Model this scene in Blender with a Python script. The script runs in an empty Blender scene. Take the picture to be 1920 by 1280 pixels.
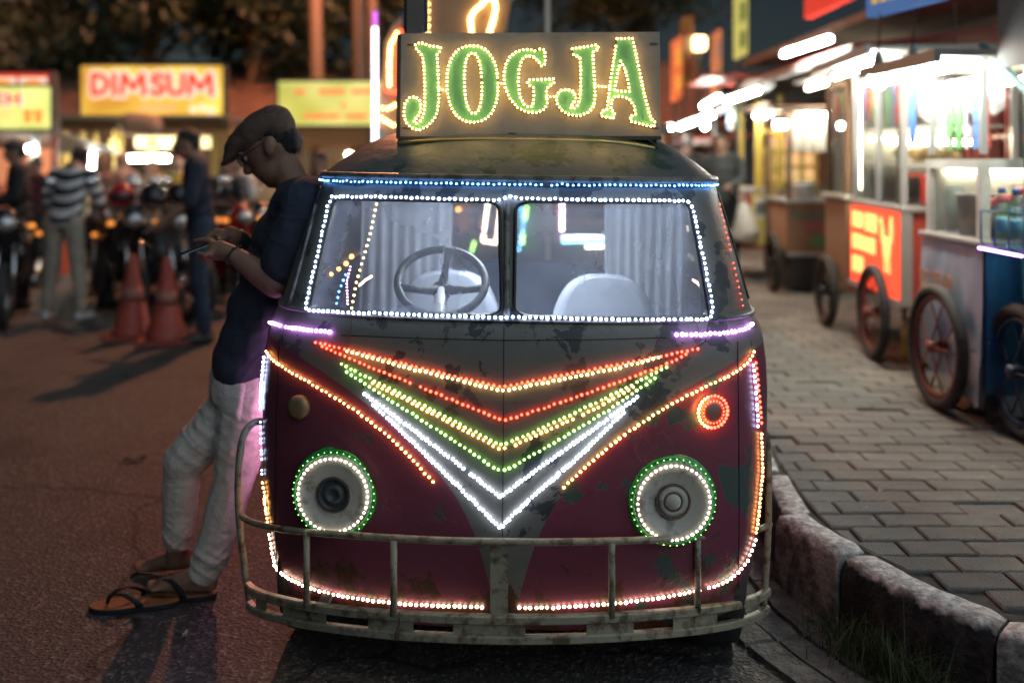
import bpy, bmesh, math, random
import numpy as np
from mathutils import Vector, Matrix, noise
from mathutils.bvhtree import BVHTree

random.seed(7)
S = bpy.context.scene
COL = S.collection
R = math.radians
# ------------------------------------------------------------------ camera
FPX = 1867.0; HC = 1.45; YH = 295.0          # focal length in photo pixels, eye height, horizon row
cd = bpy.data.cameras.new('camera'); cam = bpy.data.objects.new('camera', cd); COL.objects.link(cam)
cam.location = (0, 0, HC); cam.rotation_euler = (R(90), 0, 0)
cd.sensor_width = 36; cd.lens = 36 * FPX / 1920; cd.shift_y = -(640 - YH) / 1920
cd.clip_start = 0.05; cd.clip_end = 400
cd.dof.use_dof = True; cd.dof.focus_distance = 2.78; cd.dof.aperture_fstop = 1.15
S.camera = cam
# ------------------------------------------------------------------ night sky
w = bpy.data.worlds.new('World'); S.world = w; w.use_nodes = True
nt = w.node_tree; nt.nodes.clear()
wo = nt.nodes.new('ShaderNodeOutputWorld'); bg = nt.nodes.new('ShaderNodeBackground')
sk = nt.nodes.new('ShaderNodeTexSky'); sk.sky_type = 'NISHITA'; sk.sun_disc = False
sk.sun_elevation = R(25); sk.sun_rotation = R(132); sk.altitude = 100
bg.inputs[1].default_value = 0.0055
nt.links.new(sk.outputs[0], bg.inputs[0]); nt.links.new(bg.outputs[0], wo.inputs[0])
# ------------------------------------------------------------------ added fill for the unseen street and stall lights behind the camera
sd = bpy.data.lights.new('street_fill', 'SUN'); sd.energy = 0.85; sd.angle = R(80); sd.color = (0.72, 0.88, 1.0)
so = bpy.data.objects.new('street_fill', sd); COL.objects.link(so)
so.rotation_euler = (R(54), 0, R(48))
# ------------------------------------------------------------------ picture
S.view_settings.view_transform = 'Standard'; S.view_settings.look = 'None'
S.view_settings.exposure = 0.45; S.view_settings.gamma = 1.0
S.view_settings.use_curve_mapping = False
cy = S.cycles
cy.use_denoising = True
try: cy.denoiser = 'OPENIMAGEDENOISE'
except Exception: pass
cy.use_adaptive_sampling = True; cy.adaptive_threshold = 0.03; cy.adaptive_min_samples = 16; cy.volume_bounces = 0
cy.use_light_tree = True; cy.max_bounces = 5; cy.diffuse_bounces = 2; cy.glossy_bounces = 3
cy.transmission_bounces = 4; cy.transparent_max_bounces = 12
cy.sample_clamp_indirect = 3.0; cy.sample_clamp_direct = 0; cy.caustics_reflective = False; cy.caustics_refractive = False

# ================================================================== helpers
CAM = Vector((0, 0, HC))
def at(px, py, d):
    """world point seen at photo pixel (px,py) at depth d"""
    return Vector(((px - 960) * d / FPX, d, HC - (py - YH) * d / FPX))
MATS = {}
def N(nt, t, **k):
    n = nt.nodes.new(t)
    for a, b in k.items(): setattr(n, a, b)
    return n
def mat(name, col=(0.5, 0.5, 0.5), rough=0.6, metal=0.0, col2=None, nscale=8.0, ndetail=5, lo=0.4, hi=0.62,
        bump=0.0, bscale=60.0, spec=0.5, stretch=None, rough2=None):
    if name in MATS: return MATS[name]
    m = bpy.data.materials.new(name); m.use_nodes = True; t = m.node_tree
    b = t.nodes['Principled BSDF']
    b.inputs['Base Color'].default_value = (*col, 1); b.inputs['Roughness'].default_value = rough
    b.inputs['Metallic'].default_value = metal; b.inputs['Specular IOR Level'].default_value = spec
    if col2 is not None or bump:
        tc = N(t, 'ShaderNodeTexCoord'); vec = tc.outputs['Object']
        if stretch:
            mp = N(t, 'ShaderNodeMapping'); mp.inputs['Scale'].default_value = stretch
            t.links.new(vec, mp.inputs[0]); vec = mp.outputs[0]
    if col2 is not None:
        n = N(t, 'ShaderNodeTexNoise'); n.inputs['Scale'].default_value = nscale; n.inputs['Detail'].default_value = ndetail
        n.inputs['Roughness'].default_value = 0.65
        t.links.new(vec, n.inputs['Vector'])
        r = N(t, 'ShaderNodeValToRGB'); r.color_ramp.elements[0].position = lo; r.color_ramp.elements[1].position = hi
        r.color_ramp.elements[0].color = (*col, 1); r.color_ramp.elements[1].color = (*col2, 1)
        t.links.new(n.outputs[0], r.inputs[0]); t.links.new(r.outputs[0], b.inputs['Base Color'])
        if rough2 is not None:
            mr = N(t, 'ShaderNodeMapRange'); mr.inputs[1].default_value = lo; mr.inputs[2].default_value = hi
            mr.inputs[3].default_value = rough; mr.inputs[4].default_value = rough2
            t.links.new(n.outputs[0], mr.inputs[0]); t.links.new(mr.outputs[0], b.inputs['Roughness'])
    if bump:
        n2 = N(t, 'ShaderNodeTexNoise'); n2.inputs['Scale'].default_value = bscale; n2.inputs['Detail'].default_value = 6
        t.links.new(vec, n2.inputs['Vector'])
        bp = N(t, 'ShaderNodeBump'); bp.inputs['Strength'].default_value = bump; bp.inputs['Distance'].default_value = 0.02
        t.links.new(n2.outputs[0], bp.inputs['Height']); t.links.new(bp.outputs[0], b.inputs['Normal'])
    MATS[name] = m; return m
def emit(name, col, s, base=None):
    if name in MATS: return MATS[name]
    m = bpy.data.materials.new(name); m.use_nodes = True; b = m.node_tree.nodes['Principled BSDF']
    b.inputs['Base Color'].default_value = (*(base or col), 1); b.inputs['Roughness'].default_value = 0.4
    b.inputs['Emission Color'].default_value = (*col, 1); b.inputs['Emission Strength'].default_value = s
    MATS[name] = m; return m
def glass(name, tint=(0.9, 0.95, 0.95), dust=0.06, dcol=(0.55, 0.58, 0.6), dscale=5.0):
    if name in MATS: return MATS[name]
    m = bpy.data.materials.new(name); m.use_nodes = True; t = m.node_tree; t.nodes.clear()
    o = N(t, 'ShaderNodeOutputMaterial'); tr = N(t, 'ShaderNodeBsdfTransparent'); tr.inputs[0].default_value = (*tint, 1)
    g = N(t, 'ShaderNodeBsdfGlossy'); g.inputs['Roughness'].default_value = 0.03
    lw = N(t, 'ShaderNodeLayerWeight'); lw.inputs[0].default_value = 0.5; pw = N(t, 'ShaderNodeMath', operation='POWER'); pw.inputs[1].default_value = 4.5; t.links.new(lw.outputs['Facing'], pw.inputs[0]); f = N(t, 'ShaderNodeMath', operation='MULTIPLY_ADD'); f.inputs[1].default_value = 0.8; f.inputs[2].default_value = 0.035; t.links.new(pw.outputs[0], f.inputs[0])
    m1 = N(t, 'ShaderNodeMixShader'); t.links.new(f.outputs[0], m1.inputs[0]); t.links.new(tr.outputs[0], m1.inputs[1]); t.links.new(g.outputs[0], m1.inputs[2])
    df = N(t, 'ShaderNodeBsdfDiffuse'); df.inputs[0].default_value = (*dcol, 1)
    tl = N(t, 'ShaderNodeBsdfTranslucent'); tl.inputs[0].default_value = (*dcol, 1)
    ds = N(t, 'ShaderNodeMixShader'); ds.inputs[0].default_value = 0.45
    t.links.new(df.outputs[0], ds.inputs[1]); t.links.new(tl.outputs[0], ds.inputs[2])
    tc = N(t, 'ShaderNodeTexCoord'); n = N(t, 'ShaderNodeTexNoise'); n.inputs['Scale'].default_value = dscale; n.inputs['Detail'].default_value = 5
    n.inputs['Roughness'].default_value = 0.5
    t.links.new(tc.outputs['Object'], n.inputs['Vector'])
    mr = N(t, 'ShaderNodeMapRange'); mr.inputs[1].default_value = 0.25; mr.inputs[2].default_value = 0.8; mr.inputs[3].default_value = dust * 0.5; mr.inputs[4].default_value = dust * 1.6
    t.links.new(n.outputs[0], mr.inputs[0])
    m2 = N(t, 'ShaderNodeMixShader'); t.links.new(mr.outputs[0], m2.inputs[0]); t.links.new(m1.outputs[0], m2.inputs[1]); t.links.new(ds.outputs[0], m2.inputs[2])
    t.links.new(m2.outputs[0], o.inputs[0])
    MATS[name] = m; return m

XF = {}                                     # world matrices of the things (by name)
def tag(o, label=None, cat=None, group=None, kind=None):
    if label: o['label'] = label
    if cat: o['category'] = cat
    if group: o['group'] = group
    if kind: o['kind'] = kind
    return o
def thing(name, label, cat, loc=(0, 0, 0), rz=0.0, group=None, ry=0.0, scale=1.0):
    o = bpy.data.objects.new(name, None); COL.objects.link(o)
    o.empty_display_size = 0.1
    o.location = loc; o.rotation_euler = (0, ry, rz); o.scale = (scale,) * 3
    XF[o.name] = Matrix.Translation(loc) @ Matrix.Rotation(rz, 4, 'Z') @ Matrix.Rotation(ry, 4, 'Y') @ Matrix.Scale(scale, 4)
    return tag(o, label, cat, group)
def copy_tree(o, parent=None):
    c = o.copy(); COL.objects.link(c); c.parent = parent
    for ch in list(o.children): copy_tree(ch, c)
    return c
def link_mesh(name, me, parent=None):
    o = bpy.data.objects.new(name, me); COL.objects.link(o)
    if parent is not None:
        o.parent = parent; XF[o.name] = XF.get(parent.name, Matrix())
    else: XF[o.name] = Matrix()
    return o

class MB:
    """collects shapes; build() links them as one mesh object"""
    def __init__(s): s.v = []; s.f = []; s.m = []; s.sm = []; s.cur = 0; s.smooth = False
    def add(s, vs, fs, smooth=None):
        b = len(s.v); s.v += [Vector(p) for p in vs]
        for f in fs:
            s.f.append([i + b for i in f]); s.m.append(s.cur); s.sm.append(s.smooth if smooth is None else smooth)
        return s
    def box(s, c, d, rot=None, taper=1.0):
        c = Vector(c); hx, hy, hz = d[0] / 2, d[1] / 2, d[2] / 2
        vs = []
        for z in (-hz, hz):
            k = taper if z > 0 else 1
            for x, y in ((-hx, -hy), (hx, -hy), (hx, hy), (-hx, hy)): vs.append(Vector((x * k, y * k, z)))
        if rot is not None: vs = [rot @ p for p in vs]
        return s.add([p + c for p in vs], [(3, 2, 1, 0), (4, 5, 6, 7), (0, 1, 5, 4), (1, 2, 6, 5), (2, 3, 7, 6), (3, 0, 4, 7)], False)
    def boxz(s, x0, x1, y0, y1, z0, z1): return s.box(((x0 + x1) / 2, (y0 + y1) / 2, (z0 + z1) / 2), (abs(x1 - x0), abs(y1 - y0), abs(z1 - z0)))
    def bbox(s, x0, x1, y0, y1, z0, z1, b=0.01):
        """box with chamfered edges"""
        bm = bmesh.new(); bmesh.ops.create_cube(bm, size=1)
        bmesh.ops.scale(bm, vec=(abs(x1 - x0), abs(y1 - y0), abs(z1 - z0)), verts=bm.verts)
        bmesh.ops.translate(bm, vec=((x0 + x1) / 2, (y0 + y1) / 2, (z0 + z1) / 2), verts=bm.verts)
        bmesh.ops.bevel(bm, geom=bm.edges[:], offset=b, segments=2, affect='EDGES', profile=0.5)
        return s.bm(bm)
    def bm(s, bm, smooth=False):
        bm.verts.index_update()
        s.add([v.co.copy() for v in bm.verts], [[v.index for v in f.verts] for f in bm.faces], smooth); bm.free(); return s
    def tube(s, path, r, n=8, caps=True, closed=False, smooth=True, flat=None):
        path = [Vector(p) for p in path]; L = len(path)
        rs = r if isinstance(r, (list, tuple)) else [r] * L
        vs = []; prev = None
        for i, p in enumerate(path):
            if closed: t = path[(i + 1) % L] - path[i - 1]
            else: t = path[min(i + 1, L - 1)] - path[max(i - 1, 0)]
            if t.length < 1e-9: t = Vector((0, 0, 1))
            t.normalize()
            if prev is None:
                a = Vector((0, 0, 1)) if abs(t.z) < 0.9 else Vector((1, 0, 0))
                u = t.cross(a).normalized()
            else:
                u = (prev - t * prev.dot(t))
                u = u.normalized() if u.length > 1e-6 else t.orthogonal().normalized()
            prev = u; v = t.cross(u)
            for k in range(n):
                a = 2 * math.pi * k / n
                vs.append(p + (u * math.cos(a) + v * math.sin(a)) * rs[i])
        fs = []
        for i in range(L if closed else L - 1):
            a = i * n; b = ((i + 1) % L) * n
            for k in range(n): fs.append((a + k, a + (k + 1) % n, b + (k + 1) % n, b + k))
        if caps and not closed:
            fs.append(tuple(range(n - 1, -1, -1))); fs.append(tuple(range((L - 1) * n, L * n)))
        return s.add(vs, fs, smooth)
    def bar(s, a, b, w, h=None, up=(0, 0, 1)):
        """rectangular bar from a to b"""
        a = Vector(a); b = Vector(b); h = h or w; t = (b - a)
        L = t.length; t.normalize(); up = Vector(up)
        if abs(t.dot(up)) > 0.95: up = Vector((1, 0, 0))
        x = t.cross(up).normalized(); y = x.cross(t)
        vs = [p + x * sx * w / 2 + y * sy * h / 2 for p in (a, b) for sx, sy in ((-1, -1), (1, -1), (1, 1), (-1, 1))]
        return s.add(vs, [(3, 2, 1, 0), (4, 5, 6, 7), (0, 1, 5, 4), (1, 2, 6, 5), (2, 3, 7, 6), (3, 0, 4, 7)], False)
    def lathe(s, prof, n=24, c=(0, 0, 0), M=None, smooth=True):
        """prof: (r, z) pairs, turned round local z; M places it"""
        vs = []; c = Vector(c)
        for r, z in prof:
            for k in range(n):
                a = 2 * math.pi * k / n; p = Vector((r * math.cos(a), r * math.sin(a), z))
                vs.append((M @ p if M is not None else p) + c)
        fs = []
        for i in range(len(prof) - 1):
            for k in range(n): fs.append((i * n + k, i * n + (k + 1) % n, (i + 1) * n + (k + 1) % n, (i + 1) * n + k))
        fs.append(tuple(range(n - 1, -1, -1))); fs.append(tuple(range((len(prof) - 1) * n, len(prof) * n)))
        return s.add(vs, fs, smooth)
    def ball(s, c, r, n=10, m=7, M=None, smooth=True):
        c = Vector(c); r = Vector(r) if not isinstance(r, (int, float)) else Vector((r, r, r))
        vs = []; fs = []
        for j in range(1, m):
            ph = math.pi * j / m
            for k in range(n):
                a = 2 * math.pi * k / n; p = Vector((r.x * math.sin(ph) * math.cos(a), r.y * math.sin(ph) * math.sin(a), r.z * math.cos(ph)))
                vs.append((M @ p if M is not None else p) + c)
        top = Vector((0, 0, r.z)); bot = -top
        if M is not None: top = M @ top; bot = M @ bot
        vs += [top + c, bot + c]; T = len(vs) - 2
        for j in range(m - 2):
            for k in range(n): fs.append((j * n + k, (j + 1) * n + k, (j + 1) * n + (k + 1) % n, j * n + (k + 1) % n))
        for k in range(n): fs.append((T, k, (k + 1) % n)); fs.append((T + 1, (m - 2) * n + (k + 1) % n, (m - 2) * n + k))
        return s.add(vs, fs, smooth)
    def capsule(s, a, b, ra, rb, n=12):
        """tapered limb with round ends"""
        a = Vector(a); b = Vector(b); t = b - a; L = t.length
        if L < 1e-6: return s.ball(a, max(ra, rb))
        q = t.to_track_quat('Z', 'Y').to_matrix()
        prof = [(max(ra * math.sin(p), 1e-4), -ra * math.cos(p)) for p in (0.02, 0.5, 1.05, 1.57)]
        prof += [(max(rb * math.cos(p), 1e-4), L + rb * math.sin(p)) for p in (0, 0.52, 1.07, 1.55)]
        return s.lathe(prof, n, a, q)
    def prism(s, poly, o, ux, uz, depth, nrm=None):
        """polygon (2d) in the plane o+x*ux+y*uz, thickened by depth along the normal"""
        ux = Vector(ux); uz = Vector(uz); o = Vector(o); nr = Vector(nrm) if nrm is not None else ux.cross(uz).normalized()
        n = len(poly); vs = [o + ux * x + uz * y for x, y in poly] + [o + ux * x + uz * y + nr * depth for x, y in poly]
        fs = [tuple(range(n - 1, -1, -1)), tuple(range(n, 2 * n))] + [(i, (i + 1) % n, n + (i + 1) % n, n + i) for i in range(n)]
        return s.add(vs, fs, False)
    def grid(s, P, closed_u=False, smooth=True):
        """P[i][j] points"""
        a = len(P); b = len(P[0]); vs = [p for row in P for p in row]; fs = []
        for i in range(a if closed_u else a - 1):
            for j in range(b - 1):
                k = (i + 1) % a; fs.append((i * b + j, k * b + j, k * b + j + 1, i * b + j + 1))
        return s.add(vs, fs, smooth)
    def mesh(s, name, M=None):
        me = bpy.data.meshes.new(name)
        me.from_pydata([tuple(M @ p) if M is not None else tuple(p) for p in s.v], [], s.f)
        me.polygons.foreach_set('material_index', s.m); me.polygons.foreach_set('use_smooth', s.sm)
        me.update(); return me
    def build(s, name, mats, parent=None, world=False, fix=False):
        M = None
        if world and parent is not None: M = XF[parent.name].inverted()
        me = s.mesh(name, M)
        if fix:
            b = bmesh.new(); b.from_mesh(me); bmesh.ops.recalc_face_normals(b, faces=b.faces); b.to_mesh(me); b.free()
        for m in (mats if isinstance(mats, (list, tuple)) else [mats]): me.materials.append(m)
        return link_mesh(name, me, parent)

def remeshed(mb, voxel=0.012, smooth=3, name='tmp'):
    """union of overlapping closed shapes as one continuous skin"""
    me = mb.mesh(name); o = bpy.data.objects.new(name, me); COL.objects.link(o)
    m = o.modifiers.new('r', 'REMESH'); m.mode = 'VOXEL'; m.voxel_size = voxel
    if smooth:
        k = o.modifiers.new('s', 'SMOOTH'); k.iterations = smooth; k.factor = 0.5
    dg = bpy.context.evaluated_depsgraph_get(); out = bpy.data.meshes.new_from_object(o.evaluated_get(dg))
    COL.objects.unlink(o); bpy.data.objects.remove(o); bpy.data.meshes.remove(me)
    for p in out.polygons: p.use_smooth = True
    return out
def skin(mb, name, m, parent, voxel=0.012, smooth=3, disp=None, world=False):
    me = remeshed(mb, voxel, smooth, name)
    if disp:
        me.update()
        nv = [v.normal.copy() for v in me.vertices]
        for v, n in zip(me.vertices, nv): v.co += n * disp(v.co)
    if world and parent is not None: me.transform(XF[parent.name].inverted())
    me.materials.clear(); me.materials.append(m)
    return link_mesh(name, me, parent)
def text_mb(body, size, o, ux, uz, depth=0.004, bold=0.0, sx=1.0):
    """lettering as extruded geometry, lower-left corner at o"""
    cu = bpy.data.curves.new('t', 'FONT'); cu.body = body; cu.size = 1.0; cu.extrude = 0; cu.offset = bold; cu.resolution_u = 3; cu.space_character = 1.12
    ob = bpy.data.objects.new('t', cu); COL.objects.link(ob)
    dg = bpy.context.evaluated_depsgraph_get(); me = bpy.data.meshes.new_from_object(ob.evaluated_get(dg))
    COL.objects.unlink(ob); bpy.data.objects.remove(ob)
    mb = MB(); ux = Vector(ux); uz = Vector(uz); o = Vector(o); n = ux.cross(uz).normalized()
    b = bmesh.new(); b.from_mesh(me); bmesh.ops.remove_doubles(b, verts=b.verts, dist=1e-4)
    g = bmesh.ops.extrude_face_region(b, geom=b.faces[:]); bmesh.ops.translate(b, vec=(0, 0, 1), verts=[e for e in g['geom'] if isinstance(e, bmesh.types.BMVert)])
    b.verts.index_update()
    vs = [o + ux * (v.co.x * size * sx) + uz * (v.co.y * size) + n * (v.co.z * depth) for v in b.verts]
    mb.add(vs, [[v.index for v in f.verts] for f in b.faces], False); b.free(); bpy.data.meshes.remove(me)
    return mb
def text_width(mb, o, ux):
    xs = [(p - Vector(o)).dot(Vector(ux)) for p in mb.v]; return max(xs) - min(xs)
def resample(pts, step, closed=False):
    pts = [Vector(p) for p in pts]
    if closed: pts = pts + [pts[0]]
    out = [pts[0].copy()]; t = step
    for a, b in zip(pts, pts[1:]):
        L = (b - a).length
        if L < 1e-9: continue
        while t <= L:
            out.append(a.lerp(b, t / L)); t += step
        t -= L
    return out
def smooth_path(pts, it=2, closed=False):
    pts = [Vector(p) for p in pts]
    for _ in range(it):
        q = []
        n = len(pts)
        rng = range(n) if closed else range(n - 1)
        if not closed: q.append(pts[0])
        for i in rng:
            a = pts[i]; b = pts[(i + 1) % n]; q += [a.lerp(b, 0.25), a.lerp(b, 0.75)]
        if not closed: q.append(pts[-1])
        pts = q
    return pts
LEDC = {'white': ((0.72, 0.80, 1.0), 8), 'ice': ((0.50, 0.64, 1.0), 14), 'blue': ((0.10, 0.36, 1.0), 12), 'purple': ((0.62, 0.25, 1.0), 18),
        'red': ((1.0, 0.045, 0.02), 11), 'amber': ((1.0, 0.44, 0.11), 14), 'pale': ((1.0, 0.70, 0.50), 11), 'ring': ((1.0, 0.84, 0.62), 11), 'green': ((0.42, 1.0, 0.18), 6),
        'yellow': ((1.0, 0.66, 0.22), 12), 'cyan': ((0.3, 0.85, 1.0), 6), 'pink': ((1.0, 0.42, 0.85), 34), 'orange': ((1.0, 0.34, 0.06), 10), 'warm': ((1.0, 0.60, 0.18), 13)}
def led_mat(c): return emit('led_' + c, LEDC[c][0], LEDC[c][1])
BR = random.Random(4)
def beads(mb, pts, r, nrm=None):
    """small six-sided LED lenses"""
    r0 = r
    for i, p in enumerate(pts):
        r = r0 * BR.uniform(0.84, 1.10)
        n = nrm[i] if nrm is not None and isinstance(nrm, list) else (nrm or Vector((0, -1, 0)))
        u = n.orthogonal().normalized(); v = n.cross(u)
        ring = [p + (u * math.cos(k * math.pi / 3) + v * math.sin(k * math.pi / 3)) * r for k in range(6)]
        top = [p + (u * math.cos(k * math.pi / 3) + v * math.sin(k * math.pi / 3)) * r * 0.6 + n * r * 0.75 for k in range(6)]
        mb.add(ring + top + [p - n * r * 0.7], [tuple(range(6, 12))] + [(k, (k + 1) % 6, 6 + (k + 1) % 6, 6 + k) for k in range(6)] + [((k + 1) % 6, k, 12) for k in range(6)], False)
# ================================================================== ground
def asphalt():
    m = mat('asphalt', (0.042, 0.037, 0.034), 0.72, col2=(0.068, 0.058, 0.052), nscale=0.7, lo=0.35, hi=0.7)
    t = m.node_tree; b = t.nodes['Principled BSDF']
    tc = N(t, 'ShaderNodeTexCoord')
    vo = N(t, 'ShaderNodeTexVoronoi'); vo.inputs['Scale'].default_value = 85; t.links.new(tc.outputs['Object'], vo.inputs['Vector'])
    no = N(t, 'ShaderNodeTexNoise'); no.inputs['Scale'].default_value = 34; no.inputs['Detail'].default_value = 5; t.links.new(tc.outputs['Object'], no.inputs['Vector'])
    ad = N(t, 'ShaderNodeMath', operation='ADD'); t.links.new(vo.outputs['Distance'], ad.inputs[0]); t.links.new(no.outputs[0], ad.inputs[1])
    bp = N(t, 'ShaderNodeBump'); bp.inputs['Strength'].default_value = 0.6; bp.inputs['Distance'].default_value = 0.009
    t.links.new(ad.outputs[0], bp.inputs['Height']); t.links.new(bp.outputs[0], b.inputs['Normal'])
    # fine cracks and dark oil stains
    nd = N(t, 'ShaderNodeTexNoise'); nd.inputs['Scale'].default_value = 3.0; nd.inputs['Detail'].default_value = 5; t.links.new(tc.outputs['Object'], nd.inputs['Vector'])
    va = N(t, 'ShaderNodeVectorMath', operation='MULTIPLY_ADD'); va.inputs[1].default_value = (0.5, 0.5, 0); t.links.new(nd.outputs['Color'], va.inputs[0]); t.links.new(tc.outputs['Object'], va.inputs[2])
    vk = N(t, 'ShaderNodeTexVoronoi', feature='DISTANCE_TO_EDGE'); vk.inputs['Scale'].default_value = 0.55; t.links.new(va.outputs[0], vk.inputs['Vector'])
    ck = N(t, 'ShaderNodeMapRange'); ck.inputs[1].default_value = 0.003; ck.inputs[2].default_value = 0.009; ck.inputs[3].default_value = 1; ck.inputs[4].default_value = 0; t.links.new(vk.outputs['Distance'], ck.inputs[0])
    st_ = N(t, 'ShaderNodeTexNoise'); st_.inputs['Scale'].default_value = 1.7; st_.inputs['Detail'].default_value = 6; t.links.new(tc.outputs['Object'], st_.inputs['Vector'])
    sr = N(t, 'ShaderNodeMapRange'); sr.inputs[1].default_value = 0.56; sr.inputs[2].default_value = 0.72; sr.inputs[4].default_value = 0.6; t.links.new(st_.outputs[0], sr.inputs[0])
    mxk = N(t, 'ShaderNodeMath', operation='MAXIMUM'); t.links.new(ck.outputs[0], mxk.inputs[0]); t.links.new(sr.outputs[0], mxk.inputs[1])
    # pale stone chips showing in the binder
    vc = N(t, 'ShaderNodeTexVoronoi'); vc.inputs['Scale'].default_value = 85; t.links.new(tc.outputs['Object'], vc.inputs['Vector'])
    sp = N(t, 'ShaderNodeSeparateColor'); t.links.new(vc.outputs['Color'], sp.inputs[0])
    gt = N(t, 'ShaderNodeMapRange'); gt.inputs[1].default_value = 0.78; gt.inputs[2].default_value = 0.95
    t.links.new(sp.outputs[0], gt.inputs[0])
    mx = N(t, 'ShaderNodeMix', data_type='RGBA'); mx.inputs['B'].default_value = (0.15, 0.13, 0.115, 1)
    src = b.inputs['Base Color'].links[0].from_socket
    t.links.new(gt.outputs[0], mx.inputs['Factor']); t.links.new(src, mx.inputs['A'])
    mz = N(t, 'ShaderNodeMix', data_type='RGBA'); mz.inputs['B'].default_value = (0.014, 0.013, 0.013, 1); t.links.new(mxk.outputs[0], mz.inputs['Factor']); t.links.new(mx.outputs['Result'], mz.inputs['A']); t.links.new(mz.outputs['Result'], b.inputs['Base Color'])
    return m
g = MB(); g.add([(-45, -8, 0), (60, -8, 0), (60, 90, 0), (-45, 90, 0)], [(0, 1, 2, 3)])
road = tag(g.build('road', asphalt()), 'dark worn asphalt road surface', None, kind='structure')

PZ = 0.24
KO = [(2.0, 16), (1.55, 12), (1.22, 8), (1.03, 5), (0.93, 3.8), (0.915, 3.35), (0.955, 3.12), (1.015, 2.945), (1.11, 2.735), (1.294, 2.516), (1.62, 2.24), (2.2, 1.9), (3.2, 1.5), (4.6, 1.15)]
KO = [(p.x, p.y) for p in smooth_path([(x, y, 0) for x, y in KO], 2)]
kp = resample([(x, y, 0) for x, y in KO], 0.06)
def knorm(i):
    t = kp[min(i + 1, len(kp) - 1)] - kp[max(i - 1, 0)]; t.normalize(); return Vector((-t.y, t.x, 0))
def kin(i, w): return kp[i] + knorm(i) * w
KW = 0.105
# inner edge as x(y)
inn = [kin(i, KW) for i in range(len(kp))]
iy = np.array([p.y for p in inn])[::-1]; ix = np.array([p.x for p in inn])[::-1]
o_ = np.argsort(iy); iy = iy[o_]; ix = ix[o_]
def inner_x(y): return float(np.interp(y, iy, ix))

# pavement bed
g = MB(); vs = []
ys = [1.2 + 0.2 * k for k in range(75)]
P = [[Vector((inner_x(y) - 0.02, y, PZ - 0.014)), Vector((12, y, PZ - 0.014))] for y in ys]
g.grid(P, smooth=False)
m_bed = mat('joint_sand', (0.045, 0.042, 0.037), 0.95, col2=(0.08, 0.075, 0.065), nscale=30)
pavement = tag(g.build('pavement', m_bed), 'grey block paved pavement', None, kind='structure')
def brickmat(i, c):
    return mat('paver_%d' % i, tuple(k * 0.8 for k in c), 0.8, col2=tuple(min(1, k * 1.25) for k in c), nscale=9, lo=0.3, hi=0.7, bump=0.55, bscale=160)
def spotted(m):
    t = m.node_tree; b = t.nodes['Principled BSDF']; src = b.inputs['Base Color'].links[0].from_socket
    ge = N(t, 'ShaderNodeNewGeometry'); n = N(t, 'ShaderNodeTexNoise'); n.inputs['Scale'].default_value = 26; n.inputs['Detail'].default_value = 3; t.links.new(ge.outputs['Position'], n.inputs['Vector'])
    r = N(t, 'ShaderNodeMapRange'); r.inputs[1].default_value = 0.70; r.inputs[2].default_value = 0.735; t.links.new(n.outputs[0], r.inputs[0])
    n2 = N(t, 'ShaderNodeTexNoise'); n2.inputs['Scale'].default_value = 1.6; n2.inputs['Detail'].default_value = 7; t.links.new(ge.outputs['Position'], n2.inputs['Vector'])
    r2 = N(t, 'ShaderNodeMapRange'); r2.inputs[1].default_value = 0.42; r2.inputs[2].default_value = 0.72; r2.inputs[4].default_value = 0.55; t.links.new(n2.outputs[0], r2.inputs[0])
    m1 = N(t, 'ShaderNodeMix', data_type='RGBA'); m1.inputs['B'].default_value = (0.055, 0.05, 0.045, 1); t.links.new(src, m1.inputs['A']); t.links.new(r2.outputs[0], m1.inputs['Factor'])
    m2 = N(t, 'ShaderNodeMix', data_type='RGBA'); m2.inputs['B'].default_value = (0.36, 0.34, 0.30, 1); t.links.new(m1.outputs['Result'], m2.inputs['A']); t.links.new(r.outputs[0], m2.inputs['Factor'])
    t.links.new(m2.outputs['Result'], b.inputs['Base Color']); return m
BM = [brickmat(0, (0.168, 0.163, 0.142)), brickmat(1, (0.146, 0.142, 0.125)), brickmat(2, (0.188, 0.181, 0.158)), brickmat(3, (0.155, 0.148, 0.127))]
BL, BD = 0.214, 0.118
def paver_vs(x0, x0b, x1, y0, y1, z):
    g_ = 0.0035; b = 0.006
    x0 += g_; x0b += g_; x1 -= g_; y0 += g_; y1 -= g_
    lo = [(x0, y0, z - 0.05), (x1, y0, z - 0.05), (x1, y1, z - 0.05), (x0b, y1, z - 0.05)]
    mi = [(x, y, z - 0.005) for x, y, _ in lo]
    hi = [(x0 + b, y0 + b, z), (x1 - b, y0 + b, z), (x1 - b, y1 - b, z), (x0b + b, y1 - b, z)]
    fs = [(8, 9, 10, 11)]
    for a in (0, 4): fs += [(a + k, a + (k + 1) % 4, a + 4 + (k + 1) % 4, a + 4 + k) for k in range(4)]
    return lo + mi + hi, fs
far = MB(); row = 0; y = 1.5; nb = 0
for _m in BM: spotted(_m)
base_brick = None
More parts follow.
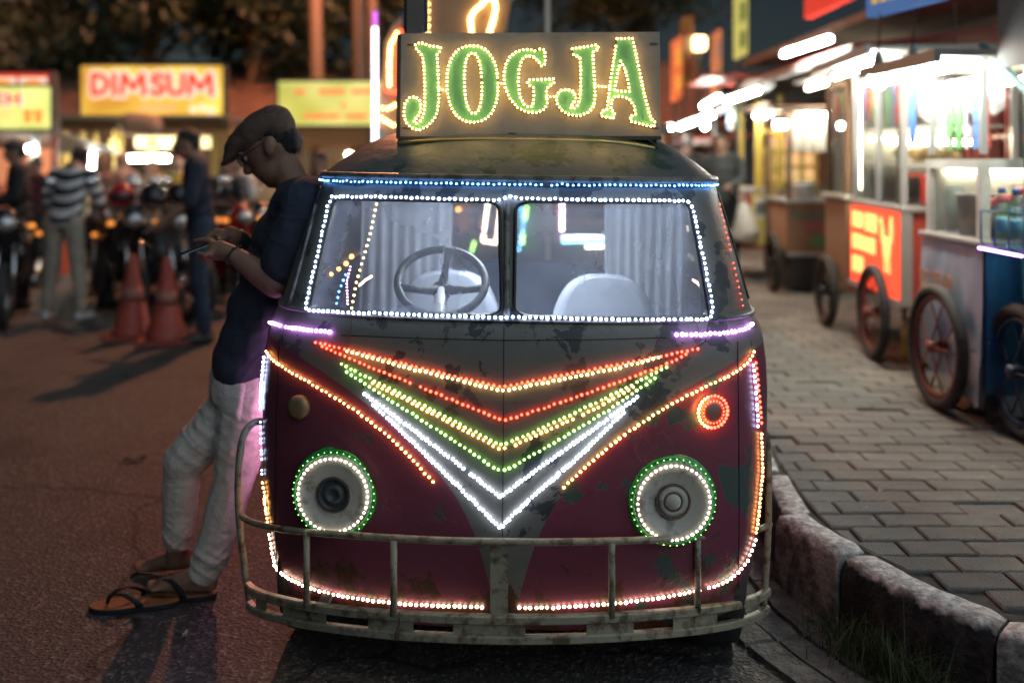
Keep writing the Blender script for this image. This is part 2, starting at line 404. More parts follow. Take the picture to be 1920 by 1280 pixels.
while y < 15.5:
    xa = inner_x(y) + 0.012; xb = inner_x(y + BD) + 0.012
    x = 0.9 + (0.5 * BL if row % 2 else 0) + random.uniform(-0.012, 0.012)
    xmax = 8.5
    while x < xmax:
        x1 = x + BL
        if x1 > max(xa, xb) + 0.03:
            z = PZ + random.uniform(-0.003, 0.003) - (0.009 if random.random() < 0.05 else 0) + 0.006 * noise.noise(Vector((x * 1.3, y * 1.3, 3)))
            cut = x < max(xa, xb)
            l0 = max(x, xa); l1 = max(x, xb)
            inview = y > 2.0 and y < 6.3 and x < 0.52 * (y + 0.2) + 0.05 and nb < 300
            if inview:
                tz = (random.uniform(-0.012, 0.012), random.uniform(-0.01, 0.01), random.uniform(-0.006, 0.006))
                if not cut and base_brick is not None: me = base_brick[random.randrange(4)]
                else:
                    v_, f_ = paver_vs(l0 - x - BL / 2, l1 - x - BL / 2, BL / 2, -BD / 2, BD / 2, 0)
                    k = MB().add(v_, f_)
                    me = k.mesh('brick'); me.materials.append(random.choice(BM))
                    if not cut:
                        base_brick = []
                        for q in range(4):
                            m2 = me.copy(); m2.materials.clear(); m2.materials.append(BM[q]); base_brick.append(m2)
                b_ = link_mesh('brick', me, pavement); b_.location = (x + BL / 2, y + BD / 2, z); b_.rotation_euler = tz; nb += 1
            else:
                far.cur = random.randrange(4)
                v_, f_ = paver_vs(l0, l1, x1, y, y + BD, z); far.add(v_, f_)
        x = x1
    y += BD; row += 1
fb = far.build('brick_paving', BM, pavement); fb['kind'] = 'stuff'

# kerb stones
def kerbmat(name, white):
    m = mat(name, (0.40, 0.39, 0.37) if white else (0.018, 0.018, 0.02), 0.85, col2=(0.16, 0.15, 0.14) if white else (0.05, 0.045, 0.045), nscale=14, lo=0.42, hi=0.6, bump=0.8, bscale=45)
    t = m.node_tree; b = t.nodes['Principled BSDF']; src = b.inputs['Base Color'].links[0].from_socket
    tc = N(t, 'ShaderNodeTexCoord'); sx = N(t, 'ShaderNodeSeparateXYZ'); t.links.new(tc.outputs['Object'], sx.inputs[0])
    n = N(t, 'ShaderNodeTexNoise'); n.inputs['Scale'].default_value = 22; n.inputs['Detail'].default_value = 6; t.links.new(tc.outputs['Object'], n.inputs['Vector'])
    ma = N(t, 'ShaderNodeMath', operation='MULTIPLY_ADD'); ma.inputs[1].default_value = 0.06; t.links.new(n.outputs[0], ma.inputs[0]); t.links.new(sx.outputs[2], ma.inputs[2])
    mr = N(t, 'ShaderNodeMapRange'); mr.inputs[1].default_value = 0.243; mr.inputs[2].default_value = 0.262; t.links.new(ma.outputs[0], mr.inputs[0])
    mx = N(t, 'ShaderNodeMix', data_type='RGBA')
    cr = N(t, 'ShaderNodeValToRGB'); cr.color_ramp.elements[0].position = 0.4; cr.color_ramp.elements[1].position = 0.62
    cr.color_ramp.elements[0].color = (0.42, 0.40, 0.36, 1); cr.color_ramp.elements[1].color = (0.78, 0.76, 0.70, 1)  # worn whitish top, painted paler still for the stall light on it
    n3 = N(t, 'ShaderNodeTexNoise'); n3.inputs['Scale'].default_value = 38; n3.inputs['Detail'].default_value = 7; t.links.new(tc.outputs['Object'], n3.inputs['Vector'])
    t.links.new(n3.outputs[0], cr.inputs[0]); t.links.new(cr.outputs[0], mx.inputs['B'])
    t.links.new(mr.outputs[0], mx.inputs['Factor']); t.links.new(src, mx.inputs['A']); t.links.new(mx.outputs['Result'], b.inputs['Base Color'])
    return m
KWm = kerbmat('kerb_paint_white', True); KBm = kerbmat('kerb_paint_black', False)
core = MB()
core.grid([[kin(i, 0.045) + Vector((0, 0, -0.03)), kin(i, 0.045) + Vector((0, 0, 0.2)), kin(i, KW - 0.01) + Vector((0, 0, 0.2)), kin(i, KW - 0.01) + Vector((0, 0, -0.03))] for i in range(len(kp))], smooth=False)
kerb = tag(core.build('kerb', mat('kerb_core', (0.12, 0.115, 0.1), 0.9)), 'kerb of painted concrete stones', None, kind='structure')
# stone breaks by position along the path
s_len = [0.0]
for a, b in zip(kp, kp[1:]): s_len.append(s_len[-1] + (b - a).length)
def s_at_y(yy):
    return min(range(len(kp)), key=lambda i: abs(kp[i].y - yy))
br = [0]; i3 = s_at_y(3.37); i2 = s_at_y(3.06)
lst = []
i = i3
while i > 8: i -= 8; lst.append(i)
br = sorted(lst) + [i3, i2]
i = i2
while i + 9 < len(kp): i += 9; br.append(i)
prof = [(0.0, -0.03), (0.0, 0.07), (0.004, 0.15), (0.006, 0.212), (0.018, 0.237), (0.05, 0.243), (0.095, 0.243), (KW, 0.236), (KW, 0.15), (KW, -0.03)]
for k, (a, b) in enumerate(zip(br, br[1:])):
    g = MB(); rows = []; nn = 10
    dz = random.uniform(-0.008, 0.006); do = random.uniform(-0.006, 0.006); ang = random.uniform(-0.01, 0.01)
    if a == i3: dz, do, ang = 0.006, -0.012, 0.012
    if b == i3: dz, do = -0.012, 0.016
    for q in range(nn + 1):
        fi = a + (b - a) * (q / nn); fi = min(max(fi, a + 0.10), b - 0.10); i0 = int(fi); fr = fi - i0; i1 = min(i0 + 1, len(kp) - 1)
        p = kp[i0].lerp(kp[i1], fr); n = knorm(i0).lerp(knorm(i1), fr).normalized()
        endk = min(q, nn - q); rnd = 0.012 if endk == 0 else 0
        r_ = []
        for j, (u, z) in enumerate(prof):
            wp = p + n * (u + do + ang * (q - nn / 2) * 0.3) + Vector((0, 0, z + dz - (rnd if 3 <= j <= 7 else 0)))
            d = noise.noise_vector(wp * 16) * 0.004 + noise.noise_vector(wp * 55) * 0.0028
            if 2 <= j <= 5: d += noise.noise_vector(wp * 9) * 0.005
            r_.append(wp + d)
        rows.append(r_)
    g.grid(rows, smooth=True)
    n_ = len(prof); L = len(rows)
    g.add(rows[0], [tuple(range(n_))], False); g.add(rows[-1], [tuple(range(n_ - 1, -1, -1))], False)
    white = (k - br.index(i3)) % 2 == 0
    g.build('kerb_stone', KWm if white else KBm, kerb)
# grit and dry leaves lying on the road
gr_ = random.Random(21); g = MB()
for k in range(420):
    x = gr_.uniform(-2.6, 1.0); y = gr_.uniform(2.1, 6.0); s_ = gr_.uniform(0.002, 0.006)
    g.add([Vector((x, y, 0.0)) + Vector(p) * s_ for p in ((-1, 0, 0), (0, -1, 0), (1, 0.2, 0), (0, 1, 0), (gr_.uniform(-.3, .3), 0, 0.9))], [(0, 1, 4), (1, 2, 4), (2, 3, 4), (3, 0, 4)])
tag(g.build('grit', mat('grit_stone', (0.16, 0.14, 0.12), 0.9)), 'loose grit scattered over the asphalt', 'grit', kind='stuff')
for lx, ly, lz, lb_ in ((-1.80, 4.75, 0.4, 'dry brown leaf lying alone on the road at left'), (-0.985, 3.0, 1.3, 'small pale crumpled scrap on the road beside the flip-flops')):
    o_l = thing('dry_leaf' if lx < -1.5 else 'paper_scrap', lb_, 'leaf' if lx < -1.5 else 'scrap', (lx, ly, 0.004), lz); g = MB(); k_ = 0.05 if lx < -1.5 else 0.014
    rows = [[Vector((k_ * (i / 4 - 1), k_ * 0.45 * math.sin(math.pi * i / 8) * (j - 1), 0.006 + 0.010 * abs(j - 1) + 0.004 * math.sin(i))) for j in range(3)] for i in range(9)]
    g.grid(rows); g.build('blade' if lx < -1.5 else 'crumpled_sheet', mat('leaf_dry', (0.16, 0.10, 0.06), 0.8) if lx < -1.5 else mat('scrap_pale', (0.5, 0.45, 0.42), 0.8), o_l); g = MB(); g.tube([(-k_ * 1.5, 0, 0.004), (-k_, 0, 0.006), (k_ * 0.9, 0, 0.008)], k_ * 0.03, 5); g.build('stalk' if lx < -1.5 else 'torn_edge', mat('leaf_dry', (0.16, 0.10, 0.06), 0.8), o_l)
# broken concrete gutter at the foot of the kerb
m_gut = mat('gutter_concrete', (0.10, 0.095, 0.085), 0.9, col2=(0.22, 0.21, 0.18), nscale=12, lo=0.35, hi=0.7, bump=0.9, bscale=60)
gb = MB()
idx = [i for i in range(len(kp)) if 1.2 < kp[i].y < 7]
gb.grid([[kin(i, 0.02) + Vector((0, 0, 0.003)), kin(i, -0.30 - 0.03 * noise.noise(kp[i] * 4)) + Vector((0, 0, 0.003))] for i in idx], smooth=False)
gutter = tag(gb.build('gutter', mat('gutter_bed', (0.03, 0.03, 0.03), 0.95)), 'cracked concrete gutter along the kerb', None, kind='structure')
cur = idx[0]
while cur < idx[-1] - 3:
    stp = random.choice((3, 4, 5, 6)); nx = min(cur + stp, idx[-1])
    cuts = random.choice(([0.015, -0.15, -0.30], [0.015, -0.30], [0.015, -0.11, -0.21, -0.31]))
    for u0, u1 in zip(cuts, cuts[1:]):
        poly = []
        A = [(u0 - 0.005, i) for i in range(cur, nx + 1)] + [(u1 + 0.005, i) for i in range(nx, cur - 1, -1)]
        z = 0.012 + random.uniform(-0.003, 0.004)
        for u, i in A:
            p = kin(i, u); p = p + noise.noise_vector(p * 14) * 0.014; poly.append(Vector((p.x, p.y, 0)))
        c = sum(poly, Vector()) / len(poly)
        top = [c + (p - c) * 0.955 + Vector((0, 0, z)) for p in poly]; bot = [c + (p - c) * 0.985 + Vector((0, 0, 0.0)) for p in poly]
        n_ = len(poly); g = MB()
        g.add(bot + top, [tuple(range(n_, 2 * n_))] + [(k, (k + 1) % n_, n_ + (k + 1) % n_, n_ + k) for k in range(n_)])
        g.build('concrete_slab', m_gut, gutter, fix=True)
    cur = nx
# grass at the kerb foot
g = MB(); rng = random.Random(3)
def blade(mb, p, h, lean, az, wd):
    d = Vector((math.cos(az), math.sin(az), 0)); sd_ = Vector((-d.y, d.x, 0)); pts = []
    for k in range(6):
        t = k / 5; c = p + Vector((0, 0, h * (t - 0.35 * lean * t * t))) + d * (h * lean * t * t)
        ww = wd * (1 - t) ** 0.7
        pts.append([c - sd_ * ww, c + sd_ * ww + Vector((0, 0, 0.0005))])
    mb.grid(pts)
for k in range(1150):
    a = rng.gauss(0, 1); i = int(s_at_y(2.74) + a * 2.8); i = max(0, min(len(kp) - 1, i))
    off = -abs(rng.gauss(0.0, 0.055)) - 0.005
    p = kin(i, off) + Vector((rng.uniform(-0.03, 0.03), rng.uniform(-0.03, 0.03), 0))
    dens = math.exp(-(a / 1.6) ** 2)
    g.cur = rng.randrange(3)
    blade(g, p, rng.uniform(0.03, 0.12) * (0.5 + dens) * (1.7 if rng.random() < 0.05 else 1), rng.uniform(0.1, 0.95), rng.uniform(0, 6.28), rng.uniform(0.0012, 0.0026))
gm = [mat('grass_a', (0.035, 0.06, 0.018), 0.6), mat('grass_b', (0.06, 0.085, 0.025), 0.6), mat('grass_c', (0.10, 0.095, 0.04), 0.7)]
tag(g.build('grass', gm), 'tuft of green grass growing at the foot of the kerb', 'grass', kind='stuff')
# ================================================================== the decorated van
VY = 2.65
van = thing('van', 'old two-tone grey and maroon van outlined with coloured LED strips', 'van', (-0.021, VY, 0), R(-2.6), ry=R(0.75))
VM = XF[van.name]; VMI = VM.inverted()
zt = [0.18, 0.25, 0.35, 0.50, 0.65, 0.80, 0.90, 0.96, 1.00, 1.03, 1.20, 1.385, 1.40]
wt = [0.690, 0.705, 0.722, 0.738, 0.745, 0.745, 0.740, 0.730, 0.712, 0.698, 0.660, 0.612, 0.606]
ft = [0.035, 0.022, 0.010, 0.002, 0.0, 0.002, 0.012, 0.024, 0.036, 0.050, 0.118, 0.195, 0.205]
zz = np.linspace(0.18, 1.40, 123)
def sm(a):
    v = np.interp(zz, zt, a); k = np.array([1, 2, 3, 2, 1]) / 9.0
    e = np.concatenate([[v[0]] * 2, v, [v[-1]] * 2]); return np.convolve(e, k, 'valid')
WA, FA = sm(wt), sm(ft)
def VW(z): return float(np.interp(z, zz, WA))
def VF(z): return float(np.interp(z, zz, FA))
VL = 3.15; VD = 0.34; VN = 2.55; RD = 0.42
def vsurf(s, z, w=None, f=None, d=VD):
    """van skin: |s| 0..1 front, 1..2 side, 2..3 rear; sign gives the side"""
    sg = -1 if s < 0 else 1; s = abs(s)
    w = VW(z) if w is None else w; f = VF(z) if f is None else f
    rf = VL - max(0, (z - 1.0)) * 0.35
    if s <= 1:
        th = s * math.pi / 2; x = w * math.sin(th) ** (2 / VN); y = f + d * (1 - max(math.cos(th), 0) ** (2 / VN))
    elif s <= 2:
        x = w; y = f + d + (rf - RD - f - d) * (s - 1)
    else:
        th = (3 - s) * math.pi / 2; x = w * max(math.sin(th), 0) ** (2 / VN); y = rf - RD * (1 - math.cos(th) ** (2 / VN))
    return Vector((sg * x, y, z))
def s_of_x(x, z): 
    q = min(abs(x) / VW(z), 1.0); return math.copysign(math.asin(q ** (VN / 2)) * 2 / math.pi, x)
SS = sorted(set([round((k / 24.0) ** 1.35, 4) for k in range(25)] + [1 + k / 10 for k in range(11)] + [round(2 + 1 - (1 - k / 12) ** 1.2 if k < 12 else 3, 4) for k in range(13)]))
LOOP = [-s for s in SS[::-1] if s < 3] 
LOOP = [-s for s in reversed(SS)][0:] + SS[1:]
LOOP = LOOP[1:]                                # closed loop once round
def loft(mb, zs, loop=None):
    mb.grid([[vsurf(s, z) for z in zs] for s in (loop or LOOP)], closed_u=loop is None)
# ---- paint
def van_paint():
    m = bpy.data.materials.new('van_paint'); m.use_nodes = True; t = m.node_tree; b = t.nodes['Principled BSDF']
    tc = N(t, 'ShaderNodeTexCoord'); sx = N(t, 'ShaderNodeSeparateXYZ'); t.links.new(tc.outputs['Object'], sx.inputs[0])
    ab = N(t, 'ShaderNodeMath', operation='ABSOLUTE'); t.links.new(sx.outputs[0], ab.inputs[0])
    fc = N(t, 'ShaderNodeFloatCurve'); c = fc.mapping.curves[0]
    pts = [(0.0, 0.10), (0.028, 0.235), (0.055, 0.345), (0.085, 0.44), (0.13, 0.53), (0.185, 0.605), (0.26, 0.68), (0.36, 0.76), (0.47, 0.83), (0.58, 0.882), (0.68, 0.918), (0.74, 0.93), (1.0, 0.93)]
    c.points[0].location = pts[0]; c.points[1].location = pts[-1]
    for p in pts[1:-1]: c.points.new(*p)
    fc.mapping.update(); t.links.new(ab.outputs[0], fc.inputs['Value'])
    lt = N(t, 'ShaderNodeMath', operation='SUBTRACT'); t.links.new(sx.outputs[2], lt.inputs[0]); t.links.new(fc.outputs[0], lt.inputs[1])
    ms = N(t, 'ShaderNodeMapRange'); ms.inputs[1].default_value = -0.0015; ms.inputs[2].default_value = 0.0015; t.links.new(lt.outputs[0], ms.inputs[0])
    def nz(scale, detail=6, rough=0.6, dist=0.0, off=0):
        n = N(t, 'ShaderNodeTexNoise'); n.inputs['Scale'].default_value = scale; n.inputs['Detail'].default_value = detail; n.inputs['Roughness'].default_value = rough; n.inputs['Distortion'].default_value = dist
        mp = N(t, 'ShaderNodeMapping'); mp.inputs['Location'].default_value = (off, off * 1.7, off * 0.3); t.links.new(tc.outputs['Object'], mp.inputs[0]); t.links.new(mp.outputs[0], n.inputs['Vector']); return n.outputs[0]
    def step(src, lo, hi):
        r = N(t, 'ShaderNodeMapRange'); r.inputs[1].default_value = lo; r.inputs[2].default_value = hi; t.links.new(src, r.inputs[0]); return r.outputs[0]
    def mix(fac, a, b_):
        x = N(t, 'ShaderNodeMix', data_type='RGBA')
        for sock, val in (('A', a), ('B', b_)):
            if isinstance(val, tuple): x.inputs[sock].default_value = (*val, 1)
            else: t.links.new(val, x.inputs[sock])
        t.links.new(fac, x.inputs['Factor']); return x.outputs['Result']
    n_big = nz(5.5, 10, 0.62, 0.3, 2.0); n_med = nz(17, 9, 0.66, 0.2, 5.1); n_fine = nz(60, 5, 0.6, 0, 1.0)
    # grey upper coat, flaked down to a dark undercoat in patches
    up = mix(n_med, (0.125, 0.122, 0.108), (0.185, 0.178, 0.152))
    fl = step(n_big, 0.575, 0.583)
    xr = step(sx.outputs[0], -0.15, 0.35)                       # heavier flaking towards the kerb side
    gate = N(t, 'ShaderNodeMath', operation='MULTIPLY_ADD'); gate.inputs[1].default_value = 0.055; t.links.new(xr, gate.inputs[0]); t.links.new(n_big, gate.inputs[2])
    fl2 = step(gate.outputs[0], 0.585, 0.592)
    up2 = mix(fl2, up, (0.042, 0.046, 0.05))
    fl3 = step(nz(9, 8, 0.6, 0.4, 9.3), 0.61, 0.618)
    up2 = mix(fl3, up2, (0.075, 0.073, 0.066))
    # maroon lower coat with green old paint showing through
    lowc = mix(n_med, (0.165, 0.034, 0.062), (0.215, 0.045, 0.078))
    g2 = N(t, 'ShaderNodeMath', operation='MULTIPLY_ADD'); g2.inputs[1].default_value = 0.06; t.links.new(xr, g2.inputs[0]); t.links.new(nz(8.5, 9, 0.6, 0.3, 14.0), g2.inputs[2])
    ch = step(g2.outputs[0], 0.635, 0.645)
    low2 = mix(ch, lowc, (0.055, 0.085, 0.075))
    colr = mix(ms.outputs[0], low2, up2)
    # road dirt in a film over everything
    dirt = step(nz(3.2, 8, 0.7, 0.2, 20), 0.45, 0.85)
    dm = N(t, 'ShaderNodeMath', operation='MULTIPLY'); dm.inputs[1].default_value = 0.35; t.links.new(dirt, dm.inputs[0])
    colr = mix(dm.outputs[0], colr, (0.09, 0.08, 0.065))
    # rust eating up from the sill and along the gutter of the skin
    rz = N(t, 'ShaderNodeMapRange'); rz.inputs[1].default_value = 0.20; rz.inputs[2].default_value = 0.46; rz.inputs[3].default_value = 0.20; rz.inputs[4].default_value = 0.0; t.links.new(sx.outputs[2], rz.inputs[0])
    ra = N(t, 'ShaderNodeMath', operation='ADD'); t.links.new(rz.outputs[0], ra.inputs[0]); t.links.new(nz(12, 10, 0.7, 0.3, 31), ra.inputs[1])
    colr = mix(step(ra.outputs[0], 0.66, 0.70), colr, (0.075, 0.032, 0.016))
    t.links.new(colr, b.inputs['Base Color'])
    rr = N(t, 'ShaderNodeMapRange'); rr.inputs[3].default_value = 0.30; rr.inputs[4].default_value = 0.52; t.links.new(n_med, rr.inputs[0]); t.links.new(rr.outputs[0], b.inputs['Roughness'])
    hs = N(t, 'ShaderNodeMath', operation='ADD'); t.links.new(fl2, hs.inputs[0]); t.links.new(ch, hs.inputs[1])
    h2 = N(t, 'ShaderNodeMath', operation='MULTIPLY_ADD'); h2.inputs[1].default_value = -1.0; t.links.new(hs.outputs[0], h2.inputs[0])
    h3 = N(t, 'ShaderNodeMath', operation='MULTIPLY'); h3.inputs[1].default_value = 0.35; t.links.new(n_fine, h3.inputs[0]); t.links.new(h3.outputs[0], h2.inputs[2])
    bp = N(t, 'ShaderNodeBump'); bp.inputs['Strength'].default_value = 0.35; bp.inputs['Distance'].default_value = 0.0015
    t.links.new(h2.outputs[0], bp.inputs['Height']); t.links.new(bp.outputs[0], b.inputs['Normal'])
    MATS['van_paint'] = m; return m
PAINT = van_paint()
ROOFM = mat('van_roof_paint', (0.10, 0.115, 0.115), 0.42, col2=(0.032, 0.07, 0.052), nscale=6.5, ndetail=9, lo=0.55, hi=0.565, bump=0.12, bscale=30)
TRIM = mat('van_trim', (0.17, 0.165, 0.15), 0.4, col2=(0.07, 0.065, 0.06), nscale=22, lo=0.5, hi=0.6, bump=0.1)
RUB = mat('black_rubber', (0.012, 0.012, 0.013), 0.55)
DARK = mat('dark_metal', (0.03, 0.03, 0.032), 0.6, metal=0.2)
# ---- shell
g = MB(); zs = [0.18, 0.21, 0.25, 0.3, 0.36, 0.43, 0.5, 0.58, 0.66, 0.74, 0.80]
loft(g, zs)
loft(g, [0.80, 0.84, 0.88, 0.93, 0.965, 1.0, 1.02], [s for s in LOOP if abs(s) <= 2.0])
body = g.build('body', PAINT, van)
g = MB(); bot = [vsurf(s, 0.18) for s in LOOP]; c0 = Vector((0, 1.5, 0.18))
g.add(bot, [tuple(range(len(bot)))], False); g.build('underside', DARK, van)
# roof dome
g = MB(); RZ = 1.39
def roofpt(s, k):
    c = float(np.interp(k, RK, RX)); p = vsurf(s, RZ, w=VW(1.38) + 0.004, f=VF(1.385) - 0.004)
    cy0 = 1.45; return Vector((p.x * (0.06 + 0.94 * c), cy0 + (p.y - cy0) * (0.30 + 0.70 * c ** 0.8 if c > 0 else 0.30), RZ + 0.002 + 0.165 * float(np.interp(k, RK, RZT))))
RK = np.linspace(0, 1, 41)
def _sm(a): 
    v = np.interp(RK, [0, 0.05, 0.22, 0.42, 0.6, 0.75, 0.88, 1], a); e = np.concatenate([[2 * v[0] - v[2], 2 * v[0] - v[1]], v, [v[-1]] * 2]); return np.convolve(e, np.array([1, 2, 3, 2, 1]) / 9, 'valid')
RX = _sm([1, 0.988, 0.925, 0.84, 0.74, 0.61, 0.40, 0.0]); RZT = _sm([0, 0.04, 0.24, 0.47, 0.71, 0.88, 0.98, 1.0])
ks = [0, 0.04, 0.1, 0.18, 0.28, 0.4, 0.52, 0.64, 0.76, 0.88, 1.0]
g.grid([[roofpt(s, k) for k in ks] for s in LOOP], closed_u=True)
top = [roofpt(s, 1.0) for s in LOOP]; g.add(top, [tuple(range(len(top)))], True)
roof = g.build('roof', ROOFM, van, fix=True)
g = MB(); g.tube([vsurf(s, 1.385) + Vector((0, 0, 0.004)) + (vsurf(s, 1.385) - Vector((0, 1.4, 1.385))).normalized() * 0.008 for s in LOOP], 0.011, 8, closed=True)
g.build('drip_rail', TRIM, roof)
g = MB(); bl = [vsurf(s, 1.008) + (vsurf(s, 1.008) - Vector((0, 1.4, 1.008))).normalized() * 0.001 for s in LOOP]
g.tube(bl, 0.006, 6, closed=True); g.build('belt_moulding', PAINT, van)
# solid hull for measuring where things lie on the skin
hull = MB(); loft(hull, list(np.linspace(0.18, 1.385, 60)))
hull.grid([[roofpt(s, k) for k in ks] for s in LOOP], closed_u=True)
BV = BVHTree.FromPolygons([tuple(VM @ p) for p in hull.v], hull.f)
def hit(px, py, seek=950):
    for k in range(60):
        x = px + (k if px < seek else -k)
        d = (at(x, py, 1) - CAM).normalized(); h = BV.ray_cast(CAM, d, 30)
        if h[0] is not None:
            n = h[1]; 
            if n.dot(d) > 0: n = -n
            return h[0], n
    raise RuntimeError('miss %s %s' % (px, py))
# ---- greenhouse panels with window openings
def rounded(poly, r, n=7):
    out = []; L = len(poly)
    for i in range(L):
        a, p, b = Vector((*poly[i - 1], 0)), Vector((*poly[i], 0)), Vector((*poly[(i + 1) % L], 0))
        ra = min(r, (a - p).length * 0.45, (b - p).length * 0.45)
        q0 = p + (a - p).normalized() * ra; q1 = p + (b - p).normalized() * ra
        for k in range(n + 1):
            t = k / n; out.append(((1 - t) ** 2 * q0 + 2 * t * (1 - t) * p + t * t * q1).to_2d())
        m = [q1.lerp(Vector((*poly[(i + 1) % L], 0)), f) for f in (0.2, 0.4, 0.6)]
        out += [v.to_2d() for v in m if (v - Vector((*poly[(i + 1) % L], 0))).length > ra * 1.05]
    return out
UZ = 0.7                                         # keeps the two parameters at about the same scale
def panel(u0, u1, v0, v1, hole, fn, rings=4):
    c = sum((Vector(h) for h in hole), Vector((0, 0))) / len(hole)
    outer = []
    for h in hole:
        d = Vector(h) - c; ts = []
        if d.x > 1e-9: ts.append((u1 - c.x) / d.x)
        if d.x < -1e-9: ts.append((u0 - c.x) / d.x)
        if d.y > 1e-9: ts.append((v1 - c.y) / d.y)
        if d.y < -1e-9: ts.append((v0 - c.y) / d.y)
        outer.append(c + d * min(ts))
    for cr in ((u0, v0), (u1, v0), (u1, v1), (u0, v1)):
        k = min(range(len(outer)), key=lambda i: (outer[i] - Vector(cr)).length); outer[k] = Vector(cr)
    return [[fn(*(Vector(h).lerp(o, r / rings))) for r in range(rings + 1)] for h, o in zip(hole, outer)], c
GZ0, GZ1 = 1.012, 1.385
GL = glass('windshield_glass', (0.93, 0.96, 0.97), 0.27, (0.72, 0.75, 0.88), 4.5)
GS = glass('side_glass', (0.8, 0.85, 0.85), 0.05)
def window(u0, u1, hole_poly, fn, pn, gname, gm, rad=0.028, gask=0.0055, recess=0.012, GZ0=GZ0):
    hole = rounded(hole_poly, rad)
    P, c = panel(u0, u1, GZ0, GZ1, hole, fn)
    g = MB(); g.grid(P, closed_u=True)
    # inward return round the opening
    ctr = Vector((0, 1.5, 1.2))
    ring = [r[0] for r in P]; inner = [p + (ctr - p).normalized() * 0.03 for p in ring]
    g.grid([[a, b] for a, b in zip(ring, inner)], closed_u=True)
    o = g.build(pn, PAINT, van)
    gl = MB(); rec = [p + (ctr - p).normalized() * recess for p in ring]
    cc = sum(rec, Vector()) / len(rec)
    cen = fn(*c); cen = cen + (ctr - cen).normalized() * recess
    rows = [[a.lerp(cen, k / 5) for k in range(6)] for a in rec]
    gl.grid(rows, closed_u=True)
    go = gl.build(gname, gm, van)
    k = MB(); k.tube([p + (p - ctr).normalized() * 0.001 for p in ring], gask, 6, closed=True); k.build('rubber_seal', RUB, go)
    return o
def sz(px, py):
    p, n = hit(px, py); l = VMI @ p; return (s_of_x(l.x, min(l.z, 1.38)), min(l.z, 1.375))
window(0.0, 0.84, [sz(964, 595), sz(1333, 597), sz(1291, 378), sz(967, 377)], vsurf, 'front_pillar', 'windshield', GL)
window(-0.84, 0.0, [sz(575, 583), sz(942, 593), sz(937, 378), sz(626, 372)], vsurf, 'front_pillar', 'windshield', GL)
for sg in (1, -1):
    fs = (lambda s, z, sg=sg: vsurf(sg * s, z))
    window(0.84, 1.22, [(0.885, 1.045), (1.20, 1.045), (1.20, 1.345), (0.885, 1.345)], fs, 'door_pillar', 'side_window', GS, 0.03)
    window(1.22, 1.60, [(1.24, 1.045), (1.58, 1.045), (1.58, 1.345), (1.24, 1.345)], fs, 'side_pillar', 'side_window', GS, 0.03)
    window(1.60, 2.02, [(1.62, 1.045), (1.98, 1.045), (1.98, 1.345), (1.62, 1.345)], fs, 'side_pillar', 'side_window', GS, 0.03)
fr = lambda t, z: vsurf(3 - abs(t) if t >= 0 else -(3 - abs(t)), z)
window(-1.0, 1.0, [(-0.74, 0.84), (0.74, 0.84), (0.74, 1.365), (-0.74, 1.365)], fr, 'rear_pillar', 'rear_window', GS, 0.05, GZ0=0.80)
# centre post of the split windscreen
g = MB(); pc = [hit(950, y_)[0] for y_ in (605, 560, 500, 440, 400, 370, 358)]
g.tube([p + Vector((0, 0.006, 0)) for p in pc], 0.011, 8); g.build('centre_post', TRIM, van, world=True)
# bright edge bead of the cab door, left
g = MB(); dl = [hit(*p) for p in ((543, 575), (556, 530), (570, 480), (583, 430), (594, 385))]
g.tube([p + n * 0.004 for p, n in dl], 0.006, 6); g.build('door_bead', TRIM, van, world=True)
# ---- LED strips stuck on the skin
WIRE = mat('led_ribbon', (0.10, 0.10, 0.10), 0.5)
WIREB = mat('led_ribbon_blue', (0.02, 0.03, 0.09), 0.5)
def skin_path(px, dense=7):
    pts = []
    for a, b in zip(px, px[1:]):
        L = math.hypot(b[0] - a[0], b[1] - a[1]); n = max(1, int(L / dense))
        for k in range(n): pts.append((a[0] + (b[0] - a[0]) * k / n, a[1] + (b[1] - a[1]) * k / n))
    pts.append(px[-1]); return [hit(*p) for p in pts]
LR = random.Random(11)
def led_strip(px, color, pitch=0.0152, r=0.0042, parent=None, smooth=False, lift=0.006, closed=False, name='led_strip', ribbon=True, rm=None):
    if smooth: px = [(p.x, p.y) for p in smooth_path([(x, y, 0) for x, y in px], 2, closed)]
    if closed: px = px + [px[0]]
    hs = skin_path(px)
    pts = [h[0] for h in hs]; nr = [h[1] for h in hs]
    # resample with normals
    out = []; on = []; acc = 0.0
    for i in range(len(pts) - 1):
        a, b = pts[i], pts[i + 1]; L = (b - a).length
        if L < 1e-7 or L > 0.12: continue
        t = acc
        while t < L:
            if LR.random() > 0.018:
                n_ = nr[i].lerp(nr[i + 1], t / L).normalized(); out.append(a.lerp(b, t / L) + Vector((LR.gauss(0, 0.0007), 0, LR.gauss(0, 0.0008)))); on.append(n_)
            t += pitch
        acc = t - L
    g = MB(); beads(g, [p + n * lift for p, n in zip(out, on)], r, on)
    if ribbon:
        g.cur = 1; vs = []
        g.tube([p + n * (lift * 0.15) for p, n in zip(out, on)], 0.0016, 5)
    o = g.build(name, [led_mat(color), rm or WIRE], parent or van, world=True); o['kind'] = 'stuff'
    return o
led_strip([(600, 339), (618, 342), (660, 344), (780, 346), (945, 349), (1100, 350), (1250, 351), (1320, 351), (1342, 349)], 'blue', 0.0150, 0.0036, roof, lift=0.012, rm=WIREB)
wsl = [(628, 371), (760, 372), (930, 378), (955, 371), (975, 374), (1120, 377), (1282, 379), (1292, 386), (1299, 410), (1316, 490), (1333, 580), (1330, 596), (1318, 601), (1150, 600), (960, 596), (940, 597), (760, 591), (590, 585), (577, 580), (580, 565), (600, 480), (620, 388)]
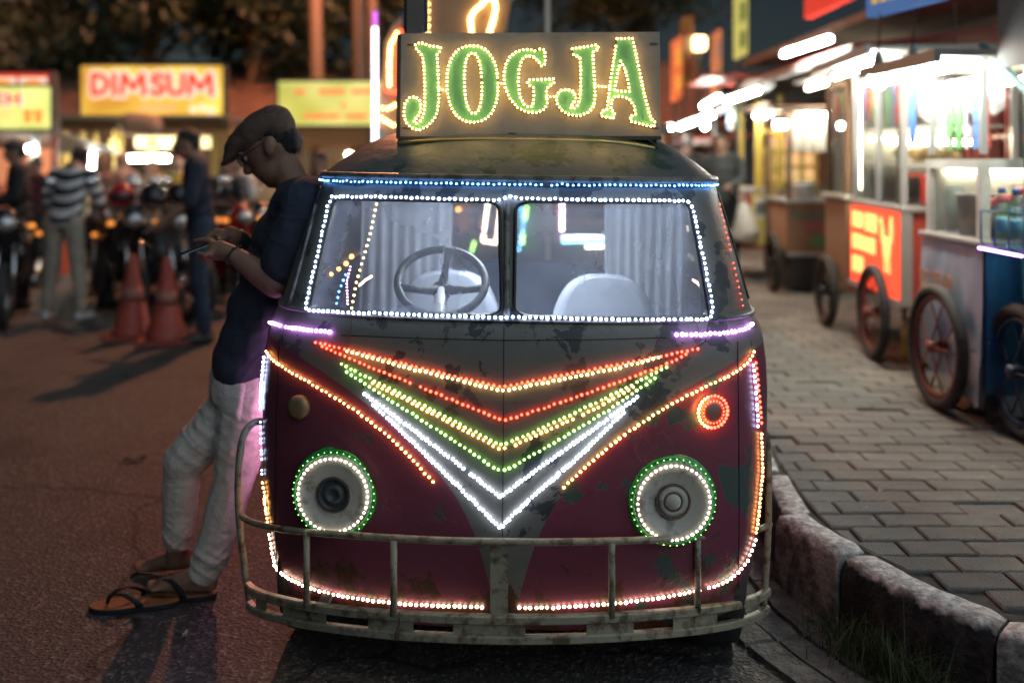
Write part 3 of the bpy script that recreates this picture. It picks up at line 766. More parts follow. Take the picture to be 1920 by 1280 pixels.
led_strip(wsl, 'ice', 0.0158, 0.0048, closed=True, lift=0.010, rm=WIREB)
led_strip([(509, 605), (520, 609), (545, 615), (580, 619), (620, 623)], 'purple', 0.0145, 0.0058)
led_strip([(1267, 628), (1310, 627), (1355, 625), (1385, 621), (1400, 615), (1409, 606)], 'purple', 0.0145, 0.0058)
led_strip([(594, 642), (700, 667), (820, 697), (925, 722), (943, 724), (1000, 713), (1100, 694), (1200, 675), (1312, 653)], 'red')
led_strip([(653, 658), (750, 685), (850, 710), (935, 731), (950, 731), (1050, 711), (1150, 692), (1243, 668)], 'yellow')
led_strip([(606, 650), (700, 689), (820, 737), (935, 784), (950, 786), (1050, 754), (1150, 719), (1250, 682), (1292, 661)], 'red')
led_strip([(642, 682), (720, 722), (830, 777), (935, 831), (952, 830), (1040, 790), (1150, 738), (1250, 687)], 'green')
led_strip([(700, 718), (770, 753), (860, 800), (935, 839), (952, 839), (1040, 800), (1120, 763), (1192, 722)], 'amber')
led_strip([(652, 697), (740, 754), (840, 817), (932, 879), (952, 879), (1040, 828), (1150, 762), (1235, 702)], 'green')
led_strip([(685, 738), (770, 800), (860, 868), (938, 930), (1000, 883), (1100, 812), (1195, 743)], 'white', 0.0122, 0.0054, lift=0.007)
led_strip([(702, 758), (780, 832), (860, 910), (938, 987), (1000, 928), (1090, 850), (1172, 768)], 'white', 0.0122, 0.0054, lift=0.007)
led_strip([(503, 658), (515, 676), (545, 695), (600, 727), (660, 762), (720, 808), (770, 854), (818, 908)], 'amber', smooth=True)
led_strip([(1411, 660), (1400, 680), (1370, 702), (1330, 720), (1250, 760), (1180, 806), (1110, 862), (1057, 912)], 'amber', smooth=True)
led_strip([(490, 1000), (505, 1045), (535, 1078), (580, 1099), (650, 1117), (740, 1128), (830, 1133), (918, 1136)], 'pale', 0.0150, 0.0052, smooth=True)
led_strip([(953, 1138), (1050, 1135), (1140, 1130), (1230, 1119), (1310, 1104), (1365, 1087), (1398, 1052), (1414, 1005)], 'pale', 0.0150, 0.0052, smooth=True)
led_strip([(499, 670), (493, 730), (490, 770)], 'ice', 0.0125, 0.0055)
led_strip([(490, 790), (487, 850), (486, 900)], 'ice', 0.030, 0.0035)
led_strip([(486, 905), (486, 950), (488, 985)], 'amber', 0.0125, 0.0045)
led_strip([(1409, 684), (1414, 740), (1418, 800)], 'ice', 0.0155, 0.005)
led_strip([(1414, 680), (1420, 740), (1424, 800)], 'red', 0.0155, 0.0048)
led_strip([(1424, 812), (1426, 880), (1420, 950), (1414, 1000)], 'amber', 0.0125, 0.0045)
led_strip([(1346, 384), (1362, 450), (1380, 530), (1392, 585)], 'red', 0.019, 0.0024, ribbon=False)
def side_strip(sg, z, y0, y1, color, pitch=0.016, r=0.005):
    pts = [Vector((sg * (VW(z) + 0.006), y0 + (y1 - y0) * k / 20, z)) for k in range(21)]
    g = MB(); q = resample(pts, pitch); beads(g, q, r, Vector((sg, 0, 0))); o = g.build('led_strip', led_mat(color), van); o['kind'] = 'stuff'
for sg in (-1, 1):
    side_strip(sg, 0.955, 0.52, 2.6, 'purple'); side_strip(sg, 0.60, 0.46, 2.6, 'pink' if sg < 0 else 'amber')
def side_fill_post(sg, y, z0, z1, color):
    pts = [Vector((sg * (VW(z) + 0.006), y, z)) for z in np.linspace(z0, z1, 20)]
    g = MB(); q = resample(pts, 0.016); beads(g, q, 0.005, Vector((sg, 0, 0))); o = g.build('led_strip', led_mat(color), van); o['kind'] = 'stuff'
side_fill_post(-1, 0.47, 0.34, 0.92, 'pink')  # unseen pink strip added to light the man's legs
WIR = mat('bare_wire', (0.10, 0.045, 0.03), 0.6)
for wp_ in ([(662, 588), (660, 620), (652, 650), (650, 684)], [(852, 792), (862, 812), (866, 834), (856, 862), (862, 890)], [(1302, 598), (1310, 622), (1306, 652)], [(512, 606), (506, 640), (503, 660)]):
    hs_ = skin_path([(p.x, p.y) for p in smooth_path([(x, y, 0) for x, y in wp_], 2)], 9); g = MB(); g.tube([p + n * 0.004 for p, n in hs_], 0.0011, 5); g.build('wire', WIR, van, world=True)
# ---- panel seams
SEAM = mat('seam_dark', (0.012, 0.010, 0.009), 0.9)  # dark lines drawn for the grooves and creases of the panels
def seam(px, r=0.0016):
    hs = skin_path(px, 12); g = MB(); g.tube([p + n * 0.0002 for p, n in hs], r, 5); g.build('panel_seam', SEAM, van, world=True)
seam([(1383, 640), (1385, 800), (1386, 950), (1384, 1110)]); seam([(523, 640), (518, 800), (516, 950), (520, 1100)]); seam([(945, 612), (944, 800), (942, 1000), (940, 1140)], 0.0012)
seam([(640, 628), (780, 634), (945, 638), (1100, 637), (1250, 633)], 0.0014); seam([(1330, 600), (1322, 640), (1300, 655)], 0.0012)
# ---- head lamps
def frame_of(n):
    n = n.normalized(); u = Vector((0, 0, 1)).cross(n).normalized(); v = n.cross(u)
    return Matrix((u, v, n)).transposed()
GREENT = mat('green_tube', (0.02, 0.22, 0.06), 0.15, col2=(0.05, 0.42, 0.10), nscale=40, spec=0.8)
LENSW = mat('lamp_plate', (0.40, 0.40, 0.36), 0.45, col2=(0.20, 0.185, 0.16), nscale=16, lo=0.5, hi=0.62, bump=0.08)
LENSD = mat('horn_grille', (0.06, 0.065, 0.07), 0.5, col2=(0.025, 0.028, 0.032), nscale=20)
RUST = mat('rusty_ring', (0.16, 0.08, 0.045), 0.7, col2=(0.06, 0.05, 0.045), nscale=35)
def head_lamp(px, py, dark):
    p, n = hit(px, py); n = (n * 0.6 + Vector((0, -0.75, 0.05))).normalized(); M = frame_of(n); h = XF[van.name]
    lamp = bpy.data.objects.new('head_lamp', None); COL.objects.link(lamp); lamp.parent = van; XF[lamp.name] = VM
    Rr = 0.108
    g = MB(); g.lathe([(Rr, -0.05), (Rr, 0.012), (Rr - 0.012, 0.018), (Rr - 0.030, 0.012), (0.06, 0.004), (0.001, 0.002)], 48, p + n * 0.012, M)
    g.build('lamp_plate', LENSW, lamp, world=True, fix=True)
    g = MB()
    for k, (rr, hh, tr) in enumerate(((Rr + 0.006, 0.010, 0.0055), (Rr + 0.010, 0.0, 0.0055), (Rr + 0.001, 0.021, 0.0045))):
        g.tube([p + n * hh + M @ Vector((rr * math.cos(a), rr * math.sin(a), 0)) for a in [2 * math.pi * q / 56 for q in range(56)]], tr, 8, closed=True)
    g.build('green_rope_light', GREENT, lamp, world=True)
    g = MB(); pts = []; 
    for q in range(42):
        a = 2 * math.pi * q / 42
        pts.append(p + n * 0.030 + M @ Vector(((Rr - 0.010) * math.cos(a), (Rr - 0.010) * math.sin(a), 0)))
    beads(g, pts, 0.0040, [(n * 0.55 - (x - p).normalized() * 0.85).normalized() for x in pts])
    o = g.build('led_ring', led_mat('ring'), lamp, world=True); o['kind'] = 'stuff'
    g = MB(); pts = [p + n * 0.024 + M @ Vector(((Rr + 0.006) * math.cos(a + 0.07), (Rr + 0.006) * math.sin(a + 0.07), 0)) for a in [2 * math.pi * q / 40 for q in range(40)]]
    beads(g, pts, 0.0014, [(n + (x - p).normalized()).normalized() for x in pts]); o = g.build('led_ring', led_mat('green'), lamp, world=True); o['kind'] = 'stuff'
    if dark:
        g = MB(); g.lathe([(0.046, 0), (0.046, 0.012), (0.040, 0.014), (0.038, 0.007), (0.026, 0.007), (0.024, 0.014), (0.016, 0.014), (0.013, 0.008), (0.001, 0.008)], 32, p + n * 0.014, M); g.build('horn', LENSD, lamp, world=True, fix=True)
        g = MB(); g.tube([p + n * 0.026 + M @ Vector((0.047 * math.cos(a), 0.047 * math.sin(a), 0)) for a in [2 * math.pi * q / 32 for q in range(32)]], 0.0022, 6, closed=True); g.build('trim_ring', RUST, lamp, world=True)
    else:
        for rr, tr in ((0.045, 0.0035), (0.024, 0.0035)):
            g = MB(); g.tube([p + n * 0.019 + M @ Vector((rr * math.cos(a), rr * math.sin(a), 0)) for a in [2 * math.pi * q / 32 for q in range(32)]], tr, 6, closed=True); g.build('trim_ring', RUST, lamp, world=True)
        g = MB(); g.lathe([(0.041, 0), (0.041, 0.006), (0.028, 0.007), (0.022, 0.004), (0.020, 0.009), (0.001, 0.010)], 32, p + n * 0.014, M); g.build('hub', LENSW, lamp, world=True, fix=True)
head_lamp(630, 922, True); head_lamp(1259, 936, False)
def indicator(px, py, lit):
    p, n = hit(px, py); M = frame_of((n + Vector((0, -0.3, 0))).normalized()); n = M.col[2]
    o = bpy.data.objects.new('indicator_lamp', None); COL.objects.link(o); o.parent = van; XF[o.name] = VM
    rr = 0.034 if not lit else 0.036
    lm = mat('indicator_lens', (0.20, 0.13, 0.07), 0.3, col2=(0.10, 0.12, 0.05), nscale=14) if not lit else mat('indicator_lens_red', (0.42, 0.10, 0.08), 0.35, col2=(0.25, 0.2, 0.15), nscale=18)
    g = MB(); g.lathe([(rr, -0.01), (rr, 0.012), (rr - 0.007, 0.02), (rr * 0.55, 0.023), (0.001, 0.024)], 28, p, M); g.build('lens', lm, o, world=True, fix=True)
    if lit:
        g = MB(); k = 26; pts = [p + n * 0.016 + M @ Vector(((rr + 0.007) * math.cos(a), (rr + 0.007) * math.sin(a), 0)) for a in [2 * math.pi * q / k for q in range(k)]]
        ctr = [x for x in pts if x.x > p.x - 0.004]; oth = [x for x in pts if x.x <= p.x - 0.004]
        beads(g, ctr, 0.0048, [(n - (x - p).normalized() * 0.4).normalized() for x in ctr]); o2 = g.build('led_ring', led_mat('red'), o, world=True); o2['kind'] = 'stuff'
        g = MB(); beads(g, oth, 0.0045, [(n - (x - p).normalized() * 0.3).normalized() for x in oth]); o2 = g.build('led_ring', led_mat('amber'), o, world=True); o2['kind'] = 'stuff'
        g = MB(); pts = [p + n * 0.021 + M @ Vector(((rr - 0.006) * math.cos(a), (rr - 0.006) * math.sin(a), 0)) for a in [2 * math.pi * q / 20 for q in range(20)]]
        beads(g, pts, 0.003, n); o2 = g.build('led_ring', led_mat('red'), o, world=True); o2['kind'] = 'stuff'
indicator(563, 762, False); indicator(1332, 769, True)
# ---- bull bar
BAR = mat('bar_paint', (0.27, 0.245, 0.175), 0.45, col2=(0.10, 0.06, 0.035), nscale=26, ndetail=8, lo=0.48, hi=0.62, bump=0.12, bscale=70)
bull = bpy.data.objects.new('bull_bar', None); COL.objects.link(bull); bull.parent = van; XF[bull.name] = VM
def bd(px): return 2.545 + 0.40 * (abs(px - 945) / 500.0) ** 3.2
def bp_(px, py, dd=0.0): return at(px, py, bd(px) + dd)
def bartube(pts, r, name, sm_=2):
    g = MB(); g.tube(smooth_path(pts, sm_), r, 10); g.build(name, BAR, bull, world=True)
bartube([bp_(x, y) for x, y in ((447, 962), (470, 980), (540, 994), (640, 1002), (780, 1011), (940, 1016), (1100, 1015), (1240, 1011), (1350, 1004), (1420, 994), (1444, 982))], 0.0092, 'top_rail')
bartube([at(492, 789, 2.98), at(474, 791, 2.97), at(456, 812, 2.95), at(448, 860, 2.93), at(446, 920, 2.93), at(448, 970, 2.93), at(457, 1050, 2.93), at(468, 1125, 2.93)], 0.0105, 'side_hoop')
bartube([at(1414, 815, 2.98), at(1424, 806, 2.97), at(1438, 816, 2.95), at(1441, 860, 2.94), at(1441, 920, 2.93), at(1441, 990, 2.93), at(1437, 1060, 2.93), at(1431, 1140, 2.93)], 0.0105, 'side_hoop')
lowu = [(463, 1098), (478, 1112), (540, 1130), (640, 1146), (780, 1156), (940, 1162), (1100, 1160), (1240, 1152), (1350, 1140), (1420, 1124), (1440, 1108)]
lowl = [(466, 1132), (480, 1146), (540, 1164), (640, 1180), (780, 1193), (940, 1199), (1100, 1197), (1240, 1188), (1350, 1176), (1418, 1158), (1438, 1140)]
def flat_rail(pp, hgt, name):
    path = smooth_path([bp_(x, y) for x, y in pp], 2); g = MB(); rows = []
    for i, p in enumerate(path):
        t = path[min(i + 1, len(path) - 1)] - path[max(i - 1, 0)]; n = Vector((t.y, -t.x, 0)).normalized()
        a, b = hgt / 2, 0.010
        rows.append([p + Vector((0, 0, a)) - n * b, p + Vector((0, 0, a)) + n * b * 0.6, p + Vector((0, 0, a * 0.7)) + n * b, p - Vector((0, 0, a * 0.7)) + n * b, p - Vector((0, 0, a)) + n * b * 0.6, p - Vector((0, 0, a)) - n * b, p + Vector((0, 0, a)) - n * b])
    g.grid(rows, smooth=False); g.add(rows[0][:6], [tuple(range(6))]); g.add(rows[-1][:6], [tuple(range(5, -1, -1))])
    g.build(name, BAR, bull, world=True, fix=True)
flat_rail(lowu, 0.024, 'lower_rail'); flat_rail(lowl, 0.022, 'lower_rail')
def ly(pp, x): return float(np.interp(x, [p[0] for p in pp], [p[1] for p in pp]))
tops = [(447, 962), (640, 1002), (780, 1011), (940, 1016), (1100, 1015), (1240, 1011), (1350, 1004), (1444, 982)]
for x in (575, 738, 1147, 1308):
    g = MB(); a = bp_(x, ly(tops, x) + 4, 0.004); b = bp_(x, ly(lowu, x), 0.004); g.tube([a, b], 0.0092, 10); g.build('upright', BAR, bull, world=True)
g = MB(); a = bp_(936, 1018, 0.014); b = bp_(936, 1170, 0.014); g.bar(a, b, 0.046, 0.010, up=(0, -1, 0)); g.build('centre_plate', BAR, bull, world=True)
for x0, x1 in ((480, 500), (530, 612), (690, 775), (850, 985), (1100, 1188), (1262, 1345)):
    g = MB(); c = [(x0, ly(lowu, x0) + 6), (x1, ly(lowu, x1) + 6), (x1, ly(lowl, x1) - 6), (x0, ly(lowl, x0) - 6)]
    f = [bp_(x, y, 0.004) for x, y in c]; bk = [bp_(x, y, 0.014) for x, y in c]
    g.add(f + bk, [(0, 1, 2, 3), (7, 6, 5, 4), (0, 4, 5, 1), (1, 5, 6, 2), (2, 6, 7, 3), (3, 7, 4, 0)]); g.build('bracket', BAR, bull, world=True, fix=True)
for x in (600, 1290):
    g = MB(); g.bar(bp_(x, ly(lowu, x), 0.012), VM @ Vector(((x - 945) / 715, 0.25, 0.24)), 0.03, 0.012); g.build('mounting_arm', DARK, bull, world=True)
g = MB(); g.tube(smooth_path([bp_(748, 1146, -0.012), bp_(751, 1165, -0.016), bp_(744, 1180, -0.012), bp_(742, 1200, -0.008)], 2), 0.0022, 5); g.build('tie_wire', RUST, bull, world=True)
# ---- wheels
TYRE = mat('tyre_rubber', (0.022, 0.022, 0.023), 0.8, col2=(0.035, 0.033, 0.03), nscale=20, bump=0.3, bscale=80)
def van_wheel(x, y):
    o = bpy.data.objects.new('wheel', None); COL.objects.link(o); o.parent = van; o.location = (x, y, 0.238); XF[o.name] = VM @ Matrix.Translation((x, y, 0.238))
    M = Matrix.Rotation(R(90), 3, 'Y'); g = MB()
    g.lathe([(0.15, -0.07), (0.20, -0.078), (0.232, -0.066), (0.238, -0.04), (0.238, 0.04), (0.232, 0.066), (0.20, 0.078), (0.15, 0.07)], 36, (0, 0, 0), M); g.build('tyre', TYRE, o, fix=True)
    g = MB(); g.lathe([(0.15, -0.05), (0.152, 0.055), (0.13, 0.06), (0.10, 0.03), (0.06, 0.045), (0.001, 0.05)], 28, (0, 0, 0), M if x > 0 else Matrix.Rotation(R(-90), 3, 'Y')); g.build('rim', mat('wheel_steel', (0.3, 0.3, 0.28), 0.4, metal=0.4), o, fix=True)
for x, y in ((-0.60, 0.42), (0.60, 0.42), (-0.60, 2.45), (0.60, 2.45)): van_wheel(x, y)
# ---- interior
SEATW = mat('seat_cloth', (0.42, 0.45, 0.52), 0.85, col2=(0.34, 0.37, 0.43), nscale=6, bump=0.05)
BENCH = mat('bench_cloth', (0.035, 0.05, 0.085), 0.85, col2=(0.06, 0.075, 0.11), nscale=8)
INM = mat('cab_lining', (0.10, 0.105, 0.11), 0.85, col2=(0.07, 0.07, 0.07), nscale=4)
g = MB(); g.add([vsurf(s, 0.5) * 0.97 + Vector((0, 0.05, 0.01)) for s in LOOP], [tuple(range(len(LOOP)))]); g.build('cab_floor', INM, van)
g = MB(); g.bbox(-0.60, 0.60, 0.13, 0.30, 0.86, 0.985, 0.03); g.build('dashboard', INM, van)
def seat_back(cx, y, wd, ztop, name, m, zb=0.55, th=0.11):
    prof_ = []; n = 26; rows = []
    for j, dy in enumerate((-th / 2, -th / 2 * 0.92, -th * 0.3, th * 0.3, th / 2)):
        k = (0.86, 1.0, 1.0, 1.0, 0.9)[j]; k = (0.80, 0.95, 1.0, 1.0, 0.92)[j]
        r_ = []
        for q in range(n + 1):
            a = math.pi * q / n; e = 0.62
            x = math.copysign(abs(math.cos(a)) ** e, math.cos(a)) * wd / 2 * k; z = zb + (ztop - zb) * (max(math.sin(a), 0) ** e) * (0.97 + 0.03 * k)
            r_.append(Vector((cx + x, y + dy * (1.0) + (z - zb) * 0.18, z)))
        rows.append(r_)
    g = MB(); g.grid(rows); g.add(rows[0], [tuple(range(len(rows[0]) - 1, -1, -1))], True); g.add(rows[-1], [tuple(range(len(rows[-1])))], True)
    g.bbox(cx - wd / 2, cx + wd / 2, y - 0.42, y, zb - 0.12, zb + 0.03, 0.03)
    return g.build(name, m, van, fix=True)
def loc_at(px, py, d): return VMI @ at(px, py, d)
l = loc_at(1132, 518, 3.45); seat_back(l.x, 0.72, 0.40, l.z + 0.005, 'seat', SEATW)
l = loc_at(842, 512, 3.45); seat_back(l.x, 0.72, 0.40, l.z + 0.005, 'seat', SEATW)
l = loc_at(990, 488, 4.1); seat_back(l.x, 1.38, 1.0, l.z, 'bench_seat', BENCH)
# steering wheel
STW = mat('steering_plastic', (0.05, 0.055, 0.06), 0.5, col2=(0.12, 0.125, 0.12), nscale=40, lo=0.45, hi=0.7)
sw = bpy.data.objects.new('steering_wheel', None); COL.objects.link(sw); sw.parent = van; XF[sw.name] = VM
c = loc_at(828, 528, 3.06); n = Vector((0, 0.72, 0.70)).normalized(); M = frame_of(-n); rr = 0.131
rr = 82 * 3.06 / FPX
M = frame_of(Vector((0.06, -0.66, 0.75)))
g = MB(); g.tube([c + M @ Vector((rr * math.cos(a), rr * math.sin(a), 0)) for a in [2 * math.pi * q / 48 for q in range(48)]], 0.0125, 10, closed=True); g.build('wheel_rim', STW, sw)
hub = c + M @ Vector((0, -0.004, -0.035))
for a in (R(82), R(-10), R(190), ):
    g = MB(); g.tube([hub, hub.lerp(c + M @ Vector((rr * math.cos(a), rr * math.sin(a), 0)), 0.55) + M @ Vector((0, 0, -0.006)), c + M @ Vector((rr * math.cos(a), rr * math.sin(a), 0))], [0.018, 0.011, 0.012], 8); g.build('spoke', STW, sw)
g = MB(); g.lathe([(0.026, -0.02), (0.032, 0.0), (0.028, 0.014), (0.001, 0.018)], 24, hub, M); g.build('hub', STW, sw, fix=True)
g = MB(); e = hub + Vector((0.0, -0.16, -0.17)); g.tube([hub, e], [0.02, 0.024], 16); g.build('steering_column', mat('column_sleeve', (0.55, 0.52, 0.53), 0.5), sw)
# curtains at the sides behind the seats
CUR = mat('curtain_cloth', (0.36, 0.38, 0.42), 0.9, col2=(0.26, 0.27, 0.30), nscale=3, stretch=(9, 9, 0.4))
def curtain(x0, y0, x1, y1, z0, z1, folds):
    g = MB(); rows = []; n = folds * 8
    d = Vector((x1 - x0, y1 - y0, 0)); nr = Vector((-d.y, d.x, 0)).normalized()
    for k in range(n + 1):
        t = k / n; p = Vector((x0, y0, 0)) + d * t; r_ = []
        for q in range(9):
            u = q / 8; amp = 0.006 + 0.014 * u
            o = math.sin(t * folds * 6.283 + 0.8 * math.sin(u * 2.5)) * amp + noise.noise(Vector((t * 9, u * 2, x0))) * 0.008
            r_.append(p + nr * o + Vector((0, 0, z1 + (z0 - z1) * u)))
        rows.append(r_)
    g.grid(rows); return g.build('curtain', CUR, van)
curtain(-0.585, 0.95, -0.27, 1.12, 0.72, 1.365, 8)
curtain(0.30, 1.10, 0.585, 0.93, 0.72, 1.365, 8)
curtain(-0.60, 1.3, -0.60, 1.9, 0.8, 1.36, 6); curtain(0.60, 1.3, 0.60, 1.9, 0.8, 1.36, 6)
def free_strip(pts, color, pitch, r, name='led_strip', parent=None, nrm=Vector((0, -1, 0)), world=True):
    g = MB(); q = resample(pts, pitch); beads(g, q, r, nrm)
    o = g.build(name, led_mat(color), parent or van, world=world); o['kind'] = 'stuff'; return o
free_strip([at(708, 372, 3.35), at(694, 440, 3.3), at(668, 530, 3.25), at(657, 592, 3.22)], 'yellow', 0.021, 0.0036)  # reflection in the windscreen, built as beads inside the cab
free_strip([at(606, 542, 3.3), at(612, 520, 3.3), at(630, 508, 3.3), at(652, 492, 3.3), at(660, 480, 3.3)], 'orange', 0.030, 0.0075)  # orange, blue and pink windscreen reflections, also built as glowing beads
free_strip([at(648, 515, 3.32), at(636, 545, 3.3), at(630, 575, 3.28)], 'blue', 0.020, 0.0035)
free_strip([at(657, 500, 3.34), at(650, 530, 3.32), at(652, 570, 3.28)], 'pink', 0.012, 0.0018)
free_strip([at(674, 535, 3.3), at(685, 525, 3.3), at(697, 518, 3.3)], 'pale', 0.007, 0.0034)
free_strip([at(1300, 525, 3.3), at(1310, 532, 3.3), at(1318, 545, 3.3)], 'pale', 0.007, 0.0034)
# hidden lamp added under the cab roof to brighten seats and windscreen
dl_ = loc_at(955, 360, 3.5)
g = MB(); g.bbox(-0.16, 0.16, 0.62, 0.66, 1.372, 1.384, 0.004); g.build('cab_fill_lamp', emit('cab_fill', (0.78, 0.86, 1.0), 150.0), van)
# ================================================================== the lit board on the roof
SD = 3.08
sgn = thing('sign_board', 'lit JOGJA sign board with green letters ringed by fairy lights on van roof', 'sign', tuple(at(994, 258, SD)), 0)
def sp(px, py, d=0.0): return at(px, py, SD + d)
BOARD = mat('board_sheet', (0.30, 0.27, 0.23), 0.65, col2=(0.22, 0.20, 0.175), nscale=3, bump=0.0)
def corrugated():
    m = mat('board_corrugated', (0.42, 0.375, 0.31), 0.6, col2=(0.33, 0.295, 0.245), nscale=4)
    t = m.node_tree; b = t.nodes['Principled BSDF']; tc = N(t, 'ShaderNodeTexCoord')
    wv = N(t, 'ShaderNodeTexWave', wave_type='BANDS', bands_direction='X'); wv.inputs['Scale'].default_value = 75; wv.inputs['Distortion'].default_value = 0.3
    t.links.new(tc.outputs['Object'], wv.inputs['Vector'])
    bp = N(t, 'ShaderNodeBump'); bp.inputs['Strength'].default_value = 0.35; bp.inputs['Distance'].default_value = 0.003; t.links.new(wv.outputs['Fac'], bp.inputs['Height']); t.links.new(bp.outputs[0], b.inputs['Normal']); return m
g = MB(); c = [sp(751, 63), sp(1237, 60), sp(1240, 257), sp(749, 258)]
bk = [p + Vector((0, 0.05, 0)) for p in c]
g.add(c + bk, [(3, 2, 1, 0), (4, 5, 6, 7), (0, 1, 5, 4), (1, 2, 6, 5), (2, 3, 7, 6), (3, 0, 4, 7)]); g.build('panel', corrugated(), sgn, world=True, fix=True)
FRM = mat('board_frame', (0.05, 0.05, 0.048), 0.6)
g = MB()
for a, b in ((0, 3), (3, 2)): g.bar(c[a] + Vector((-0.004 if a == 0 else 0, 0.025, -0.003)), c[b] + Vector((-0.004 if a == 0 else 0, 0.025, -0.003)), 0.012, 0.056, up=(0, 1, 0))
g.build('frame', FRM, sgn, world=True)
for x in (778, 1200):
    g = MB(); g.bar(sp(x, 280, 0.06), sp(x, -60 if x < 900 else 70, 0.06), 0.05 if x < 900 else 0.02, 0.02, up=(0, 1, 0)); g.build('post', mat('post_aluminium', (0.18, 0.16, 0.14), 0.5, metal=0.5), sgn, world=True)
g = MB(); g.bar(sp(764, 60, 0.07), sp(764, -80, 0.07), 0.02, 0.02, up=(0, 1, 0)); g.bar(sp(799, 60, 0.07), sp(799, -80, 0.07), 0.008, 0.02, up=(0, 1, 0)); g.build('post', FRM, sgn, world=True)
GOLD = mat('gold_trim', (0.45, 0.36, 0.14), 0.3, metal=0.6)
g = MB(); g.tube(smooth_path([sp(745, 268, -0.03), sp(850, 262, -0.05), sp(1000, 262, -0.05), (sp(1150, 266, -0.05)), sp(1228, 278, -0.03)], 2), 0.006, 6); g.build('gold_strip', GOLD, sgn, world=True)
for x, y in ((762, 262), (1222, 266)):
    g = MB(); g.bar(sp(x, y - 12, 0.02), sp(x, y + 22, 0.04), 0.03, 0.03); g.build('foot', FRM, sgn, world=True)
def Z(l): return [(680 + x / 3.3103, y / 3.3103) for x, y in l]
def ell(cx, cy, rx, ry, n=28, e=0.86, rot=0.0):
    out = []
    for k in range(n):
        a = 2 * math.pi * k / n; x = math.copysign(abs(math.cos(a)) ** e, math.cos(a)) * rx; y = math.copysign(abs(math.sin(a)) ** e, math.sin(a)) * ry
        out.append((cx + x * math.cos(rot) - y * math.sin(rot), cy + x * math.sin(rot) + y * math.cos(rot)))
    return out
LET = [
 ([(330, 285), (360, 268), (420, 290), (488, 298), (482, 325), (465, 345), (470, 420), (474, 520), (476, 620), (468, 690), (448, 740), (405, 785), (350, 812), (305, 795), (272, 760), (258, 710), (266, 645), (292, 610), (328, 602), (356, 622), (366, 660), (360, 705), (338, 735), (320, 752), (338, 770), (362, 752), (381, 716), (388, 660), (388, 560), (385, 450), (378, 370), (362, 335), (338, 315)], None),
 (ell(683, 525, 158, 237, rot=-0.03), ell(687, 521, 53, 186, rot=-0.03)),
 ([(1098, 310), (1130, 315), (1132, 400), (1110, 416), (1092, 388), (1060, 360), (1022, 350), (988, 375), (970, 440), (966, 520), (976, 600), (1000, 650), (1030, 668), (1054, 660), (1061, 600), (1058, 548), (1030, 532), (1020, 512), (1036, 499), (1100, 498), (1182, 494), (1186, 518), (1152, 540), (1140, 565), (1146, 640), (1130, 680), (1080, 702), (1020, 700), (960, 670), (910, 610), (882, 540), (876, 470), (888, 405), (914, 356), (955, 325), (1005, 312), (1050, 315), (1080, 326)], None),
 ([(1298, 308), (1380, 296), (1452, 284), (1462, 308), (1426, 330), (1430, 400), (1436, 500), (1440, 600), (1432, 660), (1400, 700), (1340, 722), (1280, 715), (1230, 685), (1202, 640), (1200, 597), (1225, 566), (1270, 558), (1310, 575), (1321, 615), (1304, 648), (1286, 666), (1300, 680), (1328, 662), (1344, 622), (1350, 540), (1350, 430), (1344, 362), (1306, 345)], None),
 ([(1575, 246), (1670, 243), (1690, 330), (1712, 440), (1742, 580), (1770, 690), (1784, 738), (1808, 756), (1800, 790), (1740, 776), (1660, 756), (1656, 722), (1688, 712), (1680, 662), (1650, 617), (1602, 603), (1562, 603), (1542, 627), (1536, 680), (1560, 702), (1550, 738), (1475, 722), (1482, 690), (1510, 684), (1520, 620), (1532, 520), (1550, 400), (1565, 310)], [(1597, 385), (1622, 432), (1646, 520), (1650, 572), (1560, 566), (1576, 470)])]
GREENF = mat('green_letter_sheet', (0.13, 0.46, 0.22), 0.45, col2=(0.18, 0.54, 0.28), nscale=6, bump=0.05)
ROPE = mat('fairy_wire', (0.02, 0.045, 0.025), 0.5)
def letter(outer, inner):
    o = [sp(*p) for p in Z(outer)]; i_ = [sp(*p) for p in Z(inner)] if inner else None
    cu = bpy.data.curves.new('l', 'CURVE'); cu.dimensions = '2D'; cu.fill_mode = 'BOTH'
    for lp in [o] + ([i_] if i_ else []):
        s_ = cu.splines.new('POLY'); s_.use_cyclic_u = True; s_.points.add(len(lp) - 1)
        for q, p in zip(s_.points, lp): q.co = (p.x, p.z, 0, 1)
    cu.extrude = 0.004
    ob = bpy.data.objects.new('l', cu); COL.objects.link(ob); dg = bpy.context.evaluated_depsgraph_get(); me = bpy.data.meshes.new_from_object(ob.evaluated_get(dg)); COL.objects.unlink(ob); bpy.data.objects.remove(ob)
    me.transform(Matrix(((1, 0, 0, 0), (0, 0, -1, SD - 0.0055), (0, 1, 0, 0), (0, 0, 0, 1))))
    me.transform(XF[sgn.name].inverted()); me.materials.append(GREENF)
    L = link_mesh('letter', me, sgn)
    for lp in [o] + ([i_] if i_ else []):
        lp2 = resample([p + Vector((0, -0.019, 0)) for p in lp], 0.0122, True)
        g = MB(); beads(g, lp2[:-1], 0.0034, Vector((0, -1, 0))); g.cur = 1
        wav = [p + Vector((0, 0.002 * (k % 2), 0.0016 * (-1) ** k)) for k, p in enumerate(lp2)]
        g.tube([p + Vector((0, 0.007, 0)) for p in wav], 0.0016, 5, closed=True)
        b = g.build('fairy_lights', [led_mat('warm'), ROPE], L, world=True); b['kind'] = 'stuff'
for o, i_ in LET: letter(o, i_)
for x, y in ((770, 84), (1226, 82), (762, 240), (1228, 240), (960, 250)):
    g = MB(); g.bar(sp(x - 7, y, -0.003), sp(x + 7, y + 1, -0.003), 0.004, 0.003, up=(0, -1, 0)); g.build('cable_tie', FRM, sgn, world=True)
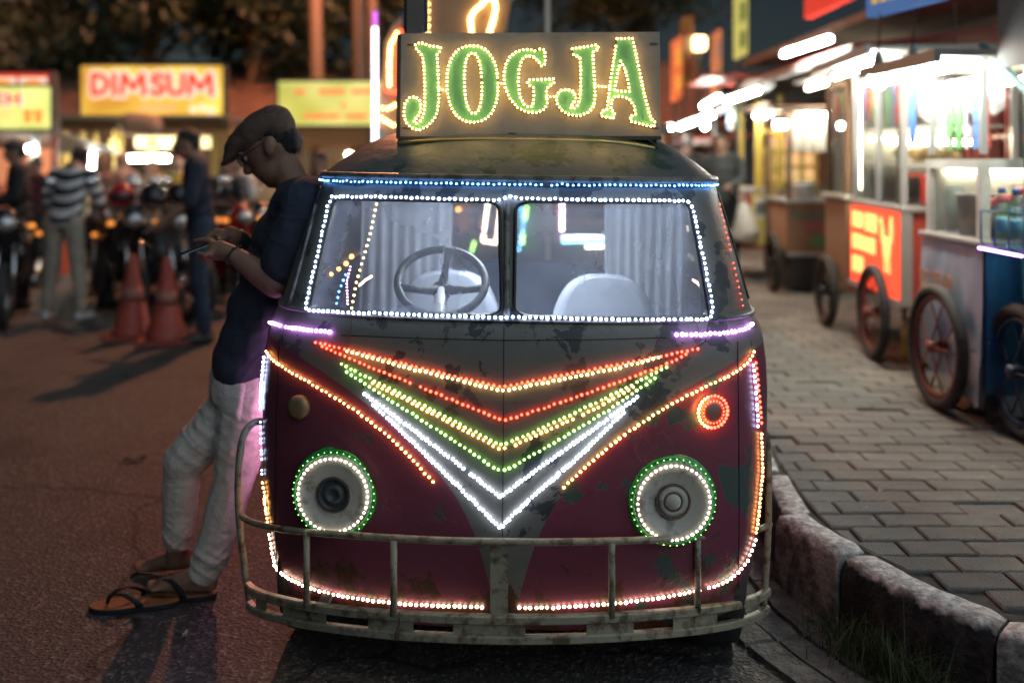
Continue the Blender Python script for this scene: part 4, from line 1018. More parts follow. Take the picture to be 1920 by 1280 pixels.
g = MB(); g.tube(smooth_path([sp(1205, 250, 0.055), sp(1212, 262, 0.02), sp(1225, 268, -0.02), sp(1236, 280, -0.02), sp(1228, 286, 0.02)], 2), 0.003, 6); g.build('power_cable', FRM, sgn, world=True)
for a, b in (((476, 555), (524, 565)), ((840, 520), (876, 520)), ((1142, 605), (1202, 600)), ((1440, 535), (1530, 545))):
    p0, p1 = [sp(*q) + Vector((0, -0.012, 0)) for q in Z([a, b])]
    g = MB(); q = resample([p0, p1], 0.011); beads(g, q, 0.003, Vector((0, -1, 0))); g.cur = 1; g.tube([p0 + Vector((0, 0.006, 0)), p1 + Vector((0, 0.006, 0))], 0.0016, 5)
    b_ = g.build('fairy_lights', [led_mat('warm'), ROPE], sgn, world=True); b_['kind'] = 'stuff'

# ================================================================== the man leaning on the van
SKIN = mat('skin', (0.25, 0.135, 0.09), 0.62, col2=(0.22, 0.115, 0.075), nscale=14, bump=0.14, bscale=160)
HAIR = mat('black_hair', (0.012, 0.011, 0.011), 0.5, bump=0.6, bscale=120, stretch=(1, 1, 6))
man = thing('person', 'man in flat cap, navy T-shirt and pale cargo trousers leaning on van with phone', 'person', (-1.0, 3.33, 0))
def a_(px, py, d=3.33): return at(px, py, d)
K = 3.33 / FPX                                  # metres for one photo pixel at his depth
b = MB()
# head: bowed, facing left
hc = a_(505, 272); b.ball(hc, (0.092, 0.074, 0.098), 20, 14)
face_dir = Vector((-0.80, 0, -0.60)); up_h = Vector((-0.60, 0, 0.80))
def hp(f, u, s=0.0): return hc + face_dir * f + up_h * u + Vector((0, s, 0))
b.ball(hp(0.030, -0.060), (0.070, 0.060, 0.070), 16, 12)                    # jaw and cheeks
b.capsule(hp(0.058, -0.085), hp(0.070, -0.102), 0.030, 0.022)               # chin
b.capsule(hp(0.085, 0.012), hp(0.111, -0.026), 0.011, 0.0155)               # nose
b.ball(hp(0.107, -0.030, -0.010), 0.009); b.ball(hp(0.107, -0.030, 0.010), 0.009)
b.capsule(hp(0.090, -0.052, -0.018), hp(0.090, -0.052, 0.018), 0.011, 0.011)  # lips
b.capsule(hp(0.086, -0.064, -0.015), hp(0.086, -0.064, 0.015), 0.010, 0.010)
b.capsule(hp(0.084, 0.030, -0.035), hp(0.084, 0.030, 0.035), 0.014, 0.014)  # brow
for s in (-1, 1): b.ball(hp(-0.014, -0.016, s * 0.080), (0.021, 0.015, 0.034), 12, 8)   # ears
b.capsule(hc + Vector((0.040, 0, -0.05)), a_(553, 352), 0.056, 0.056)       # neck
b.capsule(a_(553, 352), a_(570, 430), 0.056, 0.09)
# torso core
for p, r in (((570, 430), 0.10), ((550, 500), 0.11), ((520, 590), 0.105), ((480, 680), 0.10)): b.ball(a_(*p), (r * 0.8, r * 1.25, r), 14, 10)
b.capsule(a_(580, 420), a_(480, 700), 0.10, 0.11)
# near arm: upper arm, forearm, hand
sh = a_(575, 405, 3.15); el = a_(517, 533, 3.10); wr = a_(433, 474, 3.14)
b.capsule(sh, el, 0.055, 0.043); b.capsule(el, el.lerp(wr, 0.45), 0.044, 0.040); b.capsule(el.lerp(wr, 0.4), wr, 0.041, 0.027)
# far arm
sh2 = a_(565, 405, 3.50); el2 = a_(500, 500, 3.54); wr2 = a_(447, 446, 3.44)
b.capsule(sh2, el2, 0.055, 0.043); b.capsule(el2, wr2, 0.042, 0.027)
def hand(mb, wr, pal, nrm_y, tips, thumb):
    mb.capsule(wr, wr.lerp(pal, 0.4), 0.027, 0.031)
    mb.ball(wr.lerp(pal, 0.72), (0.040, 0.026, 0.034), 12, 8)
    for k, (p1, p2) in enumerate(tips):
        st = pal + Vector((0.012, (k - 1.5) * 0.017 * nrm_y, 0.0))
        mb.capsule(st, p1, 0.0098, 0.0092); mb.capsule(p1, p2, 0.0092, 0.0078)
    mb.capsule(wr.lerp(pal, 0.45), thumb[0], 0.014, 0.0115); mb.capsule(thumb[0], thumb[1], 0.0112, 0.009)
# near hand holds the phone from below, thumb over the screen
pal = a_(402, 468, 3.16)
hand(b, wr, pal, 1, [(a_(385, 478, 3.125), a_(372, 474, 3.13)), (a_(384, 482, 3.145), a_(374, 483, 3.155)), (a_(388, 486, 3.165), a_(380, 490, 3.18)), (a_(394, 488, 3.185), a_(388, 492, 3.20))], (a_(390, 450, 3.17), a_(364, 452, 3.19)))
pal2 = a_(425, 440, 3.40)
hand(b, wr2, pal2, 1, [(a_(408, 452, 3.36), a_(396, 456, 3.34)), (a_(408, 452, 3.38), a_(396, 458, 3.36)), (a_(409, 452, 3.40), a_(398, 458, 3.385)), (a_(412, 452, 3.42), a_(402, 457, 3.41))], (a_(404, 432, 3.37), a_(388, 446, 3.33)))
# legs: far leg bent at the knee, near leg straight
hipn = a_(470, 735, 3.26); knn = a_(438, 905, 3.24); ann = a_(386, 1078, 3.28)
hipf = a_(462, 735, 3.42); knf = a_(345, 868, 3.34); anf = a_(330, 1048, 3.44)
b.capsule(hipn, knn, 0.085, 0.058); b.capsule(knn, ann, 0.055, 0.036)
b.capsule(hipf, knf, 0.085, 0.058); b.capsule(knf, anf, 0.055, 0.035)
def foot(mb, an, heel, ball_, toes, side):
    mb.capsule(an, heel + Vector((-0.01, 0, 0.02)), 0.034, 0.032); mb.ball(heel, (0.034, 0.030, 0.026), 12, 8)
    mb.capsule(an, ball_, 0.034, 0.024); mb.capsule(heel, ball_, 0.028, 0.026)
    for k, (dx, dy, r) in enumerate(toes):
        mb.capsule(ball_ + Vector((-0.005, dy * 0.8, -0.004)), ball_ + Vector((dx, dy, -0.010)), r * 1.1, r)
toes = [(-0.060, 0.026, 0.0125), (-0.058, 0.010, 0.010), (-0.052, -0.004, 0.0095), (-0.044, -0.017, 0.009), (-0.034, -0.028, 0.0085)]
hl = a_(390, 1098, 3.28); bl_ = a_(310, 1104, 3.28); hl.z = 0.048; bl_.z = 0.046
foot(b, ann, hl, bl_, toes, 1)
hl2 = a_(338, 1075, 3.46); bl2 = a_(300, 1085, 3.47); hl2.z = 0.05; bl2.z = 0.035
foot(b, anf, hl2 + Vector((0.02, 0, 0)), bl2 + Vector((-0.03, 0, -0.003)), toes, 1)
skin(b, 'body', SKIN, man, 0.0075, 2, world=True)
# T-shirt
SHIRT = mat('navy_cotton', (0.024, 0.031, 0.048), 0.9, col2=(0.032, 0.040, 0.060), nscale=5, bump=0.25, bscale=11)
b = MB()
for p, rx, ry in (((575, 400), 0.125, 0.20), ((560, 450), 0.15, 0.19), ((540, 510), 0.155, 0.18), ((515, 580), 0.150, 0.175), ((490, 640), 0.135, 0.17), ((468, 678), 0.120, 0.165)):
    b.ball(a_(*p), (rx, ry, 0.13), 16, 10)
b.capsule(a_(562, 375), a_(580, 405), 0.092, 0.135)
b.capsule(a_(572, 385, 3.17), a_(575, 385, 3.5), 0.088, 0.088)
b.capsule(sh, sh.lerp(el, 0.70), 0.082, 0.084); b.capsule(sh2, sh2.lerp(el2, 0.66), 0.078, 0.078)
b.capsule(a_(440, 685, 3.33), a_(494, 690, 3.33), 0.075, 0.112)
def fold(sc, amp, st=(1, 1, 1)):
    return lambda co: amp * (noise.noise(Vector((co.x * sc * st[0], co.y * sc * st[1], co.z * sc * st[2]))) + 0.5 * noise.noise(Vector((co.x * sc * 2.3, co.y * sc * 2.3, co.z * sc * 2.3 * st[2]))))
skin(b, 't_shirt', SHIRT, man, 0.011, 4, fold(8, 0.011, (1, 1, 0.45)), world=True)
# trousers
def crumpled(m, sc=9.0, st=0.5, dist=0.02):
    t = m.node_tree; b = t.nodes['Principled BSDF']; tc = N(t, 'ShaderNodeTexCoord'); mp = N(t, 'ShaderNodeMapping'); mp.inputs['Scale'].default_value = (1, 1, 1.7); mp.inputs['Rotation'].default_value = (0.3, 0.7, 0)
    t.links.new(tc.outputs['Object'], mp.inputs[0]); n = N(t, 'ShaderNodeTexNoise'); n.inputs['Scale'].default_value = sc; n.inputs['Detail'].default_value = 2.5; n.inputs['Distortion'].default_value = 0.8; t.links.new(mp.outputs[0], n.inputs['Vector'])
    s1_ = N(t, 'ShaderNodeMath', operation='SUBTRACT'); s1_.inputs[1].default_value = 0.5; t.links.new(n.outputs[0], s1_.inputs[0]); ab_ = N(t, 'ShaderNodeMath', operation='ABSOLUTE'); t.links.new(s1_.outputs[0], ab_.inputs[0])
    pw_ = N(t, 'ShaderNodeMath', operation='POWER'); pw_.inputs[1].default_value = 0.6; t.links.new(ab_.outputs[0], pw_.inputs[0])
    bp_2 = N(t, 'ShaderNodeBump'); bp_2.inputs['Strength'].default_value = st; bp_2.inputs['Distance'].default_value = dist; bp_2.invert = True; t.links.new(pw_.outputs[0], bp_2.inputs['Height'])
    old = b.inputs['Normal'].links[0].from_socket if b.inputs['Normal'].links else None
    if old: t.links.new(old, bp_2.inputs['Normal'])
    t.links.new(bp_2.outputs[0], b.inputs['Normal']); return m
crumpled(SHIRT, 5.0, 0.6)
TROU = mat('pale_cotton', (0.66, 0.62, 0.54), 0.85, col2=(0.57, 0.53, 0.455), nscale=7, bump=0.2, bscale=45)
crumpled(TROU, 6.0, 0.32)
b = MB()
b.ball(a_(462, 722), (0.118, 0.155, 0.115), 16, 12); b.capsule(a_(452, 702), a_(470, 740), 0.105, 0.125)
b.capsule(hipn, knn, 0.100, 0.069); b.capsule(knn, knn.lerp(ann, 0.55), 0.069, 0.061); b.capsule(knn.lerp(ann, 0.5), ann + Vector((0, 0, 0.018)), 0.061, 0.055)
b.capsule(hipf, knf, 0.100, 0.070); b.capsule(knf, knf.lerp(anf, 0.5), 0.069, 0.058); b.capsule(knf.lerp(anf, 0.45), knf.lerp(anf, 0.76), 0.058, 0.050)
b.capsule(hipf.lerp(hipn, 0.5), knf, 0.10, 0.072)
def crease(co):
    base = 0.006 * noise.noise(Vector((co.x * 7, co.y * 7, co.z * 9)))
    t = max(0.0, 1 - abs(co.z - 0.55) / 0.16) + max(0.0, 1 - abs(co.z - 0.12) / 0.12) * 1.1
    w = co + noise.noise_vector(co * 6) * 0.03
    r1 = 1 - abs(noise.noise(Vector((w.x * 7 + w.z * 5, w.y * 6, w.z * 22 + w.x * 16)))) * 2.2
    r2 = 1 - abs(noise.noise(Vector((w.x * 9 - w.z * 6, w.y * 8, w.z * 30 - w.x * 20 + 7)))) * 2.4
    return base + (0.2 + t) * (0.006 * max(r1, 0) ** 2 + 0.004 * max(r2, 0) ** 2) - 0.002
skin(b, 'trousers', TROU, man, 0.007, 2, crease, world=True)
tro = man.children[-1]; TB = BVHTree.FromPolygons([tuple(XF[man.name] @ v.co) for v in tro.data.vertices], [tuple(p.vertices) for p in tro.data.polygons])
def on_trousers(px, py, lift):
    d = (at(px, py, 1) - CAM).normalized(); h = TB.ray_cast(CAM, d, 10)
    p = h[0] if h[0] is not None else a_(px, py, 3.2); return p - d * lift
g = MB(); rows = []
for i in range(9):
    u = i / 8; r_ = []
    for j in range(11):
        v = j / 10; px = (418 + 44 * u) * (1 - v) + (404 + 48 * u) * v; py = (708 + 8 * u) * (1 - v) + (772 + 18 * u) * v
        edge = i in (0, 8) or j in (0, 10); r_.append(on_trousers(px, py, -0.002 if edge else 0.006 + (0.003 if j in (1, 2) else 0)))
    rows.append(r_)
g.grid(rows); g.build('cargo_pocket', TROU, man, world=True)
# hair under the cap
b = MB(); b.ball(hp(-0.025, 0.018), (0.086, 0.0775, 0.080), 16, 12); b.ball(hp(-0.060, -0.032), (0.044, 0.062, 0.050), 14, 10)
skin(b, 'hair', HAIR, man, 0.009, 1, lambda co: 0.005 * noise.noise(co * 90), world=True)
# flat cap
def capmat():
    m = mat('checked_tweed', (0.10, 0.062, 0.045), 0.95)
    t = m.node_tree; bs = t.nodes['Principled BSDF']; tc = N(t, 'ShaderNodeTexCoord'); mp = N(t, 'ShaderNodeMapping'); mp.inputs['Rotation'].default_value = (0.2, 0.5, 0.3)
    t.links.new(tc.outputs['Object'], mp.inputs[0]); ck = N(t, 'ShaderNodeTexChecker'); ck.inputs['Scale'].default_value = 210
    ck.inputs[1].default_value = (0.12, 0.078, 0.055, 1); ck.inputs[2].default_value = (0.06, 0.038, 0.028, 1)
    t.links.new(mp.outputs[0], ck.inputs[0]); t.links.new(ck.outputs[0], bs.inputs['Base Color']); return m
b = MB()
def hb(f, u, r, n=16): b.ball(hp(f, u), r, n, 12)
Mh = Matrix((face_dir, Vector((0, 1, 0)), up_h)).transposed()
b.ball(hp(-0.004, 0.058), (0.116, 0.092, 0.060), 20, 12, Mh); b.ball(hp(0.050, 0.062), (0.085, 0.080, 0.042), 18, 10, Mh); b.ball(hp(-0.050, 0.050), (0.072, 0.086, 0.062), 16, 10, Mh); b.ball(hp(-0.062, 0.028), (0.056, 0.086, 0.050), 16, 10, Mh)
b.ball(hp(0.098, 0.052), (0.052, 0.068, 0.020), 16, 8, Mh)
b.ball(hp(0.118, 0.040), (0.056, 0.062, 0.0095), 18, 8, Mh)
skin(b, 'flat_cap', capmat(), man, 0.006, 3, fold(24, 0.0025), world=True)
# spectacles
gl = bpy.data.objects.new('spectacles', None); COL.objects.link(gl); gl.parent = man; XF[gl.name] = XF[man.name]
for s in (-1, 1):
    g = MB(); ctr = hp(0.104, 0.006, s * 0.033)
    g.tube([ctr + Vector((0, math.cos(a) * 0.025, 0)) + up_h * (math.sin(a) * 0.019) for a in [2 * math.pi * k / 20 for k in range(20)]], 0.0022, 6, closed=True)
    g.tube([hp(0.103, 0.012, s * 0.057), hp(0.05, 0.010, s * 0.078), hp(-0.01, 0.006, s * 0.082)], 0.002, 6); g.build('frame', DARK, gl, world=True)
    g = MB(); g.add([ctr + Vector((0, math.cos(a) * 0.024, 0)) + up_h * (math.sin(a) * 0.018) for a in [2 * math.pi * k / 20 for k in range(20)]], [tuple(range(20))]); g.build('lens', glass('lens_glass', dust=0.01), gl, world=True)
for s in (-1, 1):
    g = MB(); g.ball(hp(0.081, 0.008, s * 0.031), 0.0115, 10, 8); g.build('eye', mat('eye_white', (0.3, 0.28, 0.26), 0.3), man, world=True)
# bead bracelet
g = MB(); wd = (el - wr).normalized(); u = wd.orthogonal().normalized(); v = wd.cross(u)
for k in range(22):
    a = 2 * math.pi * k / 22; g.ball(wr + wd * 0.012 + (u * math.cos(a) + v * math.sin(a)) * 0.0335, 0.0046, 6, 5)
g.build('bracelet', mat('dark_beads', (0.02, 0.02, 0.022), 0.25), man, world=True)
g = MB(); g.capsule(wr2 + Vector((0.004, 0, 0)), wr2 + (el2 - wr2).normalized() * 0.03, 0.031, 0.033); g.build('watch', DARK, man, world=True)
# worn sandal
FOAM = mat('sandal_foam', (0.30, 0.12, 0.045), 0.8, col2=(0.22, 0.085, 0.03), nscale=30, bump=0.3, bscale=220)
STRAP = mat('sandal_strap', (0.012, 0.013, 0.018), 0.45)
def sandal(parent, heel, toe, wid, worn):
    d = (toe - heel); L = d.length; d.normalize(); s_ = Vector((-d.y, d.x, 0)); n = 30; pl = []
    for k in range(n):
        a = 2 * math.pi * k / n; t = 0.5 - 0.5 * math.cos(a)
        wloc = wid * (0.72 + 0.42 * t - 0.25 * math.sin(math.pi * t) ** 4 * 0.6)
        pl.append(heel + d * (L * t) + s_ * (math.sin(a) * wloc * 0.5 * (1.0 if abs(math.sin(a)) > 0 else 1)) )
    def ring(z, k): 
        c = (heel + toe) / 2; return [c + (p - c) * k + Vector((0, 0, z)) for p in pl]
    g = MB(); r0, r1, r2 = ring(0.001, 0.98), ring(0.006, 1.0), ring(0.017, 1.0)
    g.grid([[a, b_, c_] for a, b_, c_ in zip(r0, r1, r2)], closed_u=True, smooth=False); g.add(r0, [tuple(range(n - 1, -1, -1))]); so_ = g.build('sole', STRAP, parent, world=True, fix=True)
    g = MB(); r3 = ring(0.0172, 0.985); r4 = ring(0.0195, 0.97); g.grid([[a, b_] for a, b_ in zip(r3, r4)], closed_u=True); g.add(r4, [tuple(range(n))]); g.build('footbed', FOAM, parent, world=True, fix=True)
    post = heel + d * (L * 0.80) + Vector((0, 0, 0.018)); h = 0.062 if worn else 0.046
    for sg in (-1, 1):
        e = heel + d * (L * 0.42) + s_ * (sg * wid * 0.46) + Vector((0, 0, 0.016)); mid = post.lerp(e, 0.42) + Vector((0, 0, h)) + s_ * (sg * 0.006)
        path = smooth_path([post, post + Vector((0, 0, h * 0.55)) - d * 0.006, mid, e + Vector((0, 0, 0.02)), e], 3)
        g = MB(); rows = []
        for k, p in enumerate(path):
            t = k / (len(path) - 1); ww = 0.004 + 0.010 * t; tn = (path[min(k + 1, len(path) - 1)] - path[max(k - 1, 0)]).normalized(); sd2 = tn.cross(s_).normalized()
            wv = d * ww; rows.append([p - wv + Vector((0, 0, 0.002)), p + wv + Vector((0, 0, 0.002)), p + wv - Vector((0, 0, 0.002)), p - wv - Vector((0, 0, 0.002)), p - wv + Vector((0, 0, 0.002))])
        g.grid(rows, smooth=True); g.build('strap', STRAP, parent, world=True)
    return so_
ws = bpy.data.objects.new('flip_flop', None); COL.objects.link(ws); ws.parent = man; XF[ws.name] = XF[man.name]
sandal(ws, Vector((hl.x + 0.03, 3.28, 0)), Vector((hl.x - 0.205, 3.275, 0)), 0.098, True)
fl = thing('flip_flop', 'empty black flip-flop with tan footbed lying on road before the man', 'sandal', (-1.24, 3.19, 0))
sandal(fl, Vector((-1.075, 3.23, 0)), Vector((-1.355, 3.185, 0)), 0.105, False)
# phone held in his hands
ph = thing('phone', 'dark mobile phone held in the hands of the man in a flat cap', 'phone', tuple(a_(385, 460, 3.17)))
pc_ = a_(376, 462, 3.20); rx = Vector((-0.80, -0.12, -0.32)).normalized(); ry = Vector((-0.1, 1, 0)).normalized(); ry = (ry - rx * ry.dot(rx)).normalized(); rz_ = rx.cross(ry)
Mp = Matrix((rx, ry, rz_)).transposed(); 
def slab(name, m, hx, hy, hz, off):
    k = MB(); k.bbox(-hx, hx, -hy, hy, -hz, hz, min(hz * 0.9, 0.004)); k.v = [Mp @ (p + Vector((0, 0, off))) + pc_ for p in k.v]; return k.build(name, m, ph, world=True)
slab('case', mat('phone_case', (0.015, 0.015, 0.018), 0.35), 0.066, 0.034, 0.0045, 0.0); slab('screen', emit('phone_screen', (0.75, 0.85, 1.0), 0.12, (0.02, 0.02, 0.02)), 0.061, 0.030, 0.0008, 0.0050)
# ================================================================== generic figures
def cloth(name, c, c2=None): return mat('cloth_' + name, c, 0.9, col2=c2 or tuple(k * 0.8 for k in c), nscale=6, bump=0.15, bscale=14)
def striped(name, c1, c2, period):
    m = mat('cloth_' + name, c1, 0.9); t = m.node_tree; b = t.nodes['Principled BSDF']; tc = N(t, 'ShaderNodeTexCoord'); sx = N(t, 'ShaderNodeSeparateXYZ'); t.links.new(tc.outputs['Object'], sx.inputs[0])
    ad = N(t, 'ShaderNodeMath', operation='MULTIPLY_ADD'); ad.inputs[1].default_value = 0.55; t.links.new(sx.outputs[1], ad.inputs[0]); t.links.new(sx.outputs[2], ad.inputs[2])
    md = N(t, 'ShaderNodeMath', operation='MODULO'); md.inputs[1].default_value = period; t.links.new(ad.outputs[0], md.inputs[0])
    gt = N(t, 'ShaderNodeMath', operation='GREATER_THAN'); gt.inputs[1].default_value = period * 0.45; t.links.new(md.outputs[0], gt.inputs[0])
    mx = N(t, 'ShaderNodeMix', data_type='RGBA'); mx.inputs['A'].default_value = (*c1, 1); mx.inputs['B'].default_value = (*c2, 1); t.links.new(gt.outputs[0], mx.inputs['Factor']); t.links.new(mx.outputs['Result'], b.inputs['Base Color']); return m
def person(label, loc, rz, h, shirt, trousers, hair='short', lean=0.0, arms=None, legs=None, group=None, headtilt=0.0, skinm=None, sleeve=0.5, cover=None, vox=0.02):
    """background figure; local frame faces -Y, feet at z=0, authored for 1.70 m"""
    k = h / 1.70; o = thing('person', label, 'person', loc, rz, group, scale=k)
    piv = Vector((0, 0, 0.92)); Rm = Matrix.Rotation(lean, 3, 'X')
    def U(x, y, z): return piv + Rm @ (Vector((x, y, z)) - piv)
    arms = arms or {}; legs = legs or {}
    neck = U(0, 0.01, 1.43); head = U(0, -0.015, 1.575) + Vector((0, -headtilt * 0.12, -headtilt * 0.05))
    b = MB(); b.ball(head, (0.075, 0.093, 0.105), 14, 10); b.ball(head + Vector((0, -0.03, -0.05)), (0.058, 0.062, 0.062), 12, 8)
    b.capsule(head + Vector((0, -0.088, 0.0)), head + Vector((0, -0.104, -0.025)), 0.012, 0.016)
    for s in (-1, 1): b.ball(head + Vector((s * 0.077, 0.005, -0.01)), (0.011, 0.02, 0.03), 8, 6)
    b.capsule(head + Vector((0, 0.01, -0.06)), neck, 0.052, 0.058)
    b.capsule(neck, U(0, 0, 1.0), 0.085, 0.10)
    sh = MB(); tr = MB(); shoes = MB()
    for i, (z, rx, ry) in enumerate(((1.36, 0.165, 0.10), (1.27, 0.180, 0.118), (1.15, 0.170, 0.118), (1.02, 0.165, 0.115), (0.93, 0.168, 0.118))): sh.ball(U(0, 0, z), (rx, ry, 0.115), 14, 10)
    sh.capsule(U(-0.15, 0, 1.385), U(0.15, 0, 1.385), 0.062, 0.062); sh.capsule(U(0, 0.005, 1.42), U(0, 0, 1.34), 0.066, 0.10)
    for s, key in ((-1, 'R'), (1, 'L')):
        a = U(s * 0.19, 0, 1.375); e, w_ = arms.get(key, ((s * 0.25, 0.02, 1.10), (s * 0.24, -0.06, 0.86)))
        e = U(*e); w_ = U(*w_)
        b.capsule(a, e, 0.050, 0.038); b.capsule(e, w_, 0.038, 0.026)
        dr = (w_ - e).normalized(); pl = w_ + dr * 0.045; b.ball(pl, (0.032, 0.034, 0.036), 10, 8)
        for q in range(4): b.capsule(pl + Vector(((q - 1.5) * 0.014, 0, 0)), pl + dr * (0.075 - 0.006 * abs(q - 1.5)) + Vector(((q - 1.5) * 0.016, -0.014, 0)), 0.010, 0.008)
        b.capsule(w_ + dr * 0.02, pl + dr * 0.03 + Vector((-s * 0.02, -0.03, 0)), 0.012, 0.009)
        sh.capsule(a, a.lerp(e, min(1, sleeve * 2) if sleeve >= 0.5 else 0.62), 0.068, 0.060 if sleeve < 0.9 else 0.052)
        if sleeve > 0.9: sh.capsule(e, e.lerp(w_, 0.92), 0.052, 0.038)
        hp_ = Vector((s * 0.085, 0, 0.92)); kn, an = legs.get(key, ((s * 0.095, -0.02, 0.49), (s * 0.10, 0.02, 0.085)))
        kn = Vector(kn); an = Vector(an)
        b.capsule(hp_, kn, 0.072, 0.050); b.capsule(kn, an, 0.048, 0.034)
        tr.capsule(hp_, kn, 0.096, 0.072); tr.capsule(kn, an + Vector((0, 0, 0.02)), 0.072, 0.058)
        b.capsule(an, an + Vector((0, -0.10, -0.045)), 0.034, 0.024)
        shoes.capsule(an + Vector((0, 0.035, -0.045)), an + Vector((s * 0.02, -0.15, -0.052)), 0.040, 0.034); shoes.ball(an + Vector((0, 0.02, -0.03)), (0.042, 0.05, 0.04))
    tr.ball((0, 0, 0.93), (0.155, 0.115, 0.10), 14, 10)
    f = lambda co: 0.008 * noise.noise(co * 9)
    skin(b, 'body', skinm or SKIN, o, vox * 0.8, 2); skin(sh, 'shirt', shirt, o, vox, 2, f); skin(tr, 'trousers', trousers, o, vox, 2, f); skin(shoes, 'shoes', cover or mat('shoe_dark', (0.03, 0.03, 0.03), 0.6), o, vox * 0.8, 1)
    hr = MB()
    if hair in ('short', 'grey', 'cap'):
        hr.ball(head + Vector((0, 0.018, 0.032)), (0.083, 0.094, 0.088), 14, 10); hr.ball(head + Vector((0, 0.05, -0.01)), (0.07, 0.06, 0.07), 12, 8)
        hm = HAIR if hair != 'grey' else mat('grey_hair', (0.25, 0.25, 0.25), 0.7, bump=0.4)
        skin(hr, 'hair', hm, o, vox * 0.8, 1)
        if hair == 'cap':
            c = MB(); c.ball(head + Vector((0, 0.005, 0.055)), (0.092, 0.105, 0.072), 14, 10); c.ball(head + Vector((0, -0.12, 0.05)), (0.07, 0.075, 0.012), 14, 8); skin(c, 'cap', DARK, o, 0.012, 1)
    elif hair == 'long':
        hr.ball(head + Vector((0, 0.02, 0.03)), (0.092, 0.098, 0.092), 14, 10); hr.capsule(head + Vector((0.055, 0.05, 0)), head + Vector((0.085, 0.05, -0.24)), 0.055, 0.05); hr.capsule(head + Vector((-0.055, 0.05, 0)), head + Vector((-0.085, 0.05, -0.24)), 0.055, 0.05); hr.capsule(head + Vector((0, 0.06, 0)), head + Vector((0, 0.08, -0.24)), 0.07, 0.07)
        skin(hr, 'hair', HAIR, o, vox, 1)
    else:
        hr.ball(head + Vector((0, 0.028, 0.022)), (0.094, 0.098, 0.102), 14, 10); hr.capsule(head + Vector((0, 0.03, -0.06)), neck + Vector((0, 0, -0.05)), 0.085, 0.13); hr.ball(neck + Vector((0, -0.02, -0.08)), (0.17, 0.13, 0.11), 14, 10)
        skin(hr, 'headscarf', hair, o, vox, 2)
    return o
NAVY = cloth('navy', (0.016, 0.022, 0.04)); BLACKC = cloth('black', (0.012, 0.012, 0.013)); JEAN = cloth('jean', (0.03, 0.045, 0.075)); KHAKI = cloth('khaki', (0.34, 0.30, 0.23)); DKGREY = cloth('dark_grey', (0.03, 0.03, 0.032))
STRIPE = striped('stripes', (0.012, 0.014, 0.02), (0.52, 0.50, 0.48), 0.108)
WHITE_SHOE = mat('white_shoe', (0.55, 0.52, 0.52), 0.6)
P = lambda px, py, d: (at(px, py, d).x, d, 0)
person('man in dark navy T-shirt standing beside the two orange traffic cones', P(378, 640, 7.85), R(-70), 1.70, NAVY, JEAN, 'short', lean=R(6), arms={'L': ((0.26, -0.08, 1.12), (0.22, -0.32, 0.98)), 'R': ((-0.25, -0.02, 1.10), (-0.22, -0.26, 0.95))}, headtilt=0.25)
person('person in black and white striped shirt and khaki trousers seen from behind', P(122, 600, 8.88), R(172), 1.62, STRIPE, KHAKI, 'short', lean=R(17), arms={'L': ((0.26, -0.10, 1.12), (0.20, -0.32, 1.0)), 'R': ((-0.26, -0.10, 1.12), (-0.20, -0.32, 1.0))}, legs={'L': ((0.13, 0, 0.49), (0.17, 0.02, 0.085)), 'R': ((-0.13, 0, 0.49), (-0.17, 0.02, 0.085))}, headtilt=0.6, cover=WHITE_SHOE)
person('man in black cap and black shirt at the left edge of the crowd', P(40, 590, 9.6), R(-60), 1.62, BLACKC, BLACKC, 'cap', lean=R(4), arms={'L': ((0.24, -0.06, 1.12), (0.16, -0.27, 1.08)), 'R': ((-0.24, -0.06, 1.12), (-0.16, -0.27, 1.08))}, sleeve=1.0)
CR = 'customers sitting by the dimsum stall'
SCW = cloth('scarf_white', (0.50, 0.42, 0.38)); SCB = cloth('scarf_brown', (0.20, 0.11, 0.08)); SCP = cloth('scarf_peach', (0.50, 0.34, 0.25))
person('woman in brown headscarf just right of the striped shirt', P(192, 560, 11.6), R(20), 1.50, SCB, BLACKC, SCB, group=CR, sleeve=1.0)
person('woman in pale headscarf below the hanging yellow lantern', P(228, 560, 11.9), R(-15), 1.52, SCW, DKGREY, SCP, group=CR, sleeve=1.0)
person('small fair-skinned customer under the white tube lamp', P(286, 560, 12.3), R(5), 1.44, cloth('cream', (0.5, 0.42, 0.3)), DKGREY, 'short', group=CR, skinm=mat('skin_fair', (0.50, 0.34, 0.25), 0.5))
person('customer in yellow shirt left of the navy T-shirt man', P(331, 560, 12.1), R(25), 1.50, cloth('yellow', (0.5, 0.36, 0.08)), DKGREY, 'short', group=CR, skinm=MATS['skin_fair'])
person('person in dark clothes and brown headscarf right of the navy T-shirt man', P(424, 560, 10.8), R(-30), 1.47, DKGREY, DKGREY, SCB, group=CR, sleeve=1.0)
person('man with short dark hair standing behind the capped man, beside the van', P(597, 560, 8.6), R(-20), 1.52, cloth('brown', (0.12, 0.08, 0.06)), DKGREY, 'short')
person('person in dark red shirt just left of the striped shirt', P(66, 560, 11.2), R(-20), 1.48, cloth('maroon', (0.10, 0.02, 0.02)), DKGREY, 'short', group=CR)
person('woman in grey headscarf right of the yellow shirt', P(352, 560, 12.6), R(10), 1.46, cloth('grey', (0.2, 0.2, 0.2)), DKGREY, cloth('scarf_grey', (0.3, 0.29, 0.28)), group=CR, sleeve=1.0)
person('customer in white shirt behind the elbow of the navy T-shirt man', P(448, 560, 11.8), R(-35), 1.50, cloth('white', (0.5, 0.48, 0.44)), DKGREY, 'short', group=CR)
